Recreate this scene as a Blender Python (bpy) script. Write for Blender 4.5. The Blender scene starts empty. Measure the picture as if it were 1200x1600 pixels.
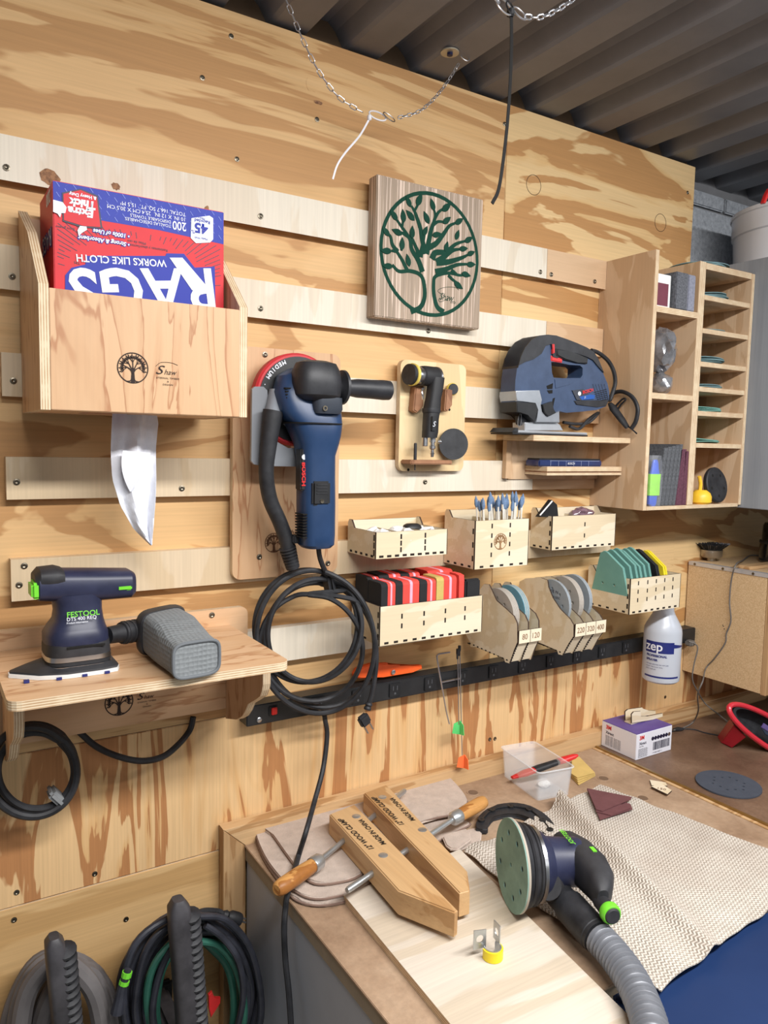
import bpy, bmesh, math, random
from math import sin, cos, pi, radians, atan2, hypot
from mathutils import Vector, Matrix
from mathutils.geometry import tessellate_polygon
random.seed(7)
V = Vector
sc = bpy.context.scene
# ---------------------------------------------------------------- camera
F, YAW, PIT, ROL = 1175.4, radians(32.034), radians(5.147), radians(1.198)
CAM = V((0, -1.15, 1.6))
_f = V((sin(YAW)*cos(PIT), cos(YAW)*cos(PIT), -sin(PIT)))
_r = V((cos(YAW), -sin(YAW), 0)); _u = _r.cross(_f)
_r2 = cos(ROL)*_r + sin(ROL)*_u; _u2 = -sin(ROL)*_r + cos(ROL)*_u
cd = bpy.data.cameras.new('camera'); cam = bpy.data.objects.new('camera', cd)
sc.collection.objects.link(cam)
cd.sensor_fit = 'HORIZONTAL'; cd.sensor_width = 24.0; cd.lens = 24.0*F/1200.0; cd.clip_start = .02
cam.matrix_world = Matrix(((_r2.x, _u2.x, -_f.x, CAM.x), (_r2.y, _u2.y, -_f.y, CAM.y), (_r2.z, _u2.z, -_f.z, CAM.z), (0, 0, 0, 1)))
sc.camera = cam
# ---------------------------------------------------------------- light
sc.view_settings.view_transform = 'Standard'; sc.view_settings.look = 'None'
sc.view_settings.exposure = -0.16; sc.view_settings.gamma = 1.0; sc.view_settings.use_curve_mapping = False
wd = bpy.data.worlds.new('room_air'); sc.world = wd; wd.use_nodes = True
wd.node_tree.nodes['Background'].inputs[0].default_value = (.93, .96, 1, 1)
wd.node_tree.nodes['Background'].inputs[1].default_value = .20
def area(name, loc, target, sx, sy, power, col=(1, .97, .93)):
    l = bpy.data.lights.new(name, 'AREA'); l.shape = 'RECTANGLE'; l.size = sx; l.size_y = sy; l.energy = power; l.color = col
    o = bpy.data.objects.new(name, l); sc.collection.objects.link(o); o.location = loc
    o.rotation_euler = (V(target)-V(loc)).to_track_quat('-Z', 'Y').to_euler(); return o
area('ceiling_strip_light', (.72, -1.2, 2.21), (.72, -.72, 0), 1.5, .12, 50, (1, .985, .97))
area('far_strip_light', (2.3, -1.7, 2.2), (2.0, -.8, 1.4), .9, .12, 9, (.94, .97, 1))
area('rear_strip_light', (.4, -2.6, 2.2), (.8, 0, 1.4), 1.4, .3, 8, (.96, .98, 1))
# ---------------------------------------------------------------- helpers
def ray(px, py): return _f + _r2*((px-600)/F) + _u2*((800-py)/F)
def W(px, py, d=0.0):           # point at distance d in front of the back wall
    v = ray(px, py); return CAM + v*((-d-CAM.y)/v.y)
def H(px, py, z=.935):          # point at height z
    v = ray(px, py); return CAM + v*((z-CAM.z)/v.z)
def XP(px, py, X):              # point on the plane x = X
    v = ray(px, py); return CAM + v*((X-CAM.x)/v.x)
def zz(x0, y0, s, pts): return [(x0+a/s, y0+b/s) for a, b in pts]
COL = sc.collection
ORG = {}
def thing(name, label, cat, loc, group=None):
    o = bpy.data.objects.new(name, None); COL.objects.link(o); o.location = loc; o.empty_display_size = .05
    o['label'] = label; o['category'] = cat
    if group: o['group'] = group
    ORG[o.name] = V(loc); return o
def tag(o, label, cat, group=None):
    o['label'] = label; o['category'] = cat
    if group: o['group'] = group
    return o
def copy_tree(o, delta, parent=None):
    c = o.copy(); COL.objects.link(c)
    if parent: c.parent = parent; ORG[c.name] = ORG[parent.name]
    else: c.location = o.location + V(delta); ORG[c.name] = V(c.location)
    for ch in [x for x in bpy.data.objects if x.parent == o]: copy_tree(ch, delta, c)
    return c
def frame(o, x, y=None, z=None):
    """4x4 matrix from origin, x axis and a rough z (or y) axis"""
    x = V(x).normalized()
    if z is not None:
        z = V(z); z = (z-x*z.dot(x)).normalized(); y = z.cross(x)
    else:
        y = V(y); y = (y-x*y.dot(x)).normalized(); z = x.cross(y)
    return Matrix(((x.x, y.x, z.x, o[0]), (x.y, y.y, z.y, o[1]), (x.z, y.z, z.z, o[2]), (0, 0, 0, 1)))
def smoothpath(pts, n=6, closed=False):
    P = [V(p) for p in pts]; out = []; N = len(P)
    rng = range(N) if closed else range(N-1)
    for i in rng:
        p1 = P[i]; p2 = P[(i+1) % N]
        p0 = P[i-1] if (closed or i > 0) else p1*2-p2
        p3 = P[(i+2) % N] if (closed or i+2 < N) else p2*2-p1
        for k in range(n):
            t = k/n
            out.append(.5*((2*p1)+(p2-p0)*t+(2*p0-5*p1+4*p2-p3)*t*t+(3*p1-p0-3*p2+p3)*t**3))
    if not closed: out.append(P[-1].copy())
    return out
class MB:
    def __init__(s, T=None): s.b = bmesh.new(); s.T = T; s.m = 0
    def _f(s, n0, m=None):
        mm = s.m if m is None else m
        s.b.faces.ensure_lookup_table()
        for f in s.b.faces[n0:]: f.material_index = mm
    def vs(s, pts): return [s.b.verts.new(s.T @ V(p) if s.T else V(p)) for p in pts]
    def face(s, pts, m=None):
        n = len(s.b.faces); s.b.faces.new(s.vs(pts)); s._f(n, m); return s
    def box(s, x0, x1, y0, y1, z0, z1, bev=0, thin=None, em=1):
        """thin: axis whose faces keep material m, other faces get em"""
        n = len(s.b.faces)
        v = s.vs([(x, y, z) for x in (x0, x1) for y in (y0, y1) for z in (z0, z1)])
        fs = []
        for ax, q in (((0, (0, 1, 3, 2))), (0, (4, 6, 7, 5)), (1, (0, 4, 5, 1)), (1, (2, 3, 7, 6)), (2, (0, 2, 6, 4)), (2, (1, 5, 7, 3))):
            f = s.b.faces.new([v[i] for i in q]); f.material_index = s.m if (thin is None or ax == thin) else em; fs.append(f)
        if bev > 0:
            es = list({e for f in fs for e in f.edges})
            bmesh.ops.bevel(s.b, geom=es, offset=bev, segments=2, affect='EDGES', clamp_overlap=True)
        return s
    def prism(s, pts, off, holes=(), bev=0, em=None):
        """polygon (3d points) with holes extruded by vector off; em: material of the rim"""
        off = V(off); loops = [[V(p) for p in pts]]+[[V(p) for p in h] for h in holes]
        tri = tessellate_polygon(loops) if (holes or len(pts) > 4) else None
        flat = [p for l in loops for p in l]
        va = s.vs(flat); vb = s.vs([p+off for p in flat]); m = s.m
        fs = []
        if tri and holes:
            for t in tri:
                try:
                    f = s.b.faces.new([va[i] for i in t]); f.material_index = m
                    f = s.b.faces.new([vb[i] for i in reversed(t)]); f.material_index = m
                except ValueError: pass
        else:
            fa = s.b.faces.new(va); fb = s.b.faces.new(vb[::-1]); fa.material_index = fb.material_index = m; fs = [fa, fb]
        k = 0
        for l in loops:
            n = len(l)
            for i in range(n):
                a, b = k+i, k+(i+1) % n
                try:
                    f = s.b.faces.new([va[a], vb[a], vb[b], va[b]]); f.material_index = m if em is None else em
                except ValueError: pass
            k += n
        if bev > 0 and fs:
            es = list(set(fs[0].edges) | set(fs[1].edges))
            bmesh.ops.bevel(s.b, geom=es, offset=bev, segments=3, affect='EDGES', clamp_overlap=True)
        return s
    def rings(s, R, closed=False, cap=True, m=None):
        n0 = len(s.b.faces); vv = [s.vs(r) for r in R]; k = len(R[0])
        L = len(vv)
        for i in range(L if closed else L-1):
            a, b = vv[i], vv[(i+1) % L]
            for j in range(k): s.b.faces.new([a[j], a[(j+1) % k], b[(j+1) % k], b[j]])
        if cap and not closed:
            s.b.faces.new(vv[0][::-1]); s.b.faces.new(vv[-1])
        s._f(n0, m); return s
    def tube(s, pts, r, seg=8, closed=False, cap=True, flat=None, up=None):
        P = [V(p) for p in pts]; N = len(P); R = []
        t0 = (P[1]-P[0]).normalized()
        nrm = V(up) if up else (V((0, 0, 1)) if abs(t0.z) < .9 else V((1, 0, 0)))
        nrm = (nrm-t0*nrm.dot(t0)).normalized()
        for i in range(N):
            if closed: t = P[(i+1) % N]-P[i-1]
            else: t = P[min(i+1, N-1)]-P[max(i-1, 0)]
            if t.length < 1e-9: t = t0
            t.normalize(); nrm = (nrm-t*nrm.dot(t))
            if up: nrm = V(up)-t*V(up).dot(t)
            nrm.normalize(); bi = t.cross(nrm)
            rr = r[i] if isinstance(r, (list, tuple)) else r
            fl = flat or 1
            R.append([P[i]+nrm*(cos(2*pi*k/seg)*rr*fl)+bi*(sin(2*pi*k/seg)*rr) for k in range(seg)])
        return s.rings(R, closed, cap)
    def lathe(s, prof, o=(0, 0, 0), ax=(0, 0, 1), seg=24, m=None, cap=True):
        ax = V(ax).normalized(); o = V(o)
        a = V((0, 0, 1)) if abs(ax.z) < .9 else V((1, 0, 0)); a = (a-ax*a.dot(ax)).normalized(); b = ax.cross(a)
        return s.rings([[o+ax*h+(a*cos(2*pi*k/seg)+b*sin(2*pi*k/seg))*max(r, 1e-5) for k in range(seg)] for r, h in prof], cap=cap, m=m)
    def loft(s, secs, seg=20, p=2.6, m=None):
        """secs: (centre, half vector a, half vector b) superellipse sections"""
        R = []
        for c, a, b in secs:
            c, a, b = V(c), V(a), V(b); r = []
            for k in range(seg):
                t = 2*pi*k/seg; ct, st = cos(t), sin(t)
                r.append(c+a*(math.copysign(abs(ct)**(2/p), ct))+b*(math.copysign(abs(st)**(2/p), st)))
            R.append(r)
        return s.rings(R, m=m)
    def grid(s, fn, nu, nv, th=0, m=None):
        n0 = len(s.b.faces)
        g = [[V(fn(i/nu, j/nv)) for j in range(nv+1)] for i in range(nu+1)]
        top = [s.vs(r) for r in g]
        for i in range(nu):
            for j in range(nv): s.b.faces.new([top[i][j], top[i+1][j], top[i+1][j+1], top[i][j+1]])
        if th:
            nr = []
            for i in range(nu+1):
                row = []
                for j in range(nv+1):
                    du = g[min(i+1, nu)][j]-g[max(i-1, 0)][j]; dv = g[i][min(j+1, nv)]-g[i][max(j-1, 0)]
                    row.append(g[i][j]-du.cross(dv).normalized()*th)
                nr.append(row)
            bot = [s.vs(r) for r in nr]
            for i in range(nu):
                for j in range(nv): s.b.faces.new([bot[i][j], bot[i][j+1], bot[i+1][j+1], bot[i+1][j]])
            for i in range(nu):
                s.b.faces.new([top[i][0], bot[i][0], bot[i+1][0], top[i+1][0]]); s.b.faces.new([top[i][nv], top[i+1][nv], bot[i+1][nv], bot[i][nv]])
            for j in range(nv):
                s.b.faces.new([top[0][j], top[0][j+1], bot[0][j+1], bot[0][j]]); s.b.faces.new([top[nu][j], bot[nu][j], bot[nu][j+1], top[nu][j+1]])
        s._f(n0, m); return s
    def build(s, name, mats, parent=None, loc=None, ang=35, label=None, smooth=True, recalc=True):
        if recalc: bmesh.ops.recalc_face_normals(s.b, faces=s.b.faces)
        if parent: org = ORG[parent.name]
        elif loc is not None: org = V(loc)
        else:
            vsl = [v.co for v in s.b.verts]
            org = V(((min(v.x for v in vsl)+max(v.x for v in vsl))/2, (min(v.y for v in vsl)+max(v.y for v in vsl))/2, min(v.z for v in vsl)))
        bmesh.ops.translate(s.b, verts=s.b.verts, vec=-org)
        me = bpy.data.meshes.new(name); s.b.to_mesh(me); s.b.free()
        if smooth:
            me.polygons.foreach_set('use_smooth', [True]*len(me.polygons)); me.set_sharp_from_angle(angle=radians(ang))
        for mt in (mats if isinstance(mats, (list, tuple)) else [mats]): me.materials.append(mt)
        o = bpy.data.objects.new(name, me); COL.objects.link(o)
        if parent: o.parent = parent
        else: o.location = org
        ORG[o.name] = V(org)
        if label: o['label'] = label
        return o
def struct(o, label=None):
    o['kind'] = 'structure'
    if label: o['label'] = label; 
    return o
def text(s, size, o, right, up, mat, parent, name='lettering', bold=0, align='LEFT', sx=1, shear=0, lift=.0004, sp=1):
    cu = bpy.data.curves.new('lettering', 'FONT'); cu.body = s; cu.size = size; cu.offset = bold; cu.align_x = align; cu.shear = shear
    cu.space_character = sp; cu.resolution_u = 3
    ob = bpy.data.objects.new('lettering_source', cu); me = bpy.data.meshes.new_from_object(ob)
    bpy.data.objects.remove(ob); bpy.data.curves.remove(cu)
    right = V(right).normalized(); up = V(up); up = (up-right*up.dot(right)).normalized(); n = right.cross(up)
    base = V(o)+n*lift-ORG[parent.name]
    for v in me.vertices: v.co = base+right*(v.co.x*sx)+up*v.co.y
    me.materials.clear(); me.materials.append(mat); me.name = name
    ob = bpy.data.objects.new(name, me); COL.objects.link(ob); ob.parent = parent; ORG[ob.name] = ORG[parent.name]
    return ob
# ---------------------------------------------------------------- materials
def lin(r, g, b):
    f = lambda c: (c/255/12.92 if c/255 <= .04045 else ((c/255+.055)/1.055)**2.4)
    return (f(r), f(g), f(b), 1)
def newmat(name):
    m = bpy.data.materials.new(name); m.use_nodes = True; nt = m.node_tree; return m, nt, nt.nodes['Principled BSDF']
def N(nt, t, **kw):
    n = nt.nodes.new('ShaderNode'+t)
    for k, v in kw.items():
        if k in n.inputs: n.inputs[k].default_value = v
        else: setattr(n, k, v)
    return n
def ramp(nt, fac, stops, interp='LINEAR'):
    r = nt.nodes.new('ShaderNodeValToRGB'); r.color_ramp.interpolation = interp; e = r.color_ramp.elements
    while len(e) < len(stops): e.new(.5)
    for x, (p, c) in zip(e, stops): x.position = p; x.color = c if len(c) == 4 else (*c, 1)
    nt.links.new(fac, r.inputs[0]); return r.outputs[0]
def mixc(nt, fac, a, b, mode='MIX'):
    n = nt.nodes.new('ShaderNodeMix'); n.data_type = 'RGBA'; n.blend_type = mode
    for s, v in ((0, fac), (6, a), (7, b)):
        if isinstance(v, (float, int, tuple, list)): n.inputs[s].default_value = v
        else: nt.links.new(v, n.inputs[s])
    return n.outputs[2]
def coords(nt, scale=(1, 1, 1), rot=(0, 0, 0), loc=(0, 0, 0)):
    t = nt.nodes.new('ShaderNodeTexCoord'); mp = nt.nodes.new('ShaderNodeMapping')
    mp.inputs['Scale'].default_value = scale; mp.inputs['Rotation'].default_value = rot; mp.inputs['Location'].default_value = loc
    nt.links.new(t.outputs['Object'], mp.inputs[0]); return mp.outputs[0]
def noise(nt, vec, scale, detail=3, rough=.5, dist=0):
    n = N(nt, 'TexNoise', Scale=scale, Detail=detail, Roughness=rough, Distortion=dist); nt.links.new(vec, n.inputs['Vector']); return n.outputs['Fac']
def math_(nt, op, a, b=0, c=None):
    n = nt.nodes.new('ShaderNodeMath'); n.operation = op
    for i, v in enumerate((a, b, c)):
        if v is None: continue
        if isinstance(v, (float, int)): n.inputs[i].default_value = v
        else: nt.links.new(v, n.inputs[i])
    return n.outputs[0]
def bump(nt, h, bs, strength=.2, dist=.001):
    b = N(nt, 'Bump', Strength=strength, Distance=dist); nt.links.new(h, b.inputs['Height']); nt.links.new(b.outputs[0], bs.inputs['Normal'])
def plain(name, rgb, rough=.5, metal=0, var=.08, vs=30, coat=0, bmp=0, bs_=300, spec=.5):
    """plain colour with a little procedural variation (dust, handling)"""
    m, nt, bs = newmat(name); c = lin(*rgb); v = coords(nt)
    n = noise(nt, v, vs, 4, .6)
    lo = tuple(x*(1-var) for x in c[:3])+(1,); hi = tuple(min(1, x*(1+var)+.004*var*10) for x in c[:3])+(1,)
    nt.links.new(ramp(nt, n, [(.3, lo), (.7, hi)]), bs.inputs['Base Color'])
    bs.inputs['Roughness'].default_value = rough; bs.inputs['Metallic'].default_value = metal
    bs.inputs['Specular IOR Level'].default_value = spec
    if coat: bs.inputs['Coat Weight'].default_value = coat
    if bmp: bump(nt, noise(nt, v, bs_, 3), bs, bmp)
    return m
def wood(name, light, dark, axis='x', scale=3.0, stretch=.16, bands=4.0, sharp=.5, mix_=1.0, fine=.12, rough=.55, seed=0, mid=None, warp=.6, line=0):
    """rotary-cut veneer: stretched contour figure with one sharp flank plus fine streaks"""
    m, nt, bs = newmat(name)
    k = {'x': (stretch, 1, 1), 'y': (1, stretch, 1), 'z': (1, 1, stretch)}[axis]
    v = coords(nt, k, (0, 0, 0), (seed*3.1, seed*1.7, seed*2.3))
    n = noise(nt, v, scale, 5, .5, warp)
    fr = math_(nt, 'FRACT', math_(nt, 'MULTIPLY', n, bands))
    L, D = lin(*light), lin(*dark); M_ = lin(*mid) if mid else tuple((a*.7+b*.3) for a, b in zip(L, D))
    if line: c = ramp(nt, fr, [(0, L), (.38, M_), (.46, D), (.50, D), (.54, L), (1, L)])
    else: c = ramp(nt, fr, [(0, L), (.30, L), (.52, M_), (.55+.1*sharp, D), (.88, D), (.93, L), (1, L)])
    kf = {'x': (.02, 1, 1), 'y': (1, .02, 1), 'z': (1, 1, .02)}[axis]
    vf = coords(nt, kf, (0, 0, 0), (seed, seed, seed))
    nf = noise(nt, vf, 260, 3, .6)
    g = ramp(nt, nf, [(.25, (1-fine,)*3), (.75, (1+fine*.3,)*3)])
    base = mixc(nt, 1-mix_, c, L) if mix_ < 1 else c
    nt.links.new(mixc(nt, 1.0, base, g, 'MULTIPLY'), bs.inputs['Base Color'])
    bs.inputs['Roughness'].default_value = rough; bs.inputs['Specular IOR Level'].default_value = .3
    bump(nt, nf, bs, .15, .0006)
    return m
def plyedge(name, axis, light=(222, 202, 170), dark=(182, 148, 112), freq=330):
    m, nt, bs = newmat(name); v = coords(nt)
    sp = nt.nodes.new('ShaderNodeSeparateXYZ'); nt.links.new(v, sp.inputs[0])
    s = math_(nt, 'SINE', math_(nt, 'MULTIPLY', sp.outputs['XYZ'.index(axis.upper())], freq*2*pi/1.0))
    n = noise(nt, v, 60, 3)
    s2 = math_(nt, 'ADD', math_(nt, 'MULTIPLY', s, .35), n)
    nt.links.new(ramp(nt, s2, [(.25, lin(*dark)), (.5, lin(*light)), (1, lin(*light))]), bs.inputs['Base Color'])
    bs.inputs['Roughness'].default_value = .65; return m
M = {}
M['ply_top'] = wood('wall_plywood_horizontal', (220, 180, 128), (190, 144, 94), 'x', 4.2, .2, 5.5, .2, fine=.12, seed=2, warp=1.3, mid=(213, 171, 118))
M['ply_top2'] = wood('wall_plywood_horizontal_right', (226, 192, 140), (188, 140, 88), 'x', 4.4, .28, 5, .2, fine=.12, seed=9, warp=1.3, mid=(218, 178, 122))
M['ply_low'] = wood('wall_plywood_vertical', (226, 188, 138), (182, 128, 82), 'z', 11.0, .14, 5.5, .1, fine=.16, seed=4, warp=.8, mid=(218, 174, 120))
M['ply_base'] = wood('low_plywood', (214, 176, 124), (196, 156, 104), 'x', 4, .2, 4, .3, fine=.14, seed=6)
M['cleat'] = wood('cleat_plywood', (216, 196, 166), (206, 182, 146), 'z', 7, .25, 4, .6, mix_=.6, fine=.1, seed=1)
M['cleat_b'] = wood('cleat_plywood_pale', (226, 216, 198), (216, 200, 176), 'z', 7, .25, 4, .6, mix_=.6, fine=.1, seed=5)
M['cleat_c'] = wood('cleat_plywood_pink', (212, 178, 142), (198, 160, 122), 'x', 7, .25, 4, .6, mix_=.7, fine=.08, seed=8)
M['maple'] = wood('maple_plywood', (206, 168, 130), (176, 128, 92), 'z', 13, .16, 7, .1, line=1, mid=(199, 159, 121), fine=.06, seed=3, rough=.45)
M['maple_x'] = wood('maple_plywood_long', (214, 176, 138), (184, 138, 100), 'x', 12, .2, 7, .1, line=1, mid=(208, 168, 128), fine=.06, seed=7, rough=.45)
M['birch'] = wood('birch_plywood', (216, 186, 152), (200, 166, 130), 'z', 9, .25, 5, .2, fine=.06, seed=11, rough=.5)
M['laser'] = wood('thin_laser_plywood', (228, 214, 188), (218, 200, 168), 'x', 9, .2, 4, .3, fine=.05, seed=12, rough=.6)
M['pine'] = wood('pine_trim', (204, 168, 124), (178, 138, 94), 'x', 24, .08, 5, .2, fine=.14, seed=13)
M['pine_v'] = wood('pine_trim_upright', (188, 152, 110), (162, 124, 84), 'z', 24, .08, 5, .2, fine=.14, seed=14)
for a in 'xyz': M['edge_'+a] = plyedge('plywood_edge_'+a, a)
M['burn'] = plain('burnt_slot', (30, 20, 14), .9)
M['black'] = plain('black_plastic', (18, 19, 22), .45, var=.25)
M['rubber'] = plain('black_rubber', (25, 26, 31), .6, var=.35, vs=40, bmp=.1)
M['steel'] = plain('steel', (200, 200, 202), .28, 1, var=.1)
M['screw'] = plain('screw_metal', (120, 112, 98), .35, 1, var=.2)
M['dark'] = plain('dark_hole', (14, 12, 10), .95)
M['white'] = plain('white_plastic', (232, 232, 230), .45, var=.03)
M['ink'] = plain('dark_ink', (44, 30, 24), .8)
# ================================================================ setting
wall = MB().box(-1.0, 1.54, .021, .05, 0, 2.32).box(1.54, 2.4, .021, .05, 0, 1.69).build('wall_back', plain('wall_backing', (90, 70, 50), .9), loc=(0, .02, 0)); struct(wall)
XS = W(786, 400).x
def panel(nm, x0, x1, z0, z1, mat, y0=0.0, y1=.02, bev=.001):
    return MB().box(x0, x1, y0, y1, z0, z1, bev, thin=1).build(nm, [M[mat], M['edge_y']], wall)
ZS = 1.150                                       # seam behind the power strip
panel('plywood_panel', -1.0, XS-.0006, ZS, 2.249, 'ply_top')
panel('plywood_panel', XS, W(1087, 262).x, ZS, 2.249, 'ply_top2')
panel('plywood_panel', -1.0, 2.2, .9242, ZS-.001, 'ply_low')
panel('plywood_panel', -1.0, 2.2, 0.0, .9232, 'ply_base', y0=-.002)
panel('plywood_panel', W(1087, 262).x+.0005, 2.2, ZS, 1.70, 'ply_top2', y0=.002)
# French cleat strips, six rows, with their screws
def screw_(parent, p, r=.0045, nm='screw'):
    return MB().lathe([(r, 0), (r, .0012), (r*.6, .0016), (r*.3, .0008), (0, .0008)], p, (0, -1, 0), 10).build(nm, M['screw'], parent)
CZ = [1.992, 1.852, 1.7115, 1.5725, 1.432, 1.292]
def cleat(row, xa, xb, mat, sc_=(), t=.018):
    z1 = CZ[row]; z0 = z1-.058
    m = MB(); poly = [(xa, 0, z0+.012), (xa, -t, z0), (xa, -t, z1), (xa, 0, z1-.0)]
    m.prism(poly, (xb-xa, 0, 0))
    c = m.build('cleat_strip', M[mat], wall, smooth=False)
    for px, py in sc_: screw_(c, W(px, py, t))
    return c
xpx = lambda px, py=600: W(px, py, .018).x
cleat(0, -.5, xpx(855, 400), 'cleat_b', [(407, 338), (612, 380), (844, 425), (10, 262)])
cleat(0, xpx(855, 400)+.0008, 1.247, 'cleat_c', [(861, 429), (929, 440)])
cleat(1, -.5, xpx(60), 'cleat', [(19, 432)])
cleat(1, xpx(350), xpx(850), 'cleat_b', [(407, 482), (669, 517)])
cleat(1, xpx(850)+.0008, 1.246, 'cleat_c')
cleat(2, xpx(3), xpx(60), 'cleat', [(21, 595)])
cleat(2, xpx(520), xpx(840), 'cleat_b')
cleat(2, xpx(840)+.0008, 1.245, 'cleat_c')
cleat(3, xpx(6), xpx(366), 'cleat', [(26, 753), (284, 763)])
cleat(3, xpx(520), xpx(838), 'cleat_b', [(664, 753)])
cleat(3, xpx(838)+.0008, 1.24, 'cleat_c')
cleat(4, xpx(10), xpx(700), 'cleat', [(30, 914), (38, 884)])
cleat(4, xpx(700)+.0008, 1.3, 'cleat')
cleat(5, .10, xpx(700), 'cleat_b')
for px, py in ((361, 57), (370, 249), (316, 122), (788, 194), (1074, 301), (495, 187), (672, 110), (26, 1394), (22, 1437), (765, 1155), (773, 1154), (1039, 1089), (197, 1436), (148, 1365)):
    screw_(wall, W(px, py, -.0004 if py < 1400 else .002), .004)
m_, nt_, bs_ = newmat('knot_wood'); v_ = coords(nt_); n1 = noise(nt_, v_, 150, 4, .7)
nt_.links.new(ramp(nt_, n1, [(.35, lin(92, 56, 36)), (.6, lin(160, 116, 78))]), bs_.inputs['Base Color']); bs_.inputs['Roughness'].default_value = .7; M['knot'] = m_
for px, py, d_, r1, r2 in ((77, 277, .0182, .013, .010), (181, 291, .0182, .006, .005), (497, 160, .0002, .008, .003), (487, 131, .0002, .011, .012), (323, 328, .0182, .004, .006)):
    c = W(px, py, d_); rd_ = random.Random(px); q = MB(); q.prism([c+V((cos(t)*r1*(1+.18*rd_.uniform(-1, 1)), 0, sin(t)*r2*(1+.18*rd_.uniform(-1, 1)))) for t in [2*pi*k/18 for k in range(18)]], (0, -.0002, 0)); q.build('knot', M['knot'] if r1 > .007 and r1 < .0105 or px == 77 else bpy.data.materials['wall_plywood_horizontal'] if px == 487 else M['knot'], wall, smooth=False)
for px, py in ((834, 289), (1032, 348)):                                # plug rings in the upper sheet
    c = W(px, py, .0003); MB().tube([c+V((.019*cos(t*pi/16), 0, .019*sin(t*pi/16))) for t in range(32)], .0005, 4, closed=True).build('plug_ring', M['ink'], wall)
# concrete block wall beyond the plywood
m_, nt_, bs_ = newmat('concrete_block'); v_ = coords(nt_)
nt_.links.new(ramp(nt_, noise(nt_, v_, 90, 6, .7), [(.3, lin(136, 140, 146)), (.7, lin(186, 190, 196))]), bs_.inputs['Base Color']); bs_.inputs['Roughness'].default_value = .95
bump(nt_, noise(nt_, v_, 160, 5, .7), bs_, .8, .004); M['block'] = m_
bw = MB().box(1.5, 3.2, .075, .12, 0, 2.34).build('wall_right', plain('mortar', (120, 120, 122), .95), loc=(1.5, .075, 0)); struct(bw)
r0 = 0
for k in range(12):
    z0 = 1.2+k*.2
    if z0 > 2.2: break
    for i in range(-1, 4):
        xa = 1.56+i*.4+(.2 if k % 2 else 0.06); xb = xa+.394
        xa = max(xa, 1.5); xb = min(xb, 3.2); z1_ = min(z0+.194, 2.235)
        if xb-xa > .02: MB().box(xa, xb, .065, .0755, z0, z1_, .003).build('concrete_block', M['block'], bw)
# corrugated steel ceiling, ribs run away from the wall
m_, nt_, bs_ = newmat('grey_painted_steel'); v_ = coords(nt_)
n1 = noise(nt_, v_, 7, 5, .6); 
nt_.links.new(ramp(nt_, n1, [(.3, lin(104, 106, 112)), (.7, lin(122, 123, 128))]), bs_.inputs['Base Color'])
bs_.inputs['Roughness'].default_value = .42; bs_.inputs['Specular IOR Level'].default_value = .55; bump(nt_, noise(nt_, v_, 400, 3), bs_, .06); M['ceil'] = m_
prof = []; x = .42-.137*12
while x < 3.4:
    prof += [(x, 0), (x+.010, .038), (x+.046, .038), (x+.060, .026), (x+.074, .004), (x+.080, 0)]
    x += .137
rings_ = []
m = MB()
def cz(i, j):
    a, b = prof[i]; return (a, .11-3.3*j, 2.256+b)
nP = len(prof)
vt = [[m.b.verts.new(cz(i, j)) for j in (0, 1)] for i in range(nP)]
vb = [[m.b.verts.new(V(cz(i, j))+V((0, 0, .003))) for j in (0, 1)] for i in range(nP)]
for i in range(nP-1):
    m.b.faces.new([vt[i][0], vt[i][1], vt[i+1][1], vt[i+1][0]]); m.b.faces.new([vb[i][0], vb[i+1][0], vb[i+1][1], vb[i][1]])
ceil = m.build('ceiling', M['ceil'], loc=(0, 0, 2.256), smooth=False); struct(ceil)
# rusty steel joint on one rib
flo = MB().box(-1.2, 3.2, -3.2, .05, -.02, 0).build('floor', plain('grey_floor', (176, 174, 168), .7, vs=4), loc=(0, -1.5, 0)); struct(flo)
# ---------------------------------------------------------------- bench
BZ = .935
m_, nt_, bs_ = newmat('worn_hardboard_top'); v_ = coords(nt_)
n1 = noise(nt_, v_, 6, 6, .65); n2 = noise(nt_, v_, 120, 4, .7)
c_ = ramp(nt_, n1, [(.30, lin(134, 106, 82)), (.5, lin(166, 138, 112)), (.72, lin(186, 160, 134))])
nt_.links.new(mixc(nt_, 1.0, c_, ramp(nt_, n2, [(.3, (.86,)*3), (.7, (1.06,)*3)]), 'MULTIPLY'), bs_.inputs['Base Color']); bs_.inputs['Roughness'].default_value = .7
bump(nt_, n2, bs_, .15); M['bench'] = m_
m_, nt_, bs_ = newmat('dark_hardboard_top'); v_ = coords(nt_)
n1 = noise(nt_, v_, 7, 6, .65); n2 = noise(nt_, v_, 160, 4, .7)
c_ = ramp(nt_, n1, [(.3, lin(92, 68, 54)), (.55, lin(116, 90, 72)), (.75, lin(140, 114, 94))])
nt_.links.new(mixc(nt_, 1.0, c_, ramp(nt_, n2, [(.3, (.8,)*3), (.7, (1.1,)*3)]), 'MULTIPLY'), bs_.inputs['Base Color']); bs_.inputs['Roughness'].default_value = .45
M['bench2'] = m_
M['grey_paint'] = plain('grey_painted_board', (166, 171, 180), .55, var=.05, vs=12, bmp=.15, bs_=500)
FY = -.56
bench = thing('workbench', 'grey sided workbench with worn brown hardboard top and pine upstand along the wall', 'workbench', (.86, -.28, 0))
MB().box(.445, 1.262, FY, -.026, BZ-.004, BZ, .0008).build('worktop', M['bench'], bench)
MB().box(.447, 1.262, FY+.004, -.026, BZ-.026, BZ-.0042).build('substrate', plain('particle_core', (150, 136, 116), .8, bmp=.3), bench)
MB().box(.449, .463, FY+.012, -.026, 0, BZ-.027, .001).build('side_panel', M['grey_paint'], bench)
MB().box(.463, 1.27, FY+.012, FY+.024, 0, BZ-.027, .001).build('front_panel', M['grey_paint'], bench)
m = MB(); m.m = 0
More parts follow.
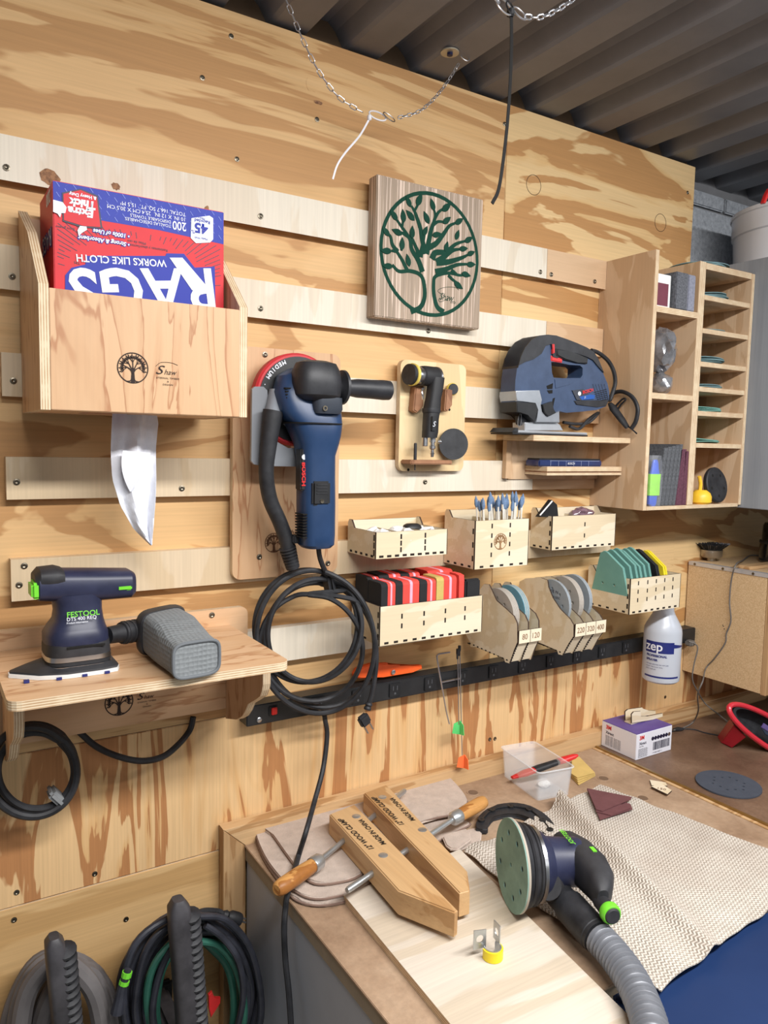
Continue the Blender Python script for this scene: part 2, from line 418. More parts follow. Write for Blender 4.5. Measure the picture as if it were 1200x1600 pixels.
m.prism([(.409, -.0255, .970), (1.93, -.0255, .970), (1.93, -.0255, BZ-.002), (.4475, -.0255, BZ-.002)], (0, .023, 0), bev=.0008)
m.build('upstand', M['pine'], bench)
MB().prism([(.409, -.0255, .9695), (.447, -.0255, BZ-.0025), (.447, -.0255, 0), (.409, -.0255, 0)], (0, .0225, 0), bev=.0008).build('upright_trim', M['pine_v'], bench)
MB().box(1.2625, 1.2715, FY, -.026, BZ-.02, BZ+.001, .0005).build('trim_strip', M['pine'], bench)
MB().box(1.272, 1.279, FY, -.026, BZ-.02, BZ+.0035, .0006).build('brass_edge', plain('tarnished_brass', (176, 148, 96), .35, .9), bench)
for px, py in ((943, 1216), (1004.5, 1246.7), (739, 1238), (920, 1258)):
    c = H(px, py, BZ+.0003)
    m = MB(); m.m = 0; m.lathe([(.0095, 0), (.012, .0006), (.0125, -.0002)], c, (0, 0, 1), 20, cap=False); m.lathe([(.0095, .0002), (0, .0002)], c, (0, 0, 1), 20, m=1, cap=False)
    m.build('dog_hole', [M['bench'], plain('painted_hole_shade', (112, 88, 68), .9)], bench)  # no real recess: the flat disc's darker colour paints in the hole's shade
b2 = thing('workbench', 'dark brown stained bench top right of the brass edged seam', 'workbench', (1.9, -.28, 0))
MB().box(1.2795, 2.6, FY, -.026, BZ-.004, BZ+.002, .0008).build('worktop', M['bench2'], b2)
MB().box(1.281, 2.6, FY+.004, -.026, BZ-.03, BZ-.0042).build('substrate', M['grey_paint'], b2)
MB().box(1.281, 2.6, FY+.012, FY+.024, 0, BZ-.031).build('front_panel', M['grey_paint'], b2)
MB().box(1.3795, 2.6, -.0255, -.002, .971, .974).build('capping_strip', M['pine'], b2)
# blue steel chest in front of the bench
M['blue_steel'] = plain('blue_enamel', (22, 46, 88), .45, var=.06, vs=8)
M['blue_dark'] = plain('blue_enamel_dark', (22, 46, 86), .4)
c0 = thing('tool_chest', 'dark blue enamelled steel chest in front of the bench, under the cloth edge', 'chest', (1.2, -.80, 0))
MB().box(.72, 1.75, -1.04, FY-.006, .04, .912, .012).build('body', M['blue_steel'], c0)
MB().box(.712, 1.758, -1.048, FY-.004, .9125, .929, .005).build('lid', M['blue_steel'], c0)
for k in range(4): MB().box(.78, 1.69, -1.046, -1.039, .12+k*.19, .28+k*.19, .004).build('drawer', M['blue_dark'], c0)
for k in range(4): MB().box(1.1, 1.37, -1.06, -1.0465, .24+k*.19, .255+k*.19, .004).build('handle', M['steel'], c0)
# ---------------------------------------------------------------- power strip
ps = thing('power_strip', 'long black metal power strip mounted along the wall above the bench', 'power strip', (1.0, 0, 1.15))
M['strip'] = plain('black_powder_coat', (30, 31, 33), .4, var=.15)
MB().box(.445, 1.60, -.032, -.0005, 1.138, 1.172, .0015).build('housing', M['strip'], ps)
m = MB().box(.4655+.018, .4655+.034, -.0345, -.031, 1.150, 1.166, .001).build('switch_surround', M['black'], ps)
MB().box(.487, .497, -.0375, -.0346, 1.152, 1.164, .001).build('switch', plain('red_switch', (196, 34, 30), .35), ps)
MB().lathe([(.004, 0), (.0045, .002), (.003, .003)], (.4665, -.032, 1.147), (0, -1, 0), 14).build('breaker_button', M['steel'], ps)
x = .575
n = 0
while x < 1.57:
    o = MB().box(x-.012, x+.012, -.0345, -.0322, 1.143, 1.168, .0008).build('outlet', M['black'], ps)
    m = MB().box(x-.005, x-.0035, -.0349, -.0344, 1.155, 1.163).box(x+.0035, x+.005, -.0349, -.0344, 1.155, 1.163)
    m.lathe([(.0022, 0), (0, .0004)], (x, -.0345, 1.149), (0, -1, 0), 10); m.build('slots', plain('slot_grey', (74, 76, 80), .6) if n == 0 else bpy.data.materials['slot_grey'], o)
    x += .0775; n += 1
# ================================================================ tree mark used on the timber goods
def tree_mark(T, r, w, detail=1):
    """flat tree-in-a-ring mark as one thin mesh builder in frame T (x right, y up, z out)"""
    m = MB(T); h = .0004
    cnt = [0]
    def stroke(pts, w0, w1, n=5):
        cnt[0] += 1; hz = h+cnt[0]*.000022
        P = smoothpath([(a*r, b*r, 0) for a, b in pts], n)
        L = []; Rr = []
        for i, p in enumerate(P):
            t = (P[min(i+1, len(P)-1)]-P[max(i-1, 0)]).normalized(); nn = V((-t.y, t.x, 0)); ww = (w0+(w1-w0)*i/(len(P)-1))/2
            L.append(p+nn*ww); Rr.append(p-nn*ww)
        for i in range(len(P)-1): m.prism([L[i], L[i+1], Rr[i+1], Rr[i]], (0, 0, hz))
    def leaf(x, y, a, l=.17):
        c = V((x*r, y*r, 0)); d = V((cos(a), sin(a), 0)); nn = V((-d.y, d.x, 0)); l *= r
        m.prism([c, c+d*l*.35+nn*l*.24, c+d*l, c+d*l*.35-nn*l*.24], (0, 0, h*1.2))
    n = 48
    for i in range(n):
        a, b = 2*pi*i/n, 2*pi*(i+1)/n; r0 = r-w
        m.prism([(cos(a)*r, sin(a)*r, 0), (cos(b)*r, sin(b)*r, 0), (cos(b)*r0, sin(b)*r0, 0), (cos(a)*r0, sin(a)*r0, 0)], (0, 0, h))
    return m, stroke, leaf
def small_mark(name, c, right, up, r, mat, parent):
    T = frame(V(c), right, z=None, y=V(up)); m, stroke, leaf = tree_mark(T, r, r*.07)
    stroke([(-.0, -.95), (0, -.3), (0, 0)], .26*r, .12*r); stroke([(-.4, -.88), (-.12, -.8), (-.05, -.4)], .05*r, .1*r); stroke([(.4, -.88), (.12, -.8), (.05, -.4)], .05*r, .1*r)
    rd = random.Random(3)
    for k in range(5):
        a = radians(2+176*k/4); bx_, by_ = cos(a)*.36, sin(a)*.34+.02
        stroke([(0, -.36+.05*(k % 2)), (bx_*.45, -.12+by_*.4), (bx_, by_)], .085*r, .055*r, 3)
        for da in (-.26, .06, .34):
            ex, ey = cos(a+da)*.74, sin(a+da)*.76-.02
            stroke([(bx_, by_), ((bx_+ex)/2+.03*da, (by_+ey)/2), (ex, ey)], .05*r, .022*r, 3)
            leaf(ex, ey, a+da, .19)
            for q_ in (.62, .84):
                mx, my = bx_+(ex-bx_)*q_, by_+(ey-by_)*q_; leaf(mx, my, a+da+.85, .17); leaf(mx, my, a+da-.85, .17)
    return m.build(name, mat, parent, smooth=False, recalc=False)
def brand_text(c, right, up, s, mat, parent):
    text('S', s*1.25, V(c), right, up, mat, parent, shear=.35, sx=1.3)
    text('haw', s*.72, V(c)+V(right).normalized()*s*.9, right, up, mat, parent, shear=.35)
    T = frame(V(c), right, y=V(up)); m = MB(T)
    m.tube(smoothpath([(s*.1, s*.75, .0003), (s*.6, s*1.15, .0003), (s*1.6, s*1.2, .0003), (s*2.3, s*1.0, .0003)], 5), s*.02, 4); m.build('pen_stroke', mat, parent)
    for i, t_ in enumerate(('ETERNAL TIMBER', '&', 'DESIGN')):
        text(t_, s*.24, V(c)+V(right).normalized()*s*1.3-V(up).normalized()*(s*.45+s*.32*i), right, up, mat, parent, align='CENTER', sx=1.25)
RX, UZ = V((1, 0, 0)), V((0, 0, 1))
# ================================================================ rag dispenser
d_ = thing('wall_dispenser', 'maple plywood wall dispenser with a dark tree mark, holding the box of rags', 'dispenser', (.26, 0, 1.63))
X0, X1, D1 = .127, .381, .19; z0, zt, zf = 1.632, 1.898, 1.772
for i, xa in enumerate((X0, X1-.011)):
    pts = [(xa, -.018, z0), (xa, -D1, z0), (xa, -D1, zf+.004), (xa, -.105, 1.852), (xa, -.018, zt)]
    m = MB(); m.m = 0; m.prism(pts, (.011, 0, 0), em=1, bev=0)
    m.build('side_panel', [M['maple'], M['edge_x']], d_, smooth=False)
MB().box(X0+.0112, X1-.0112, -D1-.0005, -D1+.0105, z0+.0002, zf, .0006).build('front_panel', M['maple'], d_)
MB().box(X0+.0112, X1-.0112, -.028, -.018, z0+.0002, zt-.01, .0006).build('back_panel', M['maple'], d_)
m = MB(); sx0, sx1, sy0, sy1 = .185, .245, -.125, -.085
m.box(X0+.0115, sx0, -D1+.011, -.029, z0+.0005, z0+.010); m.box(sx1, X1-.0115, -D1+.011, -.029, z0+.0005, z0+.010)
m.box(sx0, sx1, -D1+.011, sy0, z0+.0005, z0+.010); m.box(sx0, sx1, sy1, -.029, z0+.0005, z0+.010); m.build('bottom_panel', M['maple_x'], d_)
c = W(207.5, 575, D1+.0005); rr = (W(232, 575, D1).x-W(183, 575, D1).x)/2
small_mark('tree_mark', c-V((0, .0002, 0)), RX, UZ, rr, M['ink'], d_)
brand_text(W(242, 584, D1+.0008), RX, UZ, .0125, M['ink'], d_)
# rag box, standing upside down in the dispenser
M['red_card'] = plain('red_card', (206, 36, 46), .5, spec=.3, var=.03); M['blue_card'] = plain('blue_card', (34, 52, 158), .5, spec=.3, var=.04); M['blue_ink'] = plain('blue_ink', (30, 46, 156), .5, spec=.3, var=.02)
M['white_ink'] = plain('white_ink', (222, 224, 232), .45, var=.01); M['dk_ink'] = plain('navy_ink', (24, 20, 50), .5)
fy = .14
bL, bR, bT = W(82, 300, fy).x, W(350, 332, fy).x, W(215, 306, fy).z
rb = thing('rag_box', 'red and blue cardboard box of rags turned upside down in the wall dispenser', 'box', ((bL+bR)/2, -.09, 1.645))
MB().box(bL, bR, -fy, -.034, 1.645, bT, .0012).build('carton', M['red_card'], rb)
bz = W(350, 380, fy).z
m = MB(); m.prism([(bL+.0006, -fy-.0001, bT-.001), (bR-.0006, -fy-.0001, bT-.001), (bR-.0006, -fy-.0001, W(350, 382, fy).z), (W(250, 366, fy).x, -fy-.0001, W(250, 360, fy).z), (bL+.0006, -fy-.0001, W(84, 332, fy).z)], (0, -.0001, 0)); m.build('blue_band', M['blue_card'], rb)
m = MB()
for i in range(9):
    for j in range(22):
        x = bL+.006+j*(bR-bL-.012)/21; z = bT-.004-i*.006
        if z < bz+.004-(bR-x)*.0: continue
        s_ = .0022 if (i+j) % 2 else -.0022
        m.prism([(x-.0022, -fy-.0005, z-s_), (x-.0016, -fy-.0005, z-s_+.0007), (x+.0022, -fy-.0005, z+s_), (x+.0016, -fy-.0005, z+s_-.0007)], (0, -.0001, 0))
m.build('tread_pattern', plain('pale_blue_ink', (64, 86, 186), .4), rb)
LFT, DN = V((-1, 0, 0)), V((0, 0, -1))
def rt(s_, size, px, py, mat, bold=0, sx=1, lift=.0007, sh=0, **k): return text(s_, size, W(px, py, fy), LFT, DN, mat, rb, bold=bold, sx=sx, lift=lift, shear=sh, **k)
# sun rays
m = MB(); cx, czz = (bL+bR)/2, W(220, 452, fy).z
for i in range(64):
    a = radians(-14+208*i/63); lo_, hi_ = 1.02+.05*(i % 3), 1.02+.05*(i % 3)
    P_ = lambda s_: V((cx+cos(a)*.097*s_, -fy-.0001, czz+sin(a)*.062*s_))
    while hi_ < 1.55 and bL+.004 < P_(hi_+.04).x < bR-.004 and P_(hi_+.04).z < bz-.004+(bL-P_(hi_).x)*-.0: hi_ += .04
    if hi_-lo_ < .06: continue
    p, q = P_(lo_), P_(hi_)
    ok = lambda u: bL+.002 < u.x < bR-.002 and u.z < bz-.003
    if ok(p) and ok(q):
        t = (q-p).normalized(); nn = V((-t.z, 0, t.x))*.0004; m.prism([p+nn, q+nn, q-nn, p-nn], (0, -.0002, 0))
m.build('ray_print', M['dk_ink'], rb)
TD = (W(113, 421, fy)-W(336, 421, fy)).normalized()
text('RAGS', .078, W(334, 421.5, fy), TD, DN, M['white_ink'], rb, bold=.0016, sx=.98, lift=.0014, sp=1.0)
m = MB(); m.prism([W(a, b, fy) for a, b in zz(0, 200, 3, [(305, 790), (305, 690), (335, 655), (400, 640), (402, 600), (775, 600), (780, 588), (862, 590), (912, 655), (1006, 650), (1010, 880), (305, 880)])], (0, -.0008, 0)); m.build('title_band', M['blue_ink'], rb, smooth=False)
m = MB(); m.prism([W(a, b, fy+.0013) for a, b in zz(0, 200, 3, [(795, 608), (855, 608), (985, 760), (900, 760)])], (0, -.0002, 0)); m.build('letter_leg', M['white_ink'], rb, smooth=False)
text('WORKS LIKE CLOTH', .0125, W(259, 407, fy), (W(138, 402, fy)-W(259, 410, fy)), DN, M['white_ink'], rb, bold=.0002, sx=.95, lift=.0014)
rt('TM', .005, 125, 409, M['dk_ink'])
rt('• Strong & Absorbent', .0070, 203, 380, M['blue_ink'], .0010, 1.0, .0006, .2); rt('• Strong & Absorbent', .0070, 203, 380, M['white_ink'], .0002, 1.0, .0010, .2)
rt('• 1000s of Uses', .0070, 203, 367, M['blue_ink'], .0010, 1.0, .0006, .2); rt('• 1000s of Uses', .0070, 203, 367, M['white_ink'], .0002, 1.0, .0010, .2)
rt('Resistentes y absorbentes', .0046, 262, 390, M['dk_ink']); rt('Miles de uso', .0046, 228, 379, M['dk_ink'])
rt('200', .0155, 291, 349, M['white_ink'], .0002, .8); rt('DISPOSABLE TOWELS', .0054, 267, 345, M['white_ink']); rt('TOALLAS DESECHABLES', .0054, 267, 351.5, M['white_ink'])
rt('10 IN. X 12 IN.  25,4 CM X 30,5 CM', .0066, 290, 341, M['white_ink'], sx=1.0); rt('TOTAL 166.7 SQ. FT.  15,5 M²', .0066, 290, 333, M['white_ink'], sx=1.0)
def poly(nm, pts, mat, lift): m = MB(); m.prism([W(a, b, fy+lift) for a, b in pts], (0, -.0003, 0)); return m.build(nm, mat, rb, smooth=False)
poly('badge', [(299, 341), (327, 337), (333, 341), (333, 374), (328, 379), (306, 380), (298, 372)], M['white_ink'], .0008)
rt('45', .0175, 324, 352, M['blue_ink'], .0006, 1.05, .0016); rt('%', .007, 304, 360, M['blue_ink'], 0, 1, .0016); rt('Made With', .0040, 324, 373, M['blue_ink'], 0, 1, .0016); rt('Recycled', .0060, 328, 346, M['blue_ink'], .0001, 1, .0016); rt('Fibers', .0040, 320, 341, M['blue_ink'], 0, 1, .0016)
poly('emblem_edge', [(97, 301), (126, 295), (153, 306), (160, 357), (130, 356), (98, 346)], M['dk_ink'], .0008)
poly('emblem', [(99, 303), (126, 297), (151, 308), (157, 355), (130, 353), (100, 344)], M['red_card'], .0012)
rt('Extra', .0125, 146, 330, M['white_ink'], .0006, 1.1, .0020, .1); rt('Thick', .0130, 149, 317, M['white_ink'], .0007, 1.0, .0020, .1); rt('& Heavy Duty', .0055, 150, 308.5, M['white_ink'], .0002, 1, .0020)
poly('hand_drawing', [(83, 312), (98, 316), (104, 324), (102, 333), (96, 333), (94, 340), (90, 334), (83, 331)], M['white_ink'], .0018)
poly('rag_drawing', [(125, 353), (135, 354), (136, 359), (128, 364), (123, 369), (121, 360)], M['white_ink'], .0018)
rt('Extra grueso', .0042, 117, 357, M['dk_ink'], sh=.2)
def st(s_, size, y, z, mat, **k): return text(s_, size, (bL, y, z), V((0, 1, 0)), DN, mat, rb, **k)
st('RAGS', .03, -.13, 1.855, M['blue_ink'], bold=.002, lift=.0004); st('RAGS', .03, -.13, 1.855, M['white_ink'], lift=.0009); st('200', .022, -.125, 1.902, M['white_ink'], bold=.0005)
# hanging rag
m = MB(); fd = .105
def rag(u, v):
    yl = [(176, 652), (175, 705), (177, 750), (188, 790), (209, 826), (234, 851)]; yr = [(244, 652), (249, 665), (246, 700), (244, 750), (240, 800), (236, 851)]
    t = v*5; i = min(int(t), 4); f = t-i
    a = V(yl[i]+(0,))*(1-f)+V(yl[i+1]+(0,))*f; b = V(yr[i]+(0,))*(1-f)+V(yr[i+1]+(0,))*f
    p = a*(1-u)+b*u
    q = W(p.x, p.y, fd); q.y += .007*sin(u*7+v*4)*(1-v*.4)+.003*sin(u*17+v*9); q.z += .012*(1-v)**6; return q
m.grid(rag, 16, 24, .0005)
m.build('rag', plain('white_nonwoven', (226, 228, 236), .9, var=.04, vs=120, bmp=.4, bs_=900), None); rg = bpy.data.objects['rag']
tag(rg, 'white paper rag hanging out of the bottom of the plywood dispenser', 'rag')
m = MB(); fp = [(191, 705), (205, 703), (235, 708), (227, 720), (219, 733), (208, 752), (204, 766), (197, 752), (187, 728)]
fold = smoothpath([(p[0], p[1], 0) for p in fp], 3, True)
m.grid(lambda u, v: (lambda a, b: W(a[0], a[1], fd+.010+.004*sin(pi*b)))(((V((192, 704, 0))*(1-u)+V((235, 708, 0))*u)*(1-v)+(V((186, 725, 0))*(1-u)+V((220, 733, 0))*u)*v*(1-v)+(V((204, 768, 0))*(1-u)+V((206, 764, 0))*u)*v*v+(V((186, 725, 0))*(1-u)+V((220, 733, 0))*u)*0)[:2] if False else (
    (1-v)**2*(192+43*u)+2*v*(1-v)*(184+40*u)+v*v*(203+2*u), (1-v)**2*(704+4*u)+2*v*(1-v)*(735+4*u)+v*v*(768)), v), 8, 12, .0005)
m.build('folded_corner', bpy.data.materials['white_nonwoven'], rg)
# ================================================================ polisher board
def rrect(x0, x1, z0, z1, r, y, n=5):
    out = []
    for cx, cz_, a0 in ((x1-r, z1-r, 0), (x0+r, z1-r, 90), (x0+r, z0+r, 180), (x1-r, z0+r, 270)):
        for k in range(n+1):
            a = radians(a0+90*k/n); out.append((cx+cos(a)*r, y, cz_+sin(a)*r))
    return out
bd = thing('tool_board', 'tall maple plywood board with rounded corners behind the blue polisher', 'tool board', (.515, -.018, 1.381))
m = MB(); m.prism(rrect(.421, .609, 1.381, 1.747, .014, -.0185), (0, -.0115, 0), em=1); m.build('board', [M['maple'], M['edge_y']], bd, smooth=False)
for px, py in ((414, 554), (405, 870), (512, 880)): screw_(bd, W(px, py, .0302), .0045)
small_mark('tree_mark', W(428, 848, .0303), RX, UZ, .016, plain('burnt_mark', (96, 60, 34), .8), bd)
text('Shaw', .012, W(449, 836, .0305), RX, UZ, bpy.data.materials['burnt_mark'], bd, shear=.3)
# grey acrylic cradle plate: U shape
m_, nt_, bs_ = newmat('frosted_grey_acrylic'); bs_.inputs['Base Color'].default_value = lin(150, 154, 160); bs_.inputs['Roughness'].default_value = .25; bs_.inputs['Transmission Weight'].default_value = .25
M['acryl'] = m_
m = MB(); d = .083
pts = [W(a, b, d) for a, b in zz(350, 500, 3, [(132, 325), (145, 312), (185, 312), (203, 330), (208, 380), (230, 560), (300, 600), (370, 600), (480, 560), (512, 560), (516, 600), (512, 680), (500, 690), (180, 684), (140, 676), (128, 660)])]
m.prism(pts, (0, .006, 0)); m.build('acrylic_cradle', M['acryl'], bd, smooth=False)
for px, py in ((402, 712), (500, 715)): MB().lathe([(.004, 0), (.004, .0465)], W(px, py, .0302), (0, -1, 0), 12).build('cradle_spacer', M['steel'], bd)
# ================================================================ polisher
po = thing('polisher', 'blue and black angle polisher with red rimmed pad and black side handle', 'power tool', (W(493, 855, .1)))
M['bosch'] = plain('blue_tool_plastic', (30, 56, 92), .38, var=.10, vs=25); M['tool_blk'] = plain('black_tool_rubber', (31, 32, 37), .5, var=.3, vs=30, bmp=.08)
M['tool_red'] = plain('red_tool_print', (206, 40, 40), .4); M['pad_red'] = plain('red_foam_pad', (190, 44, 52), .6, bmp=.2)
pc = W(448, 620, .062); R_ = (W(500, 620, .062).x-W(396, 620, .062).x)/2
pc = V((W(396, 620, .07).x+.072, -.066, W(455, 551, .07).z-.072))
m = MB(); m.lathe([(.070, -.012), (.072, -.008), (.072, .006), (.069, .010), (.060, .012), (0, .012)], pc, (0, -1, 0), 48); m.build('backing_pad', M['pad_red'], po)
m = MB(); m.lathe([(.066, .0122), (.066, .0130), (.045, .0132), (0, .0132)], pc, (0, -1, 0), 48); m.build('pad_label_ring', M['black'], po)
def arc_text(s_, c, r, a0, da, size, mat, parent, y):
    for i, ch in enumerate(s_):
        a = radians(a0-da*i); p = V((c.x+cos(a)*r, y, c.z+sin(a)*r)); 
        text(ch, size, p, V((sin(a), 0, -cos(a))), V((cos(a), 0, sin(a))), mat, parent, name='pad_letter', bold=.0002)
arc_text('MEDIUM · 150', pc, .053, 182-0, -0.1, .008, M['white_ink'], po, pc.y-.0135) if False else None
for i, ch in enumerate('150 · MEDIUM'):
    pass
s_ = 'MEDIUM · 150'
for i, ch in enumerate(s_):
    a = radians(116+i*6.4); p = V((pc.x+cos(a)*.0640, pc.y-.0133, pc.z+sin(a)*.0640))
    if ch != ' ': text(ch, .0088, p, V((-sin(a), 0, cos(a))), V((-cos(a), 0, -sin(a))), M['white_ink'], po, name='pad_letter', bold=.0003, align='CENTER')
m = MB(); m.lathe([(.050, .0145), (.052, .018), (.050, .024), (.044, .032), (.03, .034)], pc+V((.010, 0, -.004)), (0, -1, 0), 40); m.build('guard_ring', plain('grey_guard', (128, 134, 142), .4), po)
sA = lambda px, py, d, hx, hy, tx=0, up=0: (W(px, py, d), V((hx, 0, tx)), V((0, hy, up)))
def pw(x0, x1, y, d): return (W(x1, y, d).x-W(x0, y, d).x)/2
# hood between pad and head
m = MB()
for (x0, x1, y, d, hy) in ((440, 512, 583, .088, .012), (434, 526, 596, .095, .024), (432, 528, 625, .095, .030), (438, 528, 650, .100, .034), (452, 529, 668, .104, .034)):
    pass
secs = [sA((x0+x1)/2, y, d, pw(x0, x1, y, d), hy) for (x0, x1, y, d, hy) in ((452, 506, 578, .092, .014), (436, 524, 590, .094, .026), (430, 528, 615, .097, .032), (436, 528, 645, .102, .034), (450, 529, 662, .105, .034), (458, 527, 680, .107, .032), (464, 524, 694, .108, .029), (467, 519, 712, .109, .026), (468, 519, 745, .109, .025), (468, 519, 790, .109, .026), (469, 518, 835, .108, .027), (470, 517, 850, .108, .026), (475, 512, 855, .108, .022))]
m.loft(secs, 28, 3.0); m.build('housing', M['bosch'], po)
m = MB(); hc = [(459, 526, 590, .128, .020)]
secs = []
for (x0, x1, y, d, hy) in ((476, 510, 564, .125, .012), (466, 522, 568, .126, .022), (461, 527, 580, .127, .028), (460, 529, 600, .128, .030), (462, 528, 618, .127, .027), (470, 524, 626, .125, .02), (480, 515, 628, .122, .012)):
    secs.append(sA((x0+x1)/2, y, d, pw(x0, x1, y, d), hy))
m.loft(secs, 28, 2.8); m.build('gear_head_cover', M['tool_blk'], po)
m = MB(); secs = [sA((x0+x1)/2, y, d, pw(x0, x1, y, d), hy) for (x0, x1, y, d, hy) in ((482, 527, 622, .121, .027), (483, 528, 640, .122, .026), (484, 525, 647, .121, .024))]
m.loft(secs, 20, 4); m.build('neck_plate', plain('charcoal_plate', (50, 56, 66), .5), po)
MB().lathe([(.004, 0), (.004, .003), (.002, .003), (.0018, .001), (0, .001)], W(507, 638, .146), (0, -1, 0), 12).build('screw', M['screw'], po)
MB().loft([sA(488, 661, .107, pw(448, 530, 661, .107), .0352, 0), sA(488, 663, .107, pw(449, 529, 663, .107), .0350)], 28, 3).build('seam', M['dark'], po)
m = MB(); z0_ = W(493, 752, .135).z; z1_ = W(493, 790, .135).z; xa, xb = W(488, 770, .135).x, W(516, 770, .135).x
m.box(xa, xb, -.1375, -.126, z1_, z0_, .003); m.build('slide_switch', M['black'], po)
m = MB(); 
for k in range(4): m.box(xa+.006, xb-.006, -.1385, -.137, z0_-.006-k*.0045, z0_-.0045-k*.0045, .0004)
m.build('switch_ribs', M['tool_blk'], po)
m = MB(); m.lathe([(.0032, 0), (.0032, .0014), (.001, .0012), (0, .0012)], W(503, 783, .1375), (0, -1, 0), 12); m.build('screw', M['screw'], po)
# side label, left flank of the grip, slightly turned
xl = W(469, 740, .118).x
m = MB(); m.box(xl-.0016, xl+.008, -.124, -.104, W(470, 766, .11).z, W(470, 700, .11).z, .002); m.build('side_label', M['black'], po)
text('BOSCH', .0085, (xl-.0002, -.1246, W(471, 722, .12).z), DN, RX, M['tool_red'], po, bold=.0003, sx=1.3)
MB().lathe([(.004, 0), (.004, .0008), (0, .0008)], (xl+.0032, -.1242, W(471, 714, .12).z), (0, -1, 0), 16).build('round_logo', M['white_ink'], po)
m = MB()
for k in range(9):
    z = W(474, 803, .12).z-k*.0044
    m.box(xl+.0006, xl+.008, -.1285, -.100, z-.0012, z+.0008, .0003)
m.build('vent_slots', M['dark'], po)
m = MB()
for k in range(9):
    z = W(440, 606, .12).z-k*.0046; m.box(W(444+k*.6, 606, .118).x, W(456+k*.6, 606, .118).x, -.1225, -.112, z-.0014, z+.001, .0003)
m.build('vent_slots', M['dark'], po)
# side handle
hcz = W(570, 605, .125)
m = MB(); m.lathe([(.012, 0), (.015, .003), (.026, .006), (.0265, .010), (.018, .013), (.012, .016), (.0125, .022), (.0145, .035), (.0148, .06), (.0158, .082), (.0152, .093), (.011, .096)], (W(527, 605, .125).x, -.125, W(545, 606, .125).z), (1, 0, 0), 28); m.build('side_handle', M['tool_blk'], po)
# dust hose of the tool
d = .10
m = MB(); m.loft([(W(428, 608, .085), V((.007, 0, 0)), V((0, .010, 0))), (W(428, 630, .09), V((.010, 0, 0)), V((0, .012, 0))), (W(427, 650, .1), V((.014, 0, 0)), V((0, .012, 0)))], 16, 2.4); m.build('dust_port', bpy.data.materials['grey_guard'], po)
pth = smoothpath([W(a, b, dd) for a, b, dd in ((427, 642, .1), (423, 668, .1), (419, 700, .098), (416, 740, .095), (422, 780, .09), (437, 815, .088), (448, 845, .088), (450, 858, .088))], 6)
n_ = len(pth); m = MB(); m.tube(pth, [.0155-.004*min(1, i/(n_*.35)) if i < n_*.35 else .0115 for i in range(n_)], 16); m.build('dust_hose', M['rubber'], po)
pr = []; 
a0, a1 = W(449, 855, .088), W(458, 888, .088); ax = (a1-a0); L_ = ax.length
for k in range(7): t = k*L_/7; pr += [(.0135-.0004*k, t), (.0135-.0004*k, t+L_*.08), (.0105, t+L_*.09), (.0105, t+L_*.14)]
MB().lathe(pr, a0, ax, 24).build('hose_cuff', M['rubber'], po)
m = MB(); p0, p1 = W(452, 842, .09), W(474, 842, .1); m.box(p0.x, p1.x, -.104, -.092, p0.z-.006, p0.z+.007, .002); m.build('hose_clip', M['rubber'], po)
# cord: coil
m = MB(); cord = [W(a, b, dd) for a, b, dd in ((497, 850, .105), (500, 872, .10), (509, 895, .09), (514, 905, .085))]
C0 = (492, 1000)
def loop(cx, cy, rx, ry, tilt, a0, a1, n, dd, ph=0):
    out = []
    for k in range(n+1):
        a = radians(a0+(a1-a0)*k/n); x, y = cos(a)*rx, -sin(a)*ry
        ct, st_ = cos(radians(tilt)), sin(radians(tilt)); out.append(W(cx+x*ct-y*st_, cy+x*st_+y*ct, dd+.006*sin(a*1.0+ph)+.044*max(0, cos(a))))
    return out
cord += loop(493, 1003, 92, 112, -8, 70, -280, 16, .075, 1) + loop(478, 978, 80, 88, 10, 70, -280, 16, .066, 2) + loop(500, 1008, 86, 98, -14, 75, -285, 16, .058, 3) + loop(492, 985, 72, 82, 22, 72, -288, 16, .082, 0) + loop(486, 1012, 80, 84, -20, 72, -288, 16, .070, 2)
cord += [W(a, b, dd) for a, b, dd in ((560, 940, .115), (583, 985, .116), (588, 1030, .116), (582, 1080, .114), (575, 1105, .112))]
m.tube(smoothpath(cord, 5), .0042, 8); m.build('cord', M['rubber'], po)
a0, a1 = W(577, 1098, .112), W(571, 1118, .112); ax = a1-a0
MB().lathe([(.005, 0), (.0065, .003), (.005, .006), (.0065, .009), (.006, .012)], a0, ax, 14).build('strain_relief', M['rubber'], po)
pl = W(569, 1125, .112); pT = frame(pl, V((.8, 0, .45)), z=-ax)
MB(pT).box(-.0095, .0095, -.006, .006, -.010, .010, .003).build('plug', M['rubber'], po)
MB(pT).box(-.0065, -.0045, -.003, .003, -.024, -.009, .0003).box(.0045, .0065, -.003, .003, -.024, -.009, .0003).build('prongs', M['steel'], po)
st_ = W(513, 913, .08)
MB(frame(st_, V((.9, 0, .2)), z=V((-.15, 0, 1)))).box(-.006, .006, -.018, .012, -.017, .019, .005).build('cord_strap', M['rubber'], po)
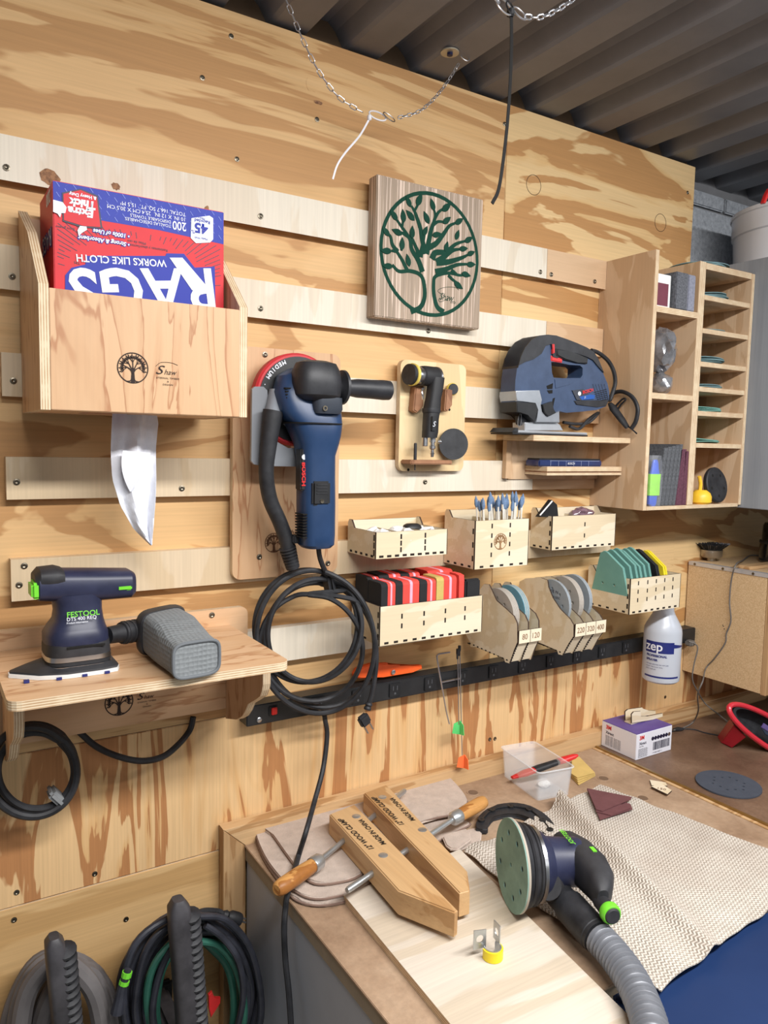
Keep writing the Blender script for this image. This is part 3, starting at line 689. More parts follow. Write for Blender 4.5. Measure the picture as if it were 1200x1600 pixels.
# ================================================================ mini sander board
mb_ = thing('tool_board', 'small pale birch board with rounded corners carrying the pistol mini sander', 'tool board', (.8, -.018, 1.553))
M['birch_pale'] = wood('pale_birch_board', (232, 208, 164), (220, 192, 146), 'z', 7, .2, 4, .3, fine=.05, seed=21)
m = MB(); m.prism(rrect(.729, .874, 1.553, 1.749, .012, -.0185), (0, -.0115, 0), em=1); m.build('board', [M['birch_pale'], M['edge_y']], mb_, smooth=False)
M['walnut'] = wood('brown_hardwood_peg', (160, 116, 86), (136, 94, 68), 'z', 20, .2, 4, .3, seed=22)
m = MB()
def peg(pts): 
    q = MB(); q.prism([W(a, b, .030) for a, b in zz(350, 500, 3, pts)], (0, -.018, 0), bev=.002); q.build('cradle_peg', M['walnut'], mb_)
peg([(872, 316), (912, 312), (910, 405), (880, 436), (862, 425)]); peg([(1014, 326), (1046, 326), (1044, 400), (1022, 430), (1008, 425)])
p0, p1 = W(626, 722, .03), W(692, 722, .03); q = MB(); q.box(p0.x, p1.x-.002, -.062, -.0302, p0.z-.003, p0.z+.0045, .0015); q.build('peg_shelf', M['walnut'], mb_)
for px, py in ((638, 744-10), (702, 640)): MB().lathe([(.0026, 0), (.0022, .0008), (0, .0008)], W(px, py, .0302), (0, -1, 0), 10).build('screw_hole', M['dark'], mb_)
ms = thing('mini_sander', 'black pistol shaped air sander with yellow rimmed round pad and steel collar', 'power tool', W(678, 700, .05))
M['grip'] = plain('soft_black_grip', (28, 28, 31), .6, var=.2, bmp=.2, bs_=700); M['ylw'] = plain('yellow_foam', (222, 196, 92), .7, bmp=.3)
ax = V((1, .15, 0)).normalized(); d = .062
c = W(641, 585, d)
m = MB(); m.lathe([(0, -.004), (.0178, -.004), (.0178, 0), (.0178, .004)], c, ax*-1, 32); m.build('pad_disc', M['rubber'], ms)
bk = ax*-1
MB().lathe([(.0165, 0), (.0195, .0015), (.0185, .007), (.013, .009)], c-ax*-.002, ax, 32).build('backing_pad', M['ylw'], ms) 
MB().lathe([(.010, .004), (.0135, .007), (.0145, .010), (.0148, .022), (.0135, .025)], c, ax, 28).build('steel_collar', M['steel'], ms)
MB().lathe([(.0138, .024), (.0165, .026), (.0175, .034), (.0175, .060), (.0160, .065), (.012, .0655)], c, ax, 28).build('motor_head', M['grip'], ms)
MB().lathe([(.0172, .0585), (.0180, .059), (.0180, .0625), (.0168, .063)], c, ax, 28).build('steel_ring', M['steel'], ms)
m = MB(); secs = [sA(x, y, d, hx, hy) for x, y, hx, hy in ((682, 590, .0135, .0125), (680, 605, .0135, .013), (677, 622, .0125, .013), (675, 637, .0140, .0138), (673, 655, .0130, .013), (672, 675, .0132, .013), (671, 684, .0125, .012))]
m.loft(secs, 20, 2.8); m.build('grip', M['grip'], ms)
m = MB(); secs = [sA(x, y, d, hx, hy) for x, y, hx, hy in ((674, 638, .0145, .0145), (674, 641, .0150, .015), (674, 645, .0143, .0145))]
m.loft(secs, 20, 2.8); m.build('grip_band', M['rubber'], ms)
c1 = W(677, 662, d+.013); MB().box(c1.x-.0045, c1.x+.0045, -d-.0155, -d-.010, c1.z-.013, c1.z+.013, .001).build('grip_label', M['black'], ms)
text('S', .013, (c1.x-.004, -d-.0158, c1.z-.005), RX, UZ, M['white_ink'], ms, shear=.3)
c2 = W(660, 614, d+.006); m = MB(); m.tube(smoothpath([c2+V((.002, 0, .008)), c2+V((-.004, -.004, .004)), c2+V((-.004, -.006, -.004)), c2+V((.0, -.002, -.010))], 4), .0022, 8); m.build('trigger', M['steel'], ms)
c3 = W(664, 684, d); m = MB(); m.lathe([(.0052, 0), (.0052, .014), (.004, .015)], c3, (0, 0, -1), 16); m.build('exhaust', M['steel'], ms)
c4 = W(676, 684, d); m = MB(); m.lathe([(.0055, 0), (.0055, .008), (.004, .009), (.004, .013), (.0055, .014), (.0055, .019), (.003, .021), (.003, .026), (.0038, .027), (.0025, .034)], c4, (0, 0, -1), 12); m.build('air_inlet', M['steel'], ms)
MB().lathe([(.003, 0), (.004, .002), (.003, .006)], W(684, 690, d+.002), (1, -.2, 0), 12).build('regulator_knob', M['steel'], ms)
q = thing('sanding_disc', 'large black round sanding pad propped beside the mini sander', 'sanding pad', W(708, 694, .06))
cc = W(708, 694, .045); m = MB(); m.lathe([(0, -.003), (.0275, -.003), (.0285, 0), (.0285, .003), (.0, .003)], cc, (-.25, -1, .05), 40); m.build('pad', M['rubber'], q)
m = MB(); m.lathe([(.004, 0), (.004, .012)], cc, (.25, 1, -.05), 10); m.build('shank', M['steel'], q)
q = thing('sanding_disc', 'tiny black disc with yellow rim on a peg at the right of the small board', 'sanding pad', W(709, 608, .04))
cc = W(708, 608, .045); m = MB(); m.lathe([(.011, -.006), (.0115, -.002), (.0105, .0)], cc, (-.15, -1, 0), 24); m.build('rim', M['ylw'], q)
m = MB(); m.lathe([(.0, 0), (.0100, 0.0002), (.0096, .002), (0, .0022)], cc, (-.15, -1, 0), 24); m.build('face', M['rubber'], q)
m = MB(); m.lathe([(.003, 0), (.003, .009)], cc+V((0, .006, 0)), (0, 1, 0), 10); m.build('stem', M['steel'], q)
m = MB(); zt_ = W(650, 718, .05).z; xx = W(649, 700, .05).x
m.lathe([(.0028, 0), (.0028, .028), (.0022, .030)], (xx, -.05, zt_-.001), (0, 0, 1), 12); m.lathe([(.0010, 0), (.0010, .012)], (xx, -.05, zt_-.019), (0, 0, 1), 8)
o = m.build('pin_punch', M['rubber'], None); tag(o, 'short black rod standing in the little brown peg shelf', 'rod')
# ================================================================ carved tree plaque
pq = thing('carved_plaque', 'square oak plaque carved with a green tree in a ring', 'plaque', (.776, 0, 1.814))
M['oak'] = wood('limed_oak', (224, 200, 182), (168, 148, 128), 'z', 260, .012, 1.6, .1, mix_=1, fine=.3, seed=31, mid=(196, 170, 146))
MB().box(.664, .890, -.045, -.0185, 1.814, 2.045, .0015).build('slab', M['oak'], pq)
c = V((.777, -.0451, 1.931)); T = frame(c, RX, y=UZ); Rr = .106
m, stroke, leaf = tree_mark(T, Rr, Rr*.06)
M['green'] = plain('green_paint', (18, 62, 48), .75, var=.1, spec=.15)
def PZ(pts): # plaque zoom pixels -> unit ring coordinates
    out = []
    for a, b in zz(560, 250, 3, pts):
        w = W(a, b, .045); out.append(((w.x-c.x)/Rr, (w.z-c.z)/Rr))
    return out
def st2(pts, w0=.06, w1=.03): stroke(PZ(pts), w0*Rr*1.45, w1*Rr*1.3, 4)
lfc = [0]
def lf(x0, y0, x1, y1):
    lfc[0] += 1
    (a, b), (e, f) = PZ([(x0, y0), (x1, y1)]); ang = atan2(f-b, e-a); l = hypot(e-a, f-b)
    cc = V((a*Rr, b*Rr, 0)); dd = V((cos(ang), sin(ang), 0)); nn = V((-dd.y, dd.x, 0)); l *= Rr
    P = [cc+dd*l*t+nn*l*.24*sin(pi*t**.8) for t in (0, .15, .3, .5, .7, .85, 1)]+[cc+dd*l*t-nn*l*.24*sin(pi*t**.8) for t in (.85, .7, .5, .3, .15)]
    m.prism(P, (0, 0, .0013+lfc[0]*.00001))
st2([(245, 712), (290, 690), (310, 640), (305, 570), (285, 535), (238, 520), (190, 522), (158, 492)], .06, .04)
st2([(230, 520), (205, 470), (180, 430)], .05, .04); st2([(400, 712), (370, 690), (355, 640), (352, 580), (362, 545), (420, 530), (470, 540), (490, 540)], .06, .03)
st2([(300, 525), (280, 470), (250, 420), (240, 370), (200, 310), (175, 275)], .07, .03); st2([(240, 365), (210, 345), (200, 340)], .04, .03)
st2([(290, 455), (265, 400), (245, 350)], .06, .03); st2([(315, 440), (300, 380), (290, 320), (270, 260), (262, 240), (248, 215)], .07, .03); st2([(290, 455), (300, 400), (310, 350)], .06, .03)
st2([(265, 235), (278, 210)], .03, .03); st2([(318, 440), (330, 380), (340, 330), (350, 300), (360, 265), (355, 235)], .07, .03); st2([(360, 270), (375, 245), (395, 230)], .04, .03)
st2([(345, 310), (370, 290), (395, 290)], .04, .03); st2([(330, 410), (365, 390), (400, 345), (425, 310), (455, 295)], .07, .03); st2([(345, 465), (360, 435), (410, 430), (455, 395), (500, 380)], .08, .03)
st2([(365, 480), (400, 455), (440, 425), (475, 418)], .08, .03); st2([(365, 480), (420, 478), (480, 460), (512, 445)], .08, .03); st2([(360, 525), (410, 512), (460, 492), (508, 488)], .07, .03)
st2([(420, 540), (440, 560), (460, 575)], .04, .03); st2([(205, 310), (208, 290)], .03, .03); st2([(185, 430), (160, 400), (150, 360), (140, 350)], .05, .03); st2([(185, 430), (155, 425)], .04, .03); st2([(200, 425), (203, 410)], .03, .03); st2([(435, 515), (460, 535)], .04, .03)
for a in ((182, 285, 148, 232), (212, 295, 206, 230), (262, 285, 222, 235), (245, 222, 222, 168), (272, 215, 297, 158), (355, 240, 338, 180), (392, 240, 432, 203), (395, 298, 432, 268), (330, 300, 305, 240), (303, 355, 322, 310), (345, 355, 388, 345), (452, 300, 490, 275), (455, 375, 470, 328), (497, 385, 535, 362), (470, 418, 512, 415), (508, 445, 545, 430), (505, 490, 548, 490), (482, 530, 525, 545), (447, 572, 488, 605), (145, 358, 110, 313), (155, 428, 102, 425), (202, 425, 205, 362), (160, 500, 110, 495), (205, 350, 155, 325), (238, 500, 225, 440), (250, 370, 252, 308), (405, 430, 418, 382)): lf(*a)
m.build('carving', M['green'], pq, smooth=False, recalc=False)
w0 = W(686, 468, .0452); text('Shaw', .018, w0, RX, UZ, M['green'], pq, shear=.4, sx=.8, bold=-.0001); text('ETD', .006, W(704, 474, .0452), RX, UZ, M['green'], pq)
m = MB(); m.tube(smoothpath([W(a, b, .0453) for a, b in zz(560, 250, 3, [(430, 645), (385, 665), (378, 650), (405, 640), (372, 615), (400, 598), (450, 597), (472, 610)])], 4), .0004, 5); m.build('signature_stroke', M['green'], pq)
# ================================================================ jigsaw shelf + jigsaw
js = thing('tool_shelf', 'bracket of stacked plywood shelves under the jigsaw, butting the cabinet', 'shelf', (1.11, 0, 1.535))
def zsh(py, d=.099, px=983): return W(px, py, d).z
m = MB(); m.box(.979, 1.246, -.104, -.0185, 1.612, 1.623, .0006, thin=2); m.build('top_shelf', [M['birch'], M['edge_z']], js)
m = MB(); m.box(.979, .992, -.030, -.0185, 1.538, 1.6118, .0005); m.build('left_batten', [M['birch']], js)
m = MB(); m.box(.9925, 1.246, -.022, -.0185, 1.536, 1.6118, .0005); m.build('back_board', [M['birch']], js)
zl = W(900, 745, .085).z
m = MB(); m.box(1.035, 1.246, -.085, -.0225, 1.558-.004, 1.558+.0055, .0004, thin=2); m.build('lower_shelf', [M['birch'], M['edge_z']], js)
m = MB(); m.box(1.035, 1.246, -.085, -.0225, 1.558-.0115, 1.558-.0065, .0004, thin=2); m.build('lower_shelf', [M['birch'], M['edge_z']], js)
m = MB(); m.box(1.036, 1.245, -.080, -.0225, 1.558-.0064, 1.558-.0041); m.build('shelf_core', M['walnut'], js)
bc = thing('blade_case', 'flat dark blue plastic blade case on the lower plywood shelf', 'case', (1.12, -.05, 1.5636))
zc = 1.5636; x0_, x1_ = W(840, 730, .07).x, W(938, 730, .07).x
M['navy_clear'] = plain('navy_case', (34, 48, 92), .25, coat=.5)
MB().box(x0_, x1_, -.074, -.035, zc, zc+.0125, .002).build('case_body', M['navy_clear'], bc)
MB().box(x0_+.002, x1_-.002, -.072, -.037, zc+.0126, zc+.0155, .001).build('case_lid', M['black'], bc)
m = MB()
for k in range(6): m.box(x0_+.03+k*.021, x0_+.0305+k*.021, -.0744, -.0738, zc+.001, zc+.0115)
m.box(x0_+.028, x1_-.008, -.0744, -.0738, zc+.0108, zc+.0114); m.build('case_ribs', plain('pale_edge', (150, 160, 186), .4), bc)
text('BOSCH', .006, (x0_+.076, -.0744, zc+.004), RX, UZ, M['white_ink'], bc)
jg = thing('jigsaw', 'blue and black corded jigsaw standing on the plywood bracket shelf', 'power tool', (1.08, -.06, 1.6232))
dj = .085
def JP(pts, d=dj): return [W(a, b, d) for a, b in zz(760, 500, 4, pts)]
outer = JP([(178, 440), (182, 370), (192, 300), (208, 235), (235, 175), (275, 125), (325, 98), (375, 92), (430, 98), (500, 122), (560, 145), (620, 172), (665, 200), (692, 240), (712, 290), (735, 345), (758, 400), (768, 450), (766, 500), (745, 540), (690, 562), (600, 572), (500, 580), (458, 570), (445, 575), (360, 600), (310, 560), (300, 520), (182, 512)])
hole = JP([(405, 262), (430, 262), (470, 270), (520, 280), (585, 284), (602, 300), (600, 345), (588, 362), (480, 364), (420, 360), (410, 330)])
M['jig_blue'] = plain('dusty_blue_plastic', (50, 68, 98), .45, var=.15, vs=40)
m = MB(); m.prism(outer, (0, .040, 0), holes=[hole]); m.build('body', M['jig_blue'], jg, ang=50)
def slab(nm, pts, d0, th, mat, bev=0, d=dj, par=None): m = MB(); m.prism([p+V((0, d-d0, 0)) for p in JP(pts, d)], (0, th, 0), bev=bev); return m.build(nm, mat, par or jg, smooth=True, ang=50)
slab('rubber_nose', [(192, 300), (208, 235), (235, 175), (275, 125), (325, 98), (375, 92), (430, 98), (500, 122), (560, 145), (620, 172), (665, 200), (692, 240), (712, 290), (728, 330), (700, 300), (660, 250), (625, 232), (560, 210), (480, 190), (440, 240), (410, 232), (400, 150), (365, 160), (340, 210), (290, 245), (240, 260), (195, 285)], dj+.003, .046, M['tool_blk'], .0015)
slab('grip_panel', [(425, 180), (500, 195), (560, 215), (625, 240), (620, 275), (560, 268), (480, 250), (430, 225)], dj+.006, .006, M['black'], .002)
slab('trigger', [(402, 222), (474, 238), (470, 268), (402, 256)], dj+.002, .030, M['tool_red'], .0015); slab('lock_button', [(403, 152), (416, 152), (418, 205), (405, 212)], dj+.005, .008, M['tool_red'], .001)
slab('vent', [(375, 412), (415, 395), (412, 430), (380, 432)], dj+.0006, .003, M['dark']); slab('vent', [(378, 440), (412, 437), (412, 458), (390, 460)], dj+.0006, .003, M['dark']); slab('vent', [(415, 490), (428, 486), (412, 560), (402, 560)], dj+.0006, .003, M['dark'])
slab('side_cover', [(425, 372), (545, 372), (540, 392), (520, 402), (430, 428)], dj+.0014, .004, M['jig_blue'], .0006)
slab('base_band', [(545, 505), (764, 500), (745, 538), (690, 545), (560, 530)], dj+.002, .044, M['tool_blk'], .001)
slab('label_plate', [(532, 440), (600, 432), (640, 470), (600, 505), (560, 500)], dj+.0022, .003, plain('dark_grey_label', (52, 56, 66), .5), .0003)
jl = JP([(602, 462), (668, 445)], dj+.0026); text('BOSCH', .0088, jl[0], jl[1]-jl[0], UZ, M['tool_red'], jg, bold=.0003, sx=1.05); 
MB().lathe([(.0042, 0), (.0042, .0006), (0, .0007)], JP([(581, 460)], dj+.0024)[0], (0, -1, 0), 18).build('round_logo', M['white_ink'], jg)
slab('blue_plate', [(575, 480), (640, 466), (672, 470), (668, 494), (590, 500)], dj+.0026, .002, plain('bright_blue_label', (20, 80, 160), .4)); text('JS', .005, JP([(612, 488)], dj+.003)[0], RX, UZ, M['white_ink'], jg)
m = MB()
for k in range(6):
    a, b = JP([(676+k*4, 452+k*11), (752+k*2, 432+k*12)], dj+.0016); m.tube([a, b], .0005, 4)
for k in range(5):
    a, b = JP([(665+k*18, 400+0*k), (700+k*16, 500)], dj+.0016); m.tube([a, b], .0004, 4)
m.build('grille_lines', M['tool_blk'], jg)
slab('gear_case', [(178, 470), (182, 508), (300, 515), (318, 560), (300, 640), (450, 642), (448, 570), (360, 605), (335, 575), (328, 530), (340, 500), (325, 440), (178, 444)], dj+.004, .048, plain('cast_aluminium', (166, 170, 176), .35, .7), .0012)
slab('nose_guard', [(180, 512), (298, 520), (316, 562), (300, 585), (290, 640), (250, 590), (182, 575)], dj+.0045, .049, M['black'], .001)
slab('orbit_lever', [(335, 530), (395, 510), (400, 560), (420, 580), (370, 605), (345, 580)], dj+.008, .008, M['black'], .001)
zb = 1.6234
fx0, fx1 = W(788, 676, .075).x, W(906, 672, .075).x
m = MB(); m.box(fx0, fx1, -.098, -.034, zb, zb+.003, .001); m.build('shoe_pad', M['black'], jg)
m = MB(); m.box(fx0+.010, fx1-.001, -.097, -.035, zb+.0032, zb+.0075, .0012); m.build('shoe', plain('cast_shoe', (190, 192, 196), .35, .6), jg)
m = MB(); m.prism([(fx0-.002, -.098, zb+.0035), (fx0+.014, -.098, zb+.0035), (fx0+.014, -.098, zb+.012), (fx0+.006, -.098, zb+.012)], (0, .064, 0), bev=.0008); m.build('shoe_toe', M['black'], jg)
slab('shoe_bracket', [(250, 640), (450, 640), (470, 655), (490, 690), (250, 690)], dj-.004, .035, bpy.data.materials['cast_shoe'], .001)
m = MB(); a = JP([(215, 575), (200, 610), (196, 655), (212, 660), (218, 610), (216, 575)], dj-.01); m.tube(smoothpath(a, 4), .0008, 6); m.build('wire_guard', M['steel'], jg)
m = MB(); a = JP([(250, 575), (262, 640)], dj-.02); m.box(a[0].x, a[0].x+.006, a[0].y, a[0].y+.001, zb+.004, a[0].z); m.build('blade', M['steel'], jg)
slab('roller_arm', [(230, 600), (290, 605), (300, 650), (260, 665), (235, 650)], dj-.012, .012, M['tool_blk'], .001)
m = MB(); near = lambda L: [p if p.x < 1.234 else None for p in L]
def JN(pts, d):
    out = []
    for a, b in zz(760, 500, 4, pts):
        p = W(a, b, d); out.append(p if p.x < 1.236 else XP(a, b, 1.236))
    return out
cp = smoothpath(JN([(655, 190)], .07)+JP([(700, 205), (760, 255), (795, 320), (805, 390), (790, 450), (772, 500)], .07)+JN([(775, 480), (800, 455), (850, 448), (910, 480), (945, 550), (935, 630), (905, 680)], .06), 6)
m.tube(cp, .0042, 8); m.build('cord', M['rubber'], jg)
m = MB(); a, b = JN([(770, 520), (880, 670)], .06); m.loft([(a, V((.003, 0, .002)), V((0, .004, 0))), (a.lerp(b, .2), V((.0065, 0, .005)), V((0, .006, 0))), (a.lerp(b, .7), V((.0055, 0, .004)), V((0, .006, 0))), (b, V((.004, 0, .003)), V((0, .004, 0)))], 12); m.build('plug', M['rubber'], jg)
m = MB(); m.tube(smoothpath(JN([(800, 545), (850, 495), (870, 498), (840, 530), (820, 560)], .06), 4), .0022, 6); m.build('cable_tie', M['rubber'], jg)
m = MB(); m.tube(smoothpath(JN([(850, 640), (900, 675), (940, 710)], .06), 4), .0016, 6); m.build('prong', M['rubber'], jg)
m = MB(); m.tube(smoothpath(JP([(480, 640), (560, 650), (640, 640), (700, 580)], .045)+JP([(640, 620), (580, 680), (520, 665)], .05), 5), .0032, 8); m.build('cord_loop', M['rubber'], jg)
# ================================================================ laser cut wall bins
LE = plain('laser_burnt_edge', (58, 40, 28), .85)
def wbin(label, bl, fl, fr, ft, front_slots, side_slots=((), ), divs=(), t=.003, back=.03, back_d=.0185, nm='wall_bin', low=None, bottom_n=8, side_n=5, right_tall=0):
    Xl = W(bl[0], bl[1], back_d).x; pf = XP(fl[0], fl[1], Xl); dF = -pf.y; z0 = pf.z
    Xr = W(fr[0], fr[1], dF).x; zt = XP(ft[0], ft[1], Xl).z
    b = thing(nm, label, 'bin', ((Xl+Xr)/2, -back_d, z0), 'laser cut wall bins')
    def pan(n_, pts, off): q = MB(); q.prism(pts, off, em=1); return q.build(n_, [M['laser'], LE], b, smooth=False)
    y0, y1 = -dF, -back_d
    fp = pan('front_panel', [(Xl, y0, z0), (Xr, y0, z0), (Xr, y0, zt), (Xl, y0, zt)], (0, t, 0))
    zb = zt+back*.45
    for X in (Xl, Xr-t):
        pts = [(X, y0+t, z0), (X, y1, z0), (X, y1, zb-.006), (X, y1-.004, zb), (X, y1-.012, zb), (X, y1-.022, zt), (X, y0+t, zt)]
        pan('side_panel', pts, (t, 0, 0))
    pan('back_panel', [(Xl+t, y1-t, z0+t), (Xr-t, y1-t, z0+t), (Xr-t, y1-t, zb-.002), (Xl+t, y1-t, zb-.002)], (0, t, 0))
    pan('bottom_panel', [(Xl+t, y0+t, z0+.001), (Xr-t, y0+t, z0+.001), (Xr-t, y1-t, z0+.001), (Xl+t, y1-t, z0+.001)], (0, 0, t-.001))
    for u in divs:
        xd = Xl+(Xr-Xl)*u; pan('divider', [(xd, y0+t+.0002, z0+t+.0002), (xd, y1-t-.0002, z0+t+.0002), (xd, y1-t-.0002, zt-.002), (xd, y0+t+.0002, zt-.002)], (t*.9, 0, 0))
    m = MB(); Wd = Xr-Xl; Hh = zt-z0
    for u, vs_ in front_slots:
        for v in vs_: m.box(Xl+Wd*u-.0016, Xl+Wd*u+.0016, y0-.0002, y0+.0002, z0+Hh*v-.0042, z0+Hh*v+.0042)
    for k in range(bottom_n):
        xc = Xl+Wd*(k+.7)/(bottom_n+.4); m.box(xc-.0042, xc+.0042, y0-.0002, y0+.0002, z0+.0018, z0+.0056)
    for k in range(side_n):
        yc = y0+(y1-y0)*(k+.7)/(side_n+.4); m.box(Xl-.0002, Xl+.0002, yc-.0038, yc+.0038, z0+.0018, z0+.0056)
    for v in (.22, .5, .78): m.box(Xl-.0002, Xl+.0002, y0+.004, y0+.0078, z0+Hh*v-.005, z0+Hh*v+.005)
    for u in divs[:1]*0: pass
    m.build('joint_slots', M['burn'], b, smooth=False)['kind'] = 'stuff'
    # charred seams at the corners
    m = MB(); m.box(Xl-.0004, Xl+.0004, y0-.0004, y0+.0004, z0, zt).box(Xr-.0006, Xr+.0004, y0-.0004, y0+.0004, z0, zt); m.build('charred_corners', M['burn'], b, smooth=False)
    return b, Xl, Xr, y0, y1, z0, zt
bA, A0, A1, Ay0, Ay1, Az0, Az1 = wbin('low laser cut plywood bin holding screwed up paper, left in the upper row', (543, 862), (587, 874), (698, 862), (587, 832), [(.34, (.3, .55, .8)), (.68, (.3, .55, .8))], divs=(.34, .68), bottom_n=9)
bB, B0, B1, By0, By1, Bz0, Bz1 = wbin('tall laser cut plywood bin with burnt tree mark, holding blue tipped brushes', (693, 879), (741, 890), (824, 883), (743, 814), [(.30, (.28, .48, .68, .88)), (.64, (.28, .48, .68, .88))], divs=(.5,), bottom_n=5, side_n=4)
bC, C0_, C1_, Cy0, Cy1, Cz0, Cz1 = wbin('low laser cut plywood bin holding a black tool tip and bagged purple items', (828, 854), (861.5, 860), (960, 851), (863, 807), [(.5, (.38, .72))], divs=(.5,), bottom_n=8, side_n=3)
bD, D0, D1_, Dy0, Dy1, Dz0, Dz1 = wbin('wide laser cut plywood bin filled with red and black sanding blocks', (549, 992), (593, 1010), (752, 987), (593, 948), [(.2, (.45, .7)), (.41, (.45, .7)), (.62, (.45, .7)), (.82, (.45, .7))], divs=(.2, .41, .62, .82), bottom_n=11, side_n=3)
bE, E0, E1, Ey0, Ey1, Ez0, Ez1 = wbin('laser cut plywood bin of upright green triangular sanding sheets', (917, 944), (983, 960.5), (1061, 949), (986, 905), [(u, (.38, .62, .86)) for u in (.15, .33, .5, .67, .84)], divs=(.33, .67), bottom_n=8, side_n=5)
c = W(782, 846, -By0+.0003); small_mark('tree_mark', c, RX, UZ, (W(791, 846, -By0).x-W(773, 846, -By0).x)/2*1.1, plain('pale_burn', (150, 112, 74), .8), bB)
# contents of A: paper wads and a black cap
M['wad'] = plain('thin_white_paper', (222, 220, 216), .8, var=.12, vs=90)
def wad(c, r, sq=(1, 1, .6), seed=0, mat=None, nm='paper_wad', sub=3, rough=.35):
    rd = random.Random(seed); q = MB(); bmesh.ops.create_icosphere(q.b, subdivisions=sub, radius=1)
    from mathutils import noise as _n
    for v in q.b.verts:
        n = _n.noise(v.co*2.3+V((seed, seed*2, 0)))*rough+_n.noise(v.co*5.5+V((seed, 0, seed)))*rough*.5
        v.co = V((v.co.x*sq[0], v.co.y*sq[1], v.co.z*sq[2]))*r*(1+n)+V(c)
    return q.build(nm, mat or M['wad'], None, ang=20)
for k, u in enumerate((.17, .5, .84)):
    for j in range(2):
        o = wad((A0+(A1-A0)*u, Ay0+.018+j*.032, Az1-.012), .0185, (.95, .85, .75), seed=k*3+j)
        tag(o, 'crumpled white paper wad in the %s %s of the low left bin' % (('front', 'back')[j], ('left', 'middle', 'right')[k]), 'paper', 'paper wads in the left bin')
q = MB(); q.loft([(V((A0+(A1-A0)*.70, Ay0+.045, Az1-.001)), V((.018, 0, 0)), V((0, .012, 0))), (V((A0+(A1-A0)*.70, Ay0+.045, Az1+.004)), V((.016, 0, 0)), V((0, .010, 0))), (V((A0+(A1-A0)*.70, Ay0+.045, Az1+.0065)), V((.011, 0, 0)), V((0, .007, 0)))], 20)
tag(q.build('rubber_dome', M['black'], None), 'small black domed cap lying on the crumpled paper', 'cap')
# brushes
br0 = None; rd = random.Random(5)
M['bristle'] = plain('slate_blue_bristle', (104, 128, 160), .8, var=.2, vs=300); M['stick'] = plain('pale_stick', (226, 220, 208), .6)
nb = 0
for j in range(3):
    for i in range(11):
        x = B0+(B1-B0)*(.30+.062*i)+rd.uniform(-.002, .002); y = By0+.009+j*.010+rd.uniform(-.002, .002); zt_ = W(785, 775, -y).z+rd.uniform(-.010, .006); lean = rd.uniform(-.010, .010)-.010*(1-i/10)
        b = thing('detail_brush', 'slate blue tipped stick brush crowded in the tall bin, %s row, %s' % (('front', 'middle', 'back')[j], ('leftmost', 'second from left', 'third from left', 'fourth from left', 'fifth from left', 'middle one', 'fifth from right', 'fourth from right', 'third from right', 'second from right', 'rightmost')[i]), 'brush', (x, y, Bz0+.004), 'blue tipped brushes')
        p0, p1 = V((x, y, Bz0+.004)), V((x+lean, y-.002, zt_-.016)); d = (p1-p0).normalized(); p2 = p1+d*.017
        MB().tube([p0, p1], .0016, 6).build('handle', M['stick'], b)
        MB().tube([p1-d*.002, p1+d*.004, p1+d*.012, p2+d*.002], [.0018, .0036, .0031, .0006], 7).build('bristles', M['bristle'], b)
# C contents
q = MB(); q.prism([W(a, b, -Cy0-.012) for a, b in zz(530, 760, 2.609, [(815, 125), (868, 55), (890, 75), (895, 125)])], (0, .012, 0), bev=.001)
tag(q.build('rubber_tip', M['black'], None), 'black triangular rubber tip sticking out of the right upper bin', 'tool tip')
q = MB(); a = [W(a, b, -Cy0-.010) for a, b in zz(530, 760, 2.609, [(818, 118), (868, 60)])]; q.tube(a, .0016, 6)
tag(q.build('blade_edge', M['white'], None), 'thin white rod beside the black rubber tip', 'rod')
o = wad((C0_+(C1_-C0_)*.62, Cy0+.032, Cz1-.002), .024, (1.2, .8, .62), 9, plain('purple_bagged_discs', (118, 92, 104), .2, var=.4, vs=70, coat=.6), 'plastic_bag', 3, .3); tag(o, 'clear bag of purple items heaped in the right upper bin', 'bag')
# sanding blocks in D: stripes of red, pink and black
M['blk_red'] = plain('red_sanding_foam', (228, 72, 62), .8, var=.06, bmp=.4, bs_=1500); M['blk_pink'] = plain('pink_foam_core', (230, 170, 190), .8); M['blk_black'] = plain('black_grit', (30, 30, 32), .9, bmp=.4, bs_=1500); M['blk_ylw'] = plain('olive_yellow_foam', (196, 172, 96), .85, bmp=.4)
def block(x0, x1, y0, y1, z0, z1, rows, label, rnd=.006):
    g = thing('sanding_block', label, 'sanding block', ((x0+x1)/2, (y0+y1)/2, z0), 'foam sanding blocks')
    a = x0
    for w_, mt in rows:
        b_ = a+(x1-x0)*w_; q = MB()
        q.prism([(a+.0001, y0, z0), (a+.0001, y1, z0), (a+.0001, y1, z1), (a+.0001, y0+rnd, z1), (a+.0001, y0+.0015, z1-.002), (a+.0001, y0, z1-rnd)], (b_-a-.0002, 0, 0)); q.build('foam_layer', M[mt], g, smooth=False); a = b_
    return g
R3 = ((.46, 'blk_black'), (.2, 'blk_red'), (.12, 'blk_pink'), (.22, 'blk_red'))
R4 = ((.3, 'blk_black'), (.3, 'blk_red'), (.12, 'blk_pink'), (.28, 'blk_red'))
dy0, dy1 = Dy0+.0035, Dy1-.004
def dx(px, py=930, y=None): return W(px, py, -(y if y is not None else Dy0+.006)).x
specs = [((578, 617), 914, R3, 0), ((617.5, 654), 910, R4, 0), ((655, 680), 908, R3, 0), ((681, 712), 903, ((.36, 'blk_ylw'), (.28, 'blk_red'), (.12, 'blk_pink'), (.24, 'blk_red')), 0)]
lab = ['front left black and red sanding block', 'red and black sanding block second from left in front', 'red and black sanding block in the middle front', 'yellow, red and pink sanding block']
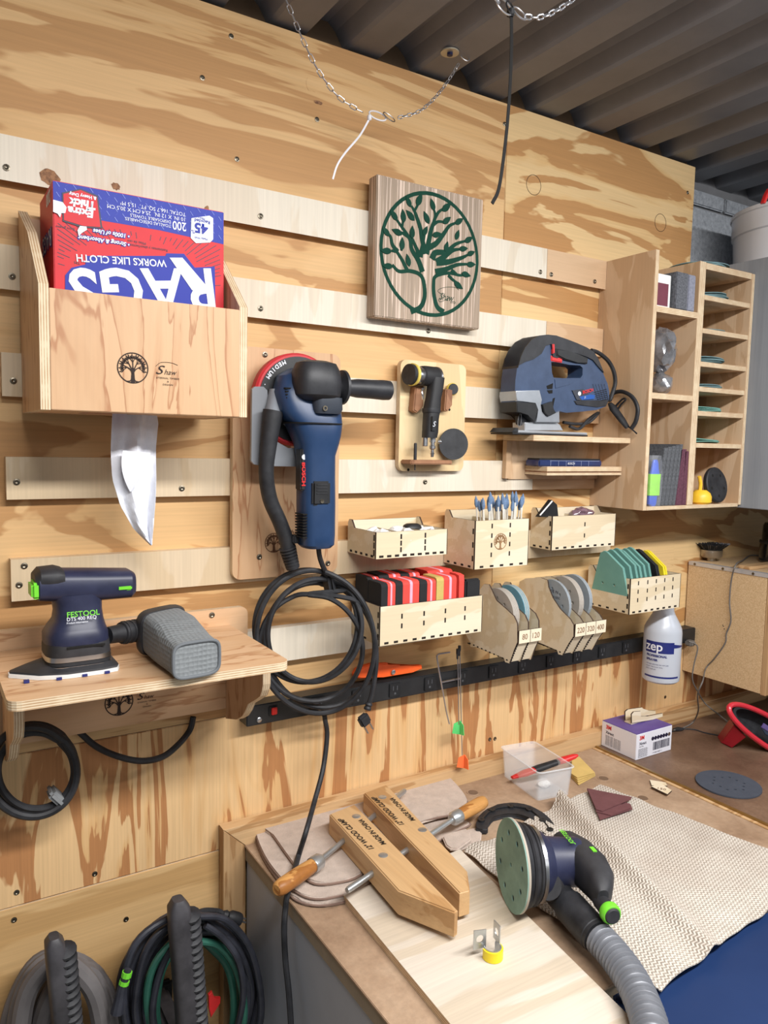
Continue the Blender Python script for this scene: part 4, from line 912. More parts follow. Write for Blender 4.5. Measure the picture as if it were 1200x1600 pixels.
for (pxs, top, rw, _), l_ in zip(specs, lab):
    ymid = (dy0+dy1)/2
    block(max(dx(pxs[0]), D0+.004), dx(pxs[1]), dy0+.001, ymid-.001, Dz0+.0042, W(pxs[0], top, -dy0).z, rw, l_+' of the wide bin')
for (pxs, top), l_ in zip((((556, 592), 905), ((592, 625), 899), ((626, 655), 897), ((668, 706), 893)), ('back left', 'second back', 'third back', 'last back')):
    ymid = (dy0+dy1)/2
    xa = W(pxs[0], 920, -(ymid+.002)).x; xb = W(pxs[1], 920, -(ymid+.002)).x
    block(max(xa, D0+.004), xb, ymid+.001, dy1, Dz0+.0042, W(pxs[0], top, -(ymid)).z, R3 if l_ != 'last back' else ((.5, 'blk_red'), (.12, 'blk_pink'), (.38, 'blk_red')), l_+' sanding block against the wall in the wide bin')
xa = dx(716); q = block(xa, dx(724), dy0+.001, dy0+.03, Dz0+.0042, W(716, 898, -dy0).z, ((1, 'blk_red'),), 'thin all red sanding pad in the wide bin', .012)
q = MB(); q.box(dx(727), dx(750), dy0+.001, dy0+.014, Dz0+.0042, W(735, 906, -dy0).z, .003); tag(q.build('sanding_pad', M['blk_black'], None), 'dark grey flat pad at the right end of the wide bin', 'sanding pad')
# triangular sheets in E
M['teal'] = plain('green_abrasive', (116, 168, 158), .85, var=.06, bmp=.3, bs_=1800)
def tri(x, label, mat, n=3, zt_=None, lean=.008, nm='sanding_sheet', cat='sandpaper', grp='green triangular sheets', tt=.0016):
    g = thing(nm, label, cat, (x, (Ey0+Ey1)/2, Ez0+.004), grp)
    y0, y1 = Ey0+.0045, Ey1-.006; zb = Ez0+.0045; zt_ = zt_ or zb+.078
    for k in range(n):
        xx = x+k*tt*1.35
        ym = (y0+y1)/2+.004; P = []
        for (a, z) in ((y0, zb), (y1, zb), (y1-.004, zb+.026), (ym+.014, zt_-.006), (ym+.004, zt_), (ym-.004, zt_-.002), (y0+.012, zt_-.030), (y0+.001, zb+.030)):
            P.append((xx+lean*(z-zb)/.08, a, z))
        hs = []
        for (hy, hz) in ((.35, .045), (.65, .045)) if k == 0 else ():
            cy, cz2 = y0+(y1-y0)*hy, zb+hz+.005; hs.append([(xx+lean*(cz2+sin(t)*.003-zb)/.08, cy+cos(t)*.003, cz2+sin(t)*.003) for t in [2*pi*i/10 for i in range(10)]])
        q = MB(); q.prism(P, (tt, 0, 0), holes=hs); q.build('sheet', mat, g, smooth=False)
ex = lambda u: E0+.004+(E1-E0-.010)*u
zt2 = W(1000, 852, -(Ey0+Ey1)/2*-1 if False else .06).z
for k, u in enumerate((0, .13, .24, .33, .42, .52)):
    tri(ex(u), ['green triangular sanding sheets nearest the left side of the bin', 'second leftmost pack of green triangular sanding sheets', 'third leftmost pack of green triangular sanding sheets', 'fourth leftmost pack of green triangular sanding sheets', 'fifth leftmost pack of green triangular sanding sheets', 'rightmost green triangular sheets, next to the black pad'][k], M['teal'], 3, zt2-.004+.002*(k % 3), -.010)
tri(ex(.68), 'black triangular pad standing between green sheets and yellow pad', M['rubber'], 2, zt2-.006, -.010, 'backing_pad', 'sanding pad', None, .004)
tri(ex(.80), 'bright yellow triangular pad at the right end of the bin', plain('bright_yellow_foam', (236, 214, 40), .7), 2, zt2-.010, -.004, 'backing_pad', 'sanding pad', None, .005)
# ================================================================ grit disc holders
def zf3(p, o=(530, 760, 2.609)): return zz(*o, [p])[0]
def holder(label, side_pts, front_top, n, nums, Xl, wslot, paper_cols, lab_y=0):
    """fan shaped holder: side panels are the traced profile on the plane x = Xl, slots to the right"""
    P = [XP(*zf3(p), Xl) for p in side_pts]
    g = thing('disc_holder', label, 'holder', (Xl, -.02, min(p.z for p in P)), 'laser cut disc holders'); 
    t = .003
    for k in range(n+1):
        q = MB(); q.prism([p+V((k*wslot, 0, 0)) for p in P], (t, 0, 0), em=1); q.build('side_panel', [M['laser'], LE], g, smooth=False)
    ft = XP(*zf3(front_top[0]), Xl); fb = XP(*zf3(front_top[1]), Xl); fbb = XP(*zf3(front_top[2]), Xl)
    back = V((Xl, -.0225, fbb.z+.006))
    for k in range(n):
        x0 = Xl+k*wslot+t+.0002; x1 = x0+wslot-t-.0004
        q = MB(); q.prism([(Xl+k*wslot+(0 if k else 0)+.0002, ft.y-.001, ft.z), (Xl+(k+1)*wslot+.0028, ft.y-.001, ft.z), (Xl+(k+1)*wslot+.0028, fb.y-.001, fb.z), (Xl+k*wslot+.0002, fb.y-.001, fb.z)], (0, -.003, 0), em=1); q.build('number_plate', [M['laser'], LE], g, smooth=False)
        q = MB(); q.prism([(x0, fb.y, fb.z), (x1, fb.y, fb.z), (x1, fbb.y+.002, fbb.z+.002), (x0, fbb.y+.002, fbb.z+.002)], (0, .001, .0025), em=1); q.build('lower_front', [M['laser'], LE], g, smooth=False)
        q = MB(); q.prism([(x0, fbb.y+.004, fbb.z+.004), (x1, fbb.y+.004, fbb.z+.004), (x1, -.0225, back.z), (x0, -.0225, back.z)], (0, 0, .0025), em=1); q.build('floor_panel', [M['laser'], LE], g, smooth=False)
        text(nums[k], .0145, (x0+wslot*.42, ft.y-.004, fb.z+(ft.z-fb.z)*.28), RX, UZ, plain('light_burn', (128, 90, 60), .8) if 'light_burn' not in bpy.data.materials else bpy.data.materials['light_burn'], g, align='CENTER', sx=.9)
    m = MB()
    for k in range(9): 
        u = (k+.5)/9; p = fb.lerp(fbb, u)
        for j in range(n): m.box(Xl+j*wslot+.0, Xl+j*wslot+.0028, p.y-.0008, p.y+.0012, p.z-.0012, p.z+.0012)
    p0_, p1_ = fbb, XP(*zf3(side_pts[0]), Xl)
    for k in range(10):
        p = p0_.lerp(V((Xl, -.022, p0_.z+.006)), (k+.6)/10.6); m.box(Xl-.0002, Xl+.0001, p.y-.0022, p.y+.0022, p.z+.003, p.z+.0055)
    m.build('joint_slots', M['burn'], g, smooth=False)['kind'] = 'stuff'
    return g, ft, fb, fbb
Xf = W(727, 990, .0185).x; Xg = W(812, 960, .0185).x
Fp = [(515, 600), (530, 520), (560, 440), (590, 398), (610, 400), (622, 425), (640, 465), (680, 500), (712, 530), (725, 560), (726, 635), (712, 668), (694, 722), (676, 716), (672, 700), (560, 655), (535, 655), (532, 634)]
wF = (W(821, 985, .11).x-W(797, 985, .11).x)*1.0
gF, f1, f2, f3 = holder('laser cut holder with two grit slots marked 80 and 120', Fp, [(728, 588), (726, 640), (694, 722)], 2, ('80', '120'), Xf, .0255, None)
Gp = [(735, 560), (728, 430), (735, 388), (760, 375), (820, 372), (848, 382), (852, 410), (870, 455), (900, 500), (940, 540), (955, 565), (955, 612), (935, 640), (910, 688), (893, 684), (888, 668), (850, 652), (740, 600)]
gG, g1, g2, g3 = holder('laser cut holder with three grit slots marked 220, 320 and 400', Gp, [(958, 560), (955, 612), (910, 688)], 3, ('220', '320', '400'), Xg, .0265, None)
M['grit_grey'] = plain('grey_abrasive', (176, 168, 158), .85, bmp=.3, bs_=1500); M['grit_blue'] = plain('blue_abrasive', (112, 160, 176), .85, bmp=.3); M['grit_bg'] = plain('blue_grey_backing', (150, 158, 164), .7)
def disc(cx, cy_, cz2, r, mats, label, n=1, grp=None, tt=.0016, holes=True, txt=None):
    g = thing('sanding_disc', label, 'sandpaper', (cx, cy_, cz2-r), grp)
    for k in range(n):
        x = cx+k*tt*1.3
        q = MB(); C_ = [(x, cy_+cos(a)*r, cz2+sin(a)*r) for a in [2*pi*i/40 for i in range(40)]]
        hs = [[(x, cy_+cos(b)*r*.62+cos(a)*r*.07, cz2+sin(b)*r*.62+sin(a)*r*.07) for a in [2*pi*i/8 for i in range(8)]] for b in [2*pi*j/8 for j in range(8)]] if holes and k == 0 else ()
        q.prism(C_, (tt, 0, 0), holes=hs); q.build('disc', M[mats[k % len(mats)]], g, smooth=False)
    if txt:
        for s_, sz, yy, z_ in txt: text(s_, sz, (cx, cy_+yy, cz2+z_), V((0, -1, 0)), UZ, M['dk_ink'], g)
    return g
yc = (f1.y-.024)/2-.004; rF = .047
zcF = XP(*zf3((655, 505)), Xf).z-.004
disc(Xf+.006, yc-.002, zcF-.006, rF, ['grit_grey'], 'stack of pale grey sanding discs in the slot marked 80', 7)
disc(Xf+.033, yc-.002, zcF-.002, rF, ['grit_blue', 'grit_grey'], 'blue sanding discs in the slot marked 120', 6)
zcG = XP(*zf3((905, 480)), Xg+.005).z+.002; yg = (g1.y-.022)/2-.006
disc(Xg+.006, yg, zcG-.006, rF, ['grit_bg'], 'blue grey disc printed P220 in the slot marked 220', 3, txt=(('P220', .017, .022, -.012), ('MADE IN', .008, .015, .022), ('ABRASIVE DISC', .006, .018, .012)))
disc(Xg+.033, yg, zcG-.002, rF, ['grit_grey'], 'pale sanding discs in the slot marked 320', 6)
disc(Xg+.0605, yg, zcG, rF, ['grit_bg'], 'grey holed sanding discs in the slot marked 400', 4)
# ================================================================ spray bottle
bx = W(1040, 1000, .09); zb_, zt_ = W(1038, 1066, .09).z, W(1040, 955, .09).z
rB = (W(1067, 1000, .09).x-W(1007, 1000, .09).x)/2*.615; zb_ += .004; bx = V(((W(1067, 1000, .09).x+W(1008, 1000, .09).x)/2+.004, -.082, zb_))
sb = thing('spray_bottle', 'translucent white spray bottle with blue print hanging under the sheet bin', 'bottle', bx)
m_, nt_, bs_ = newmat('translucent_bottle'); bs_.inputs['Base Color'].default_value = lin(214, 220, 230); bs_.inputs['Roughness'].default_value = .3; bs_.inputs['Transmission Weight'].default_value = .3; bs_.inputs['Subsurface Weight'].default_value = .2; bs_.inputs['Subsurface Radius'].default_value = (.01, .01, .01)
hB = zt_-zb_
MB().lathe([(rB*.86, 0), (rB*.97, .004), (rB, .012), (rB, hB*.70), (rB*.97, hB*.76), (rB*.85, hB*.83), (rB*.60, hB*.95), (rB*.52, hB*1.0), (rB*.5, hB*1.12)], bx, (0, 0, 1), 40).build('bottle', m_, sb)
MB().lathe([(rB*.5, hB*1.10), (rB*.5, hB*1.2), (rB*.4, hB*1.21)], bx, (0, 0, 1), 24).build('collar', M['white'], sb)
def wraptext(s_, size, ang0, z, mat, bold=0, r=None, name='lettering'):
    r = (r or rB)+.0006
    cu = bpy.data.curves.new('t', 'FONT'); cu.body = s_; cu.size = size; cu.offset = bold; ob = bpy.data.objects.new('t', cu); me = bpy.data.meshes.new_from_object(ob); bpy.data.objects.remove(ob); bpy.data.curves.remove(cu)
    for v in me.vertices:
        a = ang0-.62+v.co.x/r; v.co = V((bx.x+sin(a)*r, bx.y-cos(a)*r, bx.z+z+v.co.y))-ORG[sb.name]
    me.materials.clear(); me.materials.append(mat); me.name = name; o = bpy.data.objects.new(name, me); COL.objects.link(o); o.parent = sb; ORG[o.name] = ORG[sb.name]
M['navy'] = plain('navy_print', (30, 40, 108), .4)
def wrapbox(a0, a1, z0, z1, mat, nm, r=None, dz=0):
    r = (r or rB)+.0003; q = MB(); q.grid(lambda u, v: (bx.x+sin(a0-.62+(a1-a0)*u)*r, bx.y-cos(a0-.62+(a1-a0)*u)*r, bx.z+z0+(z1-z0)*v*(1 if not dz else (.25+.75*(1-u)))), 12, 2); q.build(nm, mat, sb)
wrapbox(-.2, 1.1, hB*.52, hB*.60, M['navy'], 'navy_band', dz=1); wrapbox(-1.25, .35, hB*.44, hB*.60, M['navy'], 'navy_oval')
wraptext('zep', .028, -1.2, hB*.475, M['white_ink'], .0004, rB+.0004); wraptext('PROFESSIONAL', .0068, -1.15, hB*.385, M['navy'], .0003); wraptext('SPRAYER', .0068, -1.15, hB*.325, M['navy'], .0003)
for k, t_ in enumerate(('THE BEST SPRAYER FOR ANY JOB', 'ADJUST THE FLOW WELL', 'SPRAY AND GO')): wraptext(t_, .0034, -1.15, hB*(.27-.035*k), M['navy'])
wrapbox(-1.25, .75, hB*.09, hB*.115, M['navy'], 'navy_stripe')
# ================================================================ small tools on the strip
M['orange'] = plain('orange_plastic', (236, 92, 30), .45, var=.1); 
ok = thing('utility_knife', 'flat orange utility knife lying on the power strip behind the black cord', 'knife', W(610, 1055, .02))
m = MB(); pts = [W(a, b, .026) for a, b in zz(530, 760, 2.609, [(62, 765), (75, 745), (130, 725), (200, 722), (260, 735), (338, 730), (340, 745), (300, 758), (180, 778), (90, 784), (65, 778)])]
m.prism(pts, (0, .012, 0), bev=.002); m.build('handle', M['orange'], ok)
m = MB(); 
c = W(614, 1050, .027); m.lathe([(.004, 0), (.0045, .002), (.002, .003)], c, (0, -1, 0), 12); m.build('button', M['steel'], ok)
hk = thing('hex_key', 'bent steel hex key hanging from the front of the power strip', 'hex key', W(690, 1060, .036))
m = MB(); m.tube(smoothpath([W(a, b, .04) for a, b in ((703, 1019), (690, 1021), (684, 1023), (683, 1030), (690, 1070), (697, 1110), (702, 1131))], 4), .0016, 6); m.build('rod', M['steel'], hk)
def dart(label, pts, fin, col, nm='fin_arrow'):
    g = thing(nm, label, 'dart', W(*pts[0], .04))
    P = [W(a, b, .042) for a, b in pts]; MB().tube(P, .0011, 6).build('shaft', M['steel'], g)
    MB().lathe([(.0028, 0), (.003, .008), (.002, .012), (.002, .018), (.0012, .02)], P[0]+V((0, 0, .004)), (0, 0, -1), 10).build('head', M['rubber'], g)
    c = W(*fin, .042); mt = plain(nm+'_fin', col, .4) if isinstance(col, tuple) else col
    for k in range(3):
        a = radians(30+120*k); dx_, dy_ = cos(a)*.014, sin(a)*.014
        q = MB(); q.prism([c+V((0, 0, .014)), c+V((dx_*.8, dy_*.8, .008)), c+V((dx_, dy_, -.011)), c+V((0, 0, -.013))], V((-dy_, dx_, 0))*.08); q.build('fin', mt, g, smooth=False)
dart('thin steel dart with pale green fins hanging by the power strip', [(715, 1017), (717, 1132)], (718, 1137), (96, 214, 120))
dart('thin steel dart with orange fins, hanging lowest below the power strip', [(718, 1012), (722, 1180)], (725, 1190), (255, 120, 66), 'fin_arrow')
q = MB(); p0, p1 = W(690, 1066, .036), W(719, 1060, .036); q.tube([p0, p1], .002, 6); tag(q.build('magnet_bar', M['steel'], None), 'short steel magnetic bar on the strip holding the hanging rods', 'magnet')
# cord plugged below the polisher coil and running down to the floor past the clamp
pc_ = thing('extension_lead', 'long black cord plugged into the power strip, running down over the bench edge', 'cord', W(505, 1115, .05))
a0, a1 = W(487, 1103, .04), W(507, 1118, .06)
MB().lathe([(.008, 0), (.0105, .004), (.0105, .012), (.009, .016)], a0, a1-a0, 16).build('plug', M['rubber'], pc_)
m = MB(); m.tube(smoothpath([a1, W(508, 1125, .06), W(511, 1150, .06), W(505, 1200, .07), W(492, 1250, .10), W(478, 1300, .15)] + [H(a, b, z) for a, b, z in ((467, 1335, .961), (460, 1360, .957), (453, 1385, .955), (448, 1403, .945))] + [XP(446, 1420, .437), XP(444, 1450, .432), XP(446, 1500, .432), XP(452, 1560, .430), XP(456, 1640, .425), XP(456, 1760, .42)], 6), .0043, 8); m.build('cord', M['rubber'], pc_)
# ================================================================ cabinet with cubbies
cb = thing('cubby_cabinet', 'birch plywood wall cabinet with three tall cubbies and a column of thin paper slots', 'cabinet', (1.41, 0, 1.477))
CXa, CXb, CD, CZ0, CZ1 = 1.2475, 1.5785, .142, 1.477, 1.992
def cpan(nm, x0, x1, y0, y1, z0, z1, ax_, bev=.0004): return MB().box(x0, x1, y0, y1, z0, z1, bev, thin='xyz'.index(ax_)).build(nm, [M['birch'], M['edge_'+ax_]], cb, smooth=False)
cpan('side_panel', CXa, CXa+.011, -CD, -.0005, CZ0, CZ1, 'x')
dvx = W(1094, 440, CD).x; dvx2 = W(1103, 440, CD).x
cpan('divider', dvx-.001, dvx2, -CD+.001, -.0005, CZ0+.008, CZ1-.002, 'x')
cpan('side_panel', CXb-.010, CXb, -CD, -.0005, CZ0+.004, CZ1-.004, 'x')
cpan('bottom_panel', CXa+.0112, CXb-.0102, -CD+.0005, -.0005, CZ0, CZ0+.0075, 'z')
cpan('top_panel', dvx2+.0002, CXb-.0102, -CD+.001, -.0005, CZ1-.016, CZ1-.003, 'z')
Lz = [W(1026, 477, CD).z, W(1017, 613, CD).z]
for z in Lz: cpan('shelf', CXa+.0112, dvx-.0012, -CD+.001, -.0005, z-.012, z, 'z')
Sz = []
for px, py in ((1105, 461), (1102, 513), (1099, 565), (1096, 604), (1094, 642), (1091, 692)):
    z = W(px, py, CD).z; Sz.append(z); cpan('thin_shelf', dvx2+.0002, CXb-.0102, -CD+.001, -.0005, z-.010, z, 'z')
# paper discs in the slots
M['teal_d'] = plain('blue_green_abrasive', (112, 142, 146), .85, var=.12)
def slot_discs(z, n, k, col, lab, r=.058, x=None):
    g = thing('sanding_discs', lab, 'sandpaper', ((dvx2+CXb-.01)/2-.006, -.08, z+.0003))
    rd = random.Random(k)
    for i in range(n):
        cx = (dvx2+CXb-.01)/2-.008+rd.uniform(-.004, .004) if x is None else x+rd.uniform(-.01, .01); cy = -.142+r+.006+rd.uniform(0, .006); w_ = rd.uniform(.0006, .0022)
        q = MB()
        rows = []
        for rr in (0, .3, .6, .85, 1):
            rows.append([(cx+cos(2*pi*j/32)*r*max(rr, .001), cy+sin(2*pi*j/32)*r*max(rr, .001), z+.0018+i*.0026+w_*sin(2*pi*j/32*2+i+k)*rr*rr+w_*rr*rr) for j in range(32)])
        q.rings(rows, cap=False); q.rings([[(p[0], p[1], p[2]-.0016) for p in r_] for r_ in rows[::-1]], cap=False); q.rings([rows[-1], [(p[0], p[1], p[2]-.0016) for p in rows[-1]]], cap=False)
        q.build('disc', M[col], g)
    return g
slot_names = ['topmost', 'second', 'third', 'fourth', 'fifth', 'sixth']
for k, (z, n) in enumerate(zip(Sz, (5, 2, 5, 3, 4, 3))): slot_discs(z, n, k, 'teal' if k > 3 else 'teal_d', 'blue green sanding discs in the %s thin slot of the cabinet' % slot_names[k])
slot_discs(CZ1-.003, 4, 11, 'teal_d', 'grey green sanding discs lying on top of the cabinet', .060, (dvx2+CXb)/2-.022)
# top cubby
q = MB(); z = Lz[0]+.0004; q.box(CXa+.0125, CXa+.0155, -.118, -.02, z, z+.088, .0005); tag(q.build('black_sheet', M['black'], None), 'thin black sheet standing at the left of the top cubby', 'sheet')
g = thing('carton', 'small white and maroon carton in the top cubby of the cabinet', 'box', (1.285, -.09, z))
xa_, xb_ = XP(1026, 470, CXa+.018).x, W(1047, 470, .130).x
q = MB(); q.box(xa_, xb_, -.130, -.075, z, z+.066, .001); q.build('body', M['white'], g); q = MB(); q.box(xa_+.0015, xb_-.0075, -.1304, -.1298, z+.004, z+.048); q.build('maroon_panel', plain('maroon_print', (112, 50, 66), .5), g)
M['foam_dk'] = plain('speckled_grey_foam', (92, 94, 100), .95, var=.45, vs=260, bmp=.5, bs_=900)
xa_, xb_ = W(1055, 470, .139).x, W(1085, 470, .139).x
g = thing('sanding_sponge', 'speckled dark grey foam block in the top cubby beside the carton', 'sanding block', ((xa_+xb_)/2, -.09, z))
MB().box(xa_, xa_+(xb_-xa_)*.62, -.140, -.05, z, z+.074, .0015).build('dark_layer', M['foam_dk'], g); MB().box(xa_+(xb_-xa_)*.625, xb_, -.140, -.05, z, z+.073, .0015).build('pale_layer', plain('pale_grey_foam', (134, 136, 150), .95, var=.2, vs=200), g)
# middle cubby: foil bags
m_ = plain('crinkled_clear_bag', (150, 150, 154), .18, .55, var=.4, vs=60, coat=.8, bmp=.6, bs_=70); M['bag'] = m_
z = Lz[1]
zbm = (W(1036, 583, .12).z); o = wad((W(1040, 590, .118).x, -.105, z+(zbm-z)/2+.001), .034, (.66, .8, (zbm-z)/2/.030*.95), 3, M['bag'], 'clear_bag', 3, .16); tag(o, 'clear crinkled bag of dark parts at the bottom of the middle cubby', 'bag')
o = wad((W(1041, 548, .118).x, -.105, W(1038, 548, .118).z+.004), .046, (.56, .7, 1.0), 5, M['bag'], 'clear_bag', 3, .2); tag(o, 'larger clear crinkled bag on top of the small one in the middle cubby', 'bag')
# bottom cubby
z = CZ0+.0078
M['scrub'] = plain('grey_scrub_pad', (84, 86, 90), .95, var=.35, vs=220, bmp=.6, bs_=700); M['scrub_m'] = plain('maroon_scrub_pad', (92, 50, 66), .95, var=.3, vs=220, bmp=.6, bs_=700)
def pad(px0, px1, py, mat, lab, d=.139, h=.124, lean=.006, dep=.10):
    x0, x1 = W(px0, py, d).x, W(px1, py, d).x
    q = MB(); q.prism([(x0, -d, z), (x1, -d, z), (x1+lean, -d, z+h), (x0+lean, -d, z+h)], (0, dep, 0), bev=.001); o = q.build('scouring_pad', mat, None, loc=((x0+x1)/2, -d, z)); tag(o, lab, 'scouring pad', 'scouring pads in the bottom cubby'); return o
edges = [1026, 1032, 1038, 1044, 1050, 1055.5]
nm_ = ['leftmost', 'second', 'third', 'fourth', 'rightmost']
for k in range(5): pad(edges[k], edges[k+1]-.4, 785, M['scrub'], nm_[k]+' grey scouring pad standing in the bottom cubby', lean=.016, h=.126-.002*(4-k)+.002)
pad(1056, 1065, 785, M['scrub_m'], 'left maroon scouring pad beside the grey pads', lean=.008, h=.118); pad(1065.5, 1075, 785, M['scrub_m'], 'right maroon scouring pad against the divider', lean=.002, h=.114)
g = thing('cleaner_pack', 'blue and lime green pack in clear film in the bottom cubby', 'package', (W(1021, 785, .135).x, -.125, z))
cx_ = W(1021, 785, .132).x; sc_ = W(1031, 740, .132).x-W(1021, 740, .132).x
q = MB(); q.loft([(V((cx_, -.131, z+h_)), V((sc_*w_, 0, 0)), V((0, .008*w_, 0))) for h_, w_ in ((.0, .5), (.004, .8), (.03, .85), (.06, .8), (.075, .55), (.088, .45), (.095, .3))], 16); q.build('bottle', plain('cobalt_blue', (36, 84, 200), .35), g)
q = MB(); q.loft([(V((cx_, -.131, z+h_)), V((sc_*.9, 0, 0)), V((0, .0085, 0))) for h_ in (.022, .066)], 16); q.build('label', plain('lime_label', (146, 220, 50), .4), g)
m_, nt_, bs_ = newmat('clear_film'); bs_.inputs['Base Color'].default_value = (.9, .93, 1, 1); bs_.inputs['Roughness'].default_value = .08; bs_.inputs['Alpha'].default_value = .12; bump(nt_, noise(nt_, coords(nt_), 90, 2), bs_, .9, .003); M['film'] = m_
q = MB(); q.loft([(V((cx_, -.131, z+h_)), V((sc_*w_, 0, 0)), V((0, .0105*w_, 0))) for h_, w_ in ((.0, .9), (.03, 1.02), (.06, 1.0), (.09, .9), (.104, .75))], 16); q.build('film', M['film'], g)
g = thing('chalk_line', 'yellow rounded plastic tool in the lowest cubby of the slot column', 'tool', (W(1103, 785, .125).x, -.12, z))
M['yel'] = plain('yellow_plastic', (244, 196, 54), .4)
cx_ = W(1095, 785, .125).x; sc_ = (W(1107, 770, .125).x-W(1087, 770, .125).x)/2; cx_ = max(cx_, dvx2+.003+sc_)
q = MB(); q.lathe([(sc_*.8, 0), (sc_, .004), (sc_, .016), (sc_*.85, .024), (sc_*.5, .030)], (cx_, -.124, z), (0, 0, 1), 24); q.build('body', M['yel'], g)
q = MB(); q.tube(smoothpath([(cx_-.004, -.124, z+.028), (cx_-.003, -.124, z+.042), (cx_-.006, -.124, z+.052), (cx_-.009, -.124, z+.060)], 4), .004, 8); q.build('neck', M['yel'], g)
g = thing('backing_pad', 'black round backing pad leaning in the lowest cubby of the slot column', 'sanding pad', (W(1118, 785, .11).x, -.1, z))
pcn = V((W(1117, 754, .125).x, -.124, z+.040)); nn = V((.05, -.95, .2)).normalized()
q = MB(); q.lathe([(0, -.004), (.036, -.004), (.0395, 0), (.0395, .006), (.037, .008), (.012, .008), (0, .006)], pcn, nn, 40); q.build('pad', M['rubber'], g)
for k in range(5):
    a = 2*pi*k/5+.3; aa = nn.cross(V((0, 0, 1))).normalized(); bb = nn.cross(aa); MB().lathe([(.0035, 0), (0, .0003)], pcn+nn*.0082+(aa*cos(a)+bb*sin(a))*.025, nn, 10).build('dust_hole', M['dark'], g)
# ================================================================ grey tall cabinet at the right edge, bucket on it
gc = thing('storage_cabinet', 'grey painted tall cupboard at the right edge with a white bucket on it', 'cabinet', (1.8, -.25, 1.47))
M['grey_brush'] = wood('grey_washed_panel', (150, 154, 160), (142, 146, 152), 'z', 12, .06, 3, .2, fine=.08, seed=41)
gz1 = XP(1172, 408, 1.585).z; gz0 = XP(1157, 793, 1.585).z
MB().box(1.5795, 1.594, -.50, -.002, gz0, gz1, .001).build('side_panel', M['grey_brush'], gc); MB().box(1.5945, 2.3, -.50, -.002, gz1-.015, gz1, .001).build('top_panel', M['grey_brush'], gc)
MB().box(1.5945, 2.3, -.499, -.002, gz0+.0005, gz0+.015, .001).build('bottom_panel', M['grey_brush'], gc); MB().box(1.5945, 2.3, -.515, -.501, gz0, gz1, .001).build('door', M['grey_brush'], gc); MB().box(2.286, 2.3, -.499, -.002, gz0+.016, gz1-.016, .001).build('side_panel', M['grey_brush'], gc)
bk = thing('bucket', 'translucent white plastic bucket with a red lid clip on the grey cupboard', 'bucket', (1.72, -.13, gz1))
m_, nt_, bs_ = newmat('milky_bucket'); bs_.inputs['Base Color'].default_value = lin(236, 238, 244); bs_.inputs['Roughness'].default_value = .22; bs_.inputs['Transmission Weight'].default_value = .15
bc_ = V((1.755, -.13, gz1+.0005)); 
MB().lathe([(.128, 0), (.134, .004), (.138, .075), (.142, .078), (.143, .118), (.146, .12), (.146, .128), (.14, .128), (.138, .1)], bc_, (0, 0, 1), 56, cap=False).build('body', m_, bk)
MB().lathe([(.137, .095), (0, .095)], bc_, (0, 0, 1), 56, cap=False).build('contents', M['wad'], bk)
q = MB(); q.tube(smoothpath([bc_+V((-.135+.04, -.12, .11)), bc_+V((-.09, -.12, .15)), bc_+V((-.06, -.10, .20)), bc_+V((-.02, -.08, .22))], 5), .005, 8); q.build('red_handle', M['tool_red'], bk)
MB().loft([(W(1192, 318, .22), V((.004, 0, 0)), V((0, .005, 0))), (W(1197, 305, .22), V((.005, 0, 0)), V((0, .005, 0))), (W(1202, 295, .22), V((.004, 0, 0)), V((0, .005, 0)))], 8).build('red_clip', M['tool_red'], bk)
# ================================================================ chipboard box shelf
cs = thing('chipboard_shelf', 'chipboard sided box shelf with an aluminium strip, right above the bench', 'shelf', (1.9, -.1, 1.06))
m_, nt_, bs_ = newmat('chipboard'); v_ = coords(nt_); vo = N(nt_, 'TexVoronoi', Scale=620.0); nt_.links.new(v_, vo.inputs['Vector'])
c1 = ramp(nt_, vo.outputs['Color'], [(.2, lin(194, 162, 120)), (.5, lin(206, 174, 132)), (.85, lin(216, 188, 148))]); nt_.links.new(c1, bs_.inputs['Base Color']); bs_.inputs['Roughness'].default_value = .8; bump(nt_, vo.outputs['Distance'], bs_, .15); M['chip'] = m_
MB().box(1.600, 1.616, -.203, -.0015, 1.058, 1.330, .0006).build('side_panel', M['chip'], cs); MB().box(1.6165, 2.3, -.203, -.0015, 1.316, 1.330, .0006).build('top_panel', M['chip'], cs)
MB().box(1.6165, 2.3, -.203, -.0015, 1.058, 1.072, .0006).build('bottom_panel', M['chip'], cs); MB().box(1.600, 2.3, -.216, -.2035, 1.056, 1.3305, .001).build('front_frame', M['pine_v'], cs)
MB().box(1.5985, 1.612, -.216, -.003, 1.3303, 1.3315).box(1.5985, 1.5997, -.216, -.003, 1.3225, 1.3302).build('metal_strip', plain('aluminium', (206, 208, 214), .4, .6), cs)
for y in (-.02, -.095, -.17): MB().lathe([(.003, 0), (.0032, .0008), (.0012, .0008), (0, .0003)], (1.5985, y, 1.3265), (-1, 0, 0), 12).build('screw', M['screw'], cs)
MB().box(1.618, 2.3, -.150, -.120, 1.3303, 1.338, .001).build('batten', M['pine'], cs)
zsf = 1.3305
cc = XP(1112, 873, 1.64); cc = V((1.655, -.085, zsf+.0006)); cc = V((H(1111, 876, zsf).x, H(1111, 876, zsf).y, zsf+.0006))
g = thing('wire_cup_brush', 'steel cup brush with dark crimped wires on the chipboard shelf', 'brush', cc)
MB().lathe([(.010, 0), (.010, .006), (.022, .008), (.025, .012), (.0255, .026), (.026, .027), (.023, .028)], cc, (0, 0, 1), 32).build('cup', plain('brushed_steel', (176, 170, 160), .35, .9), g)
q = MB(); rd = random.Random(8)
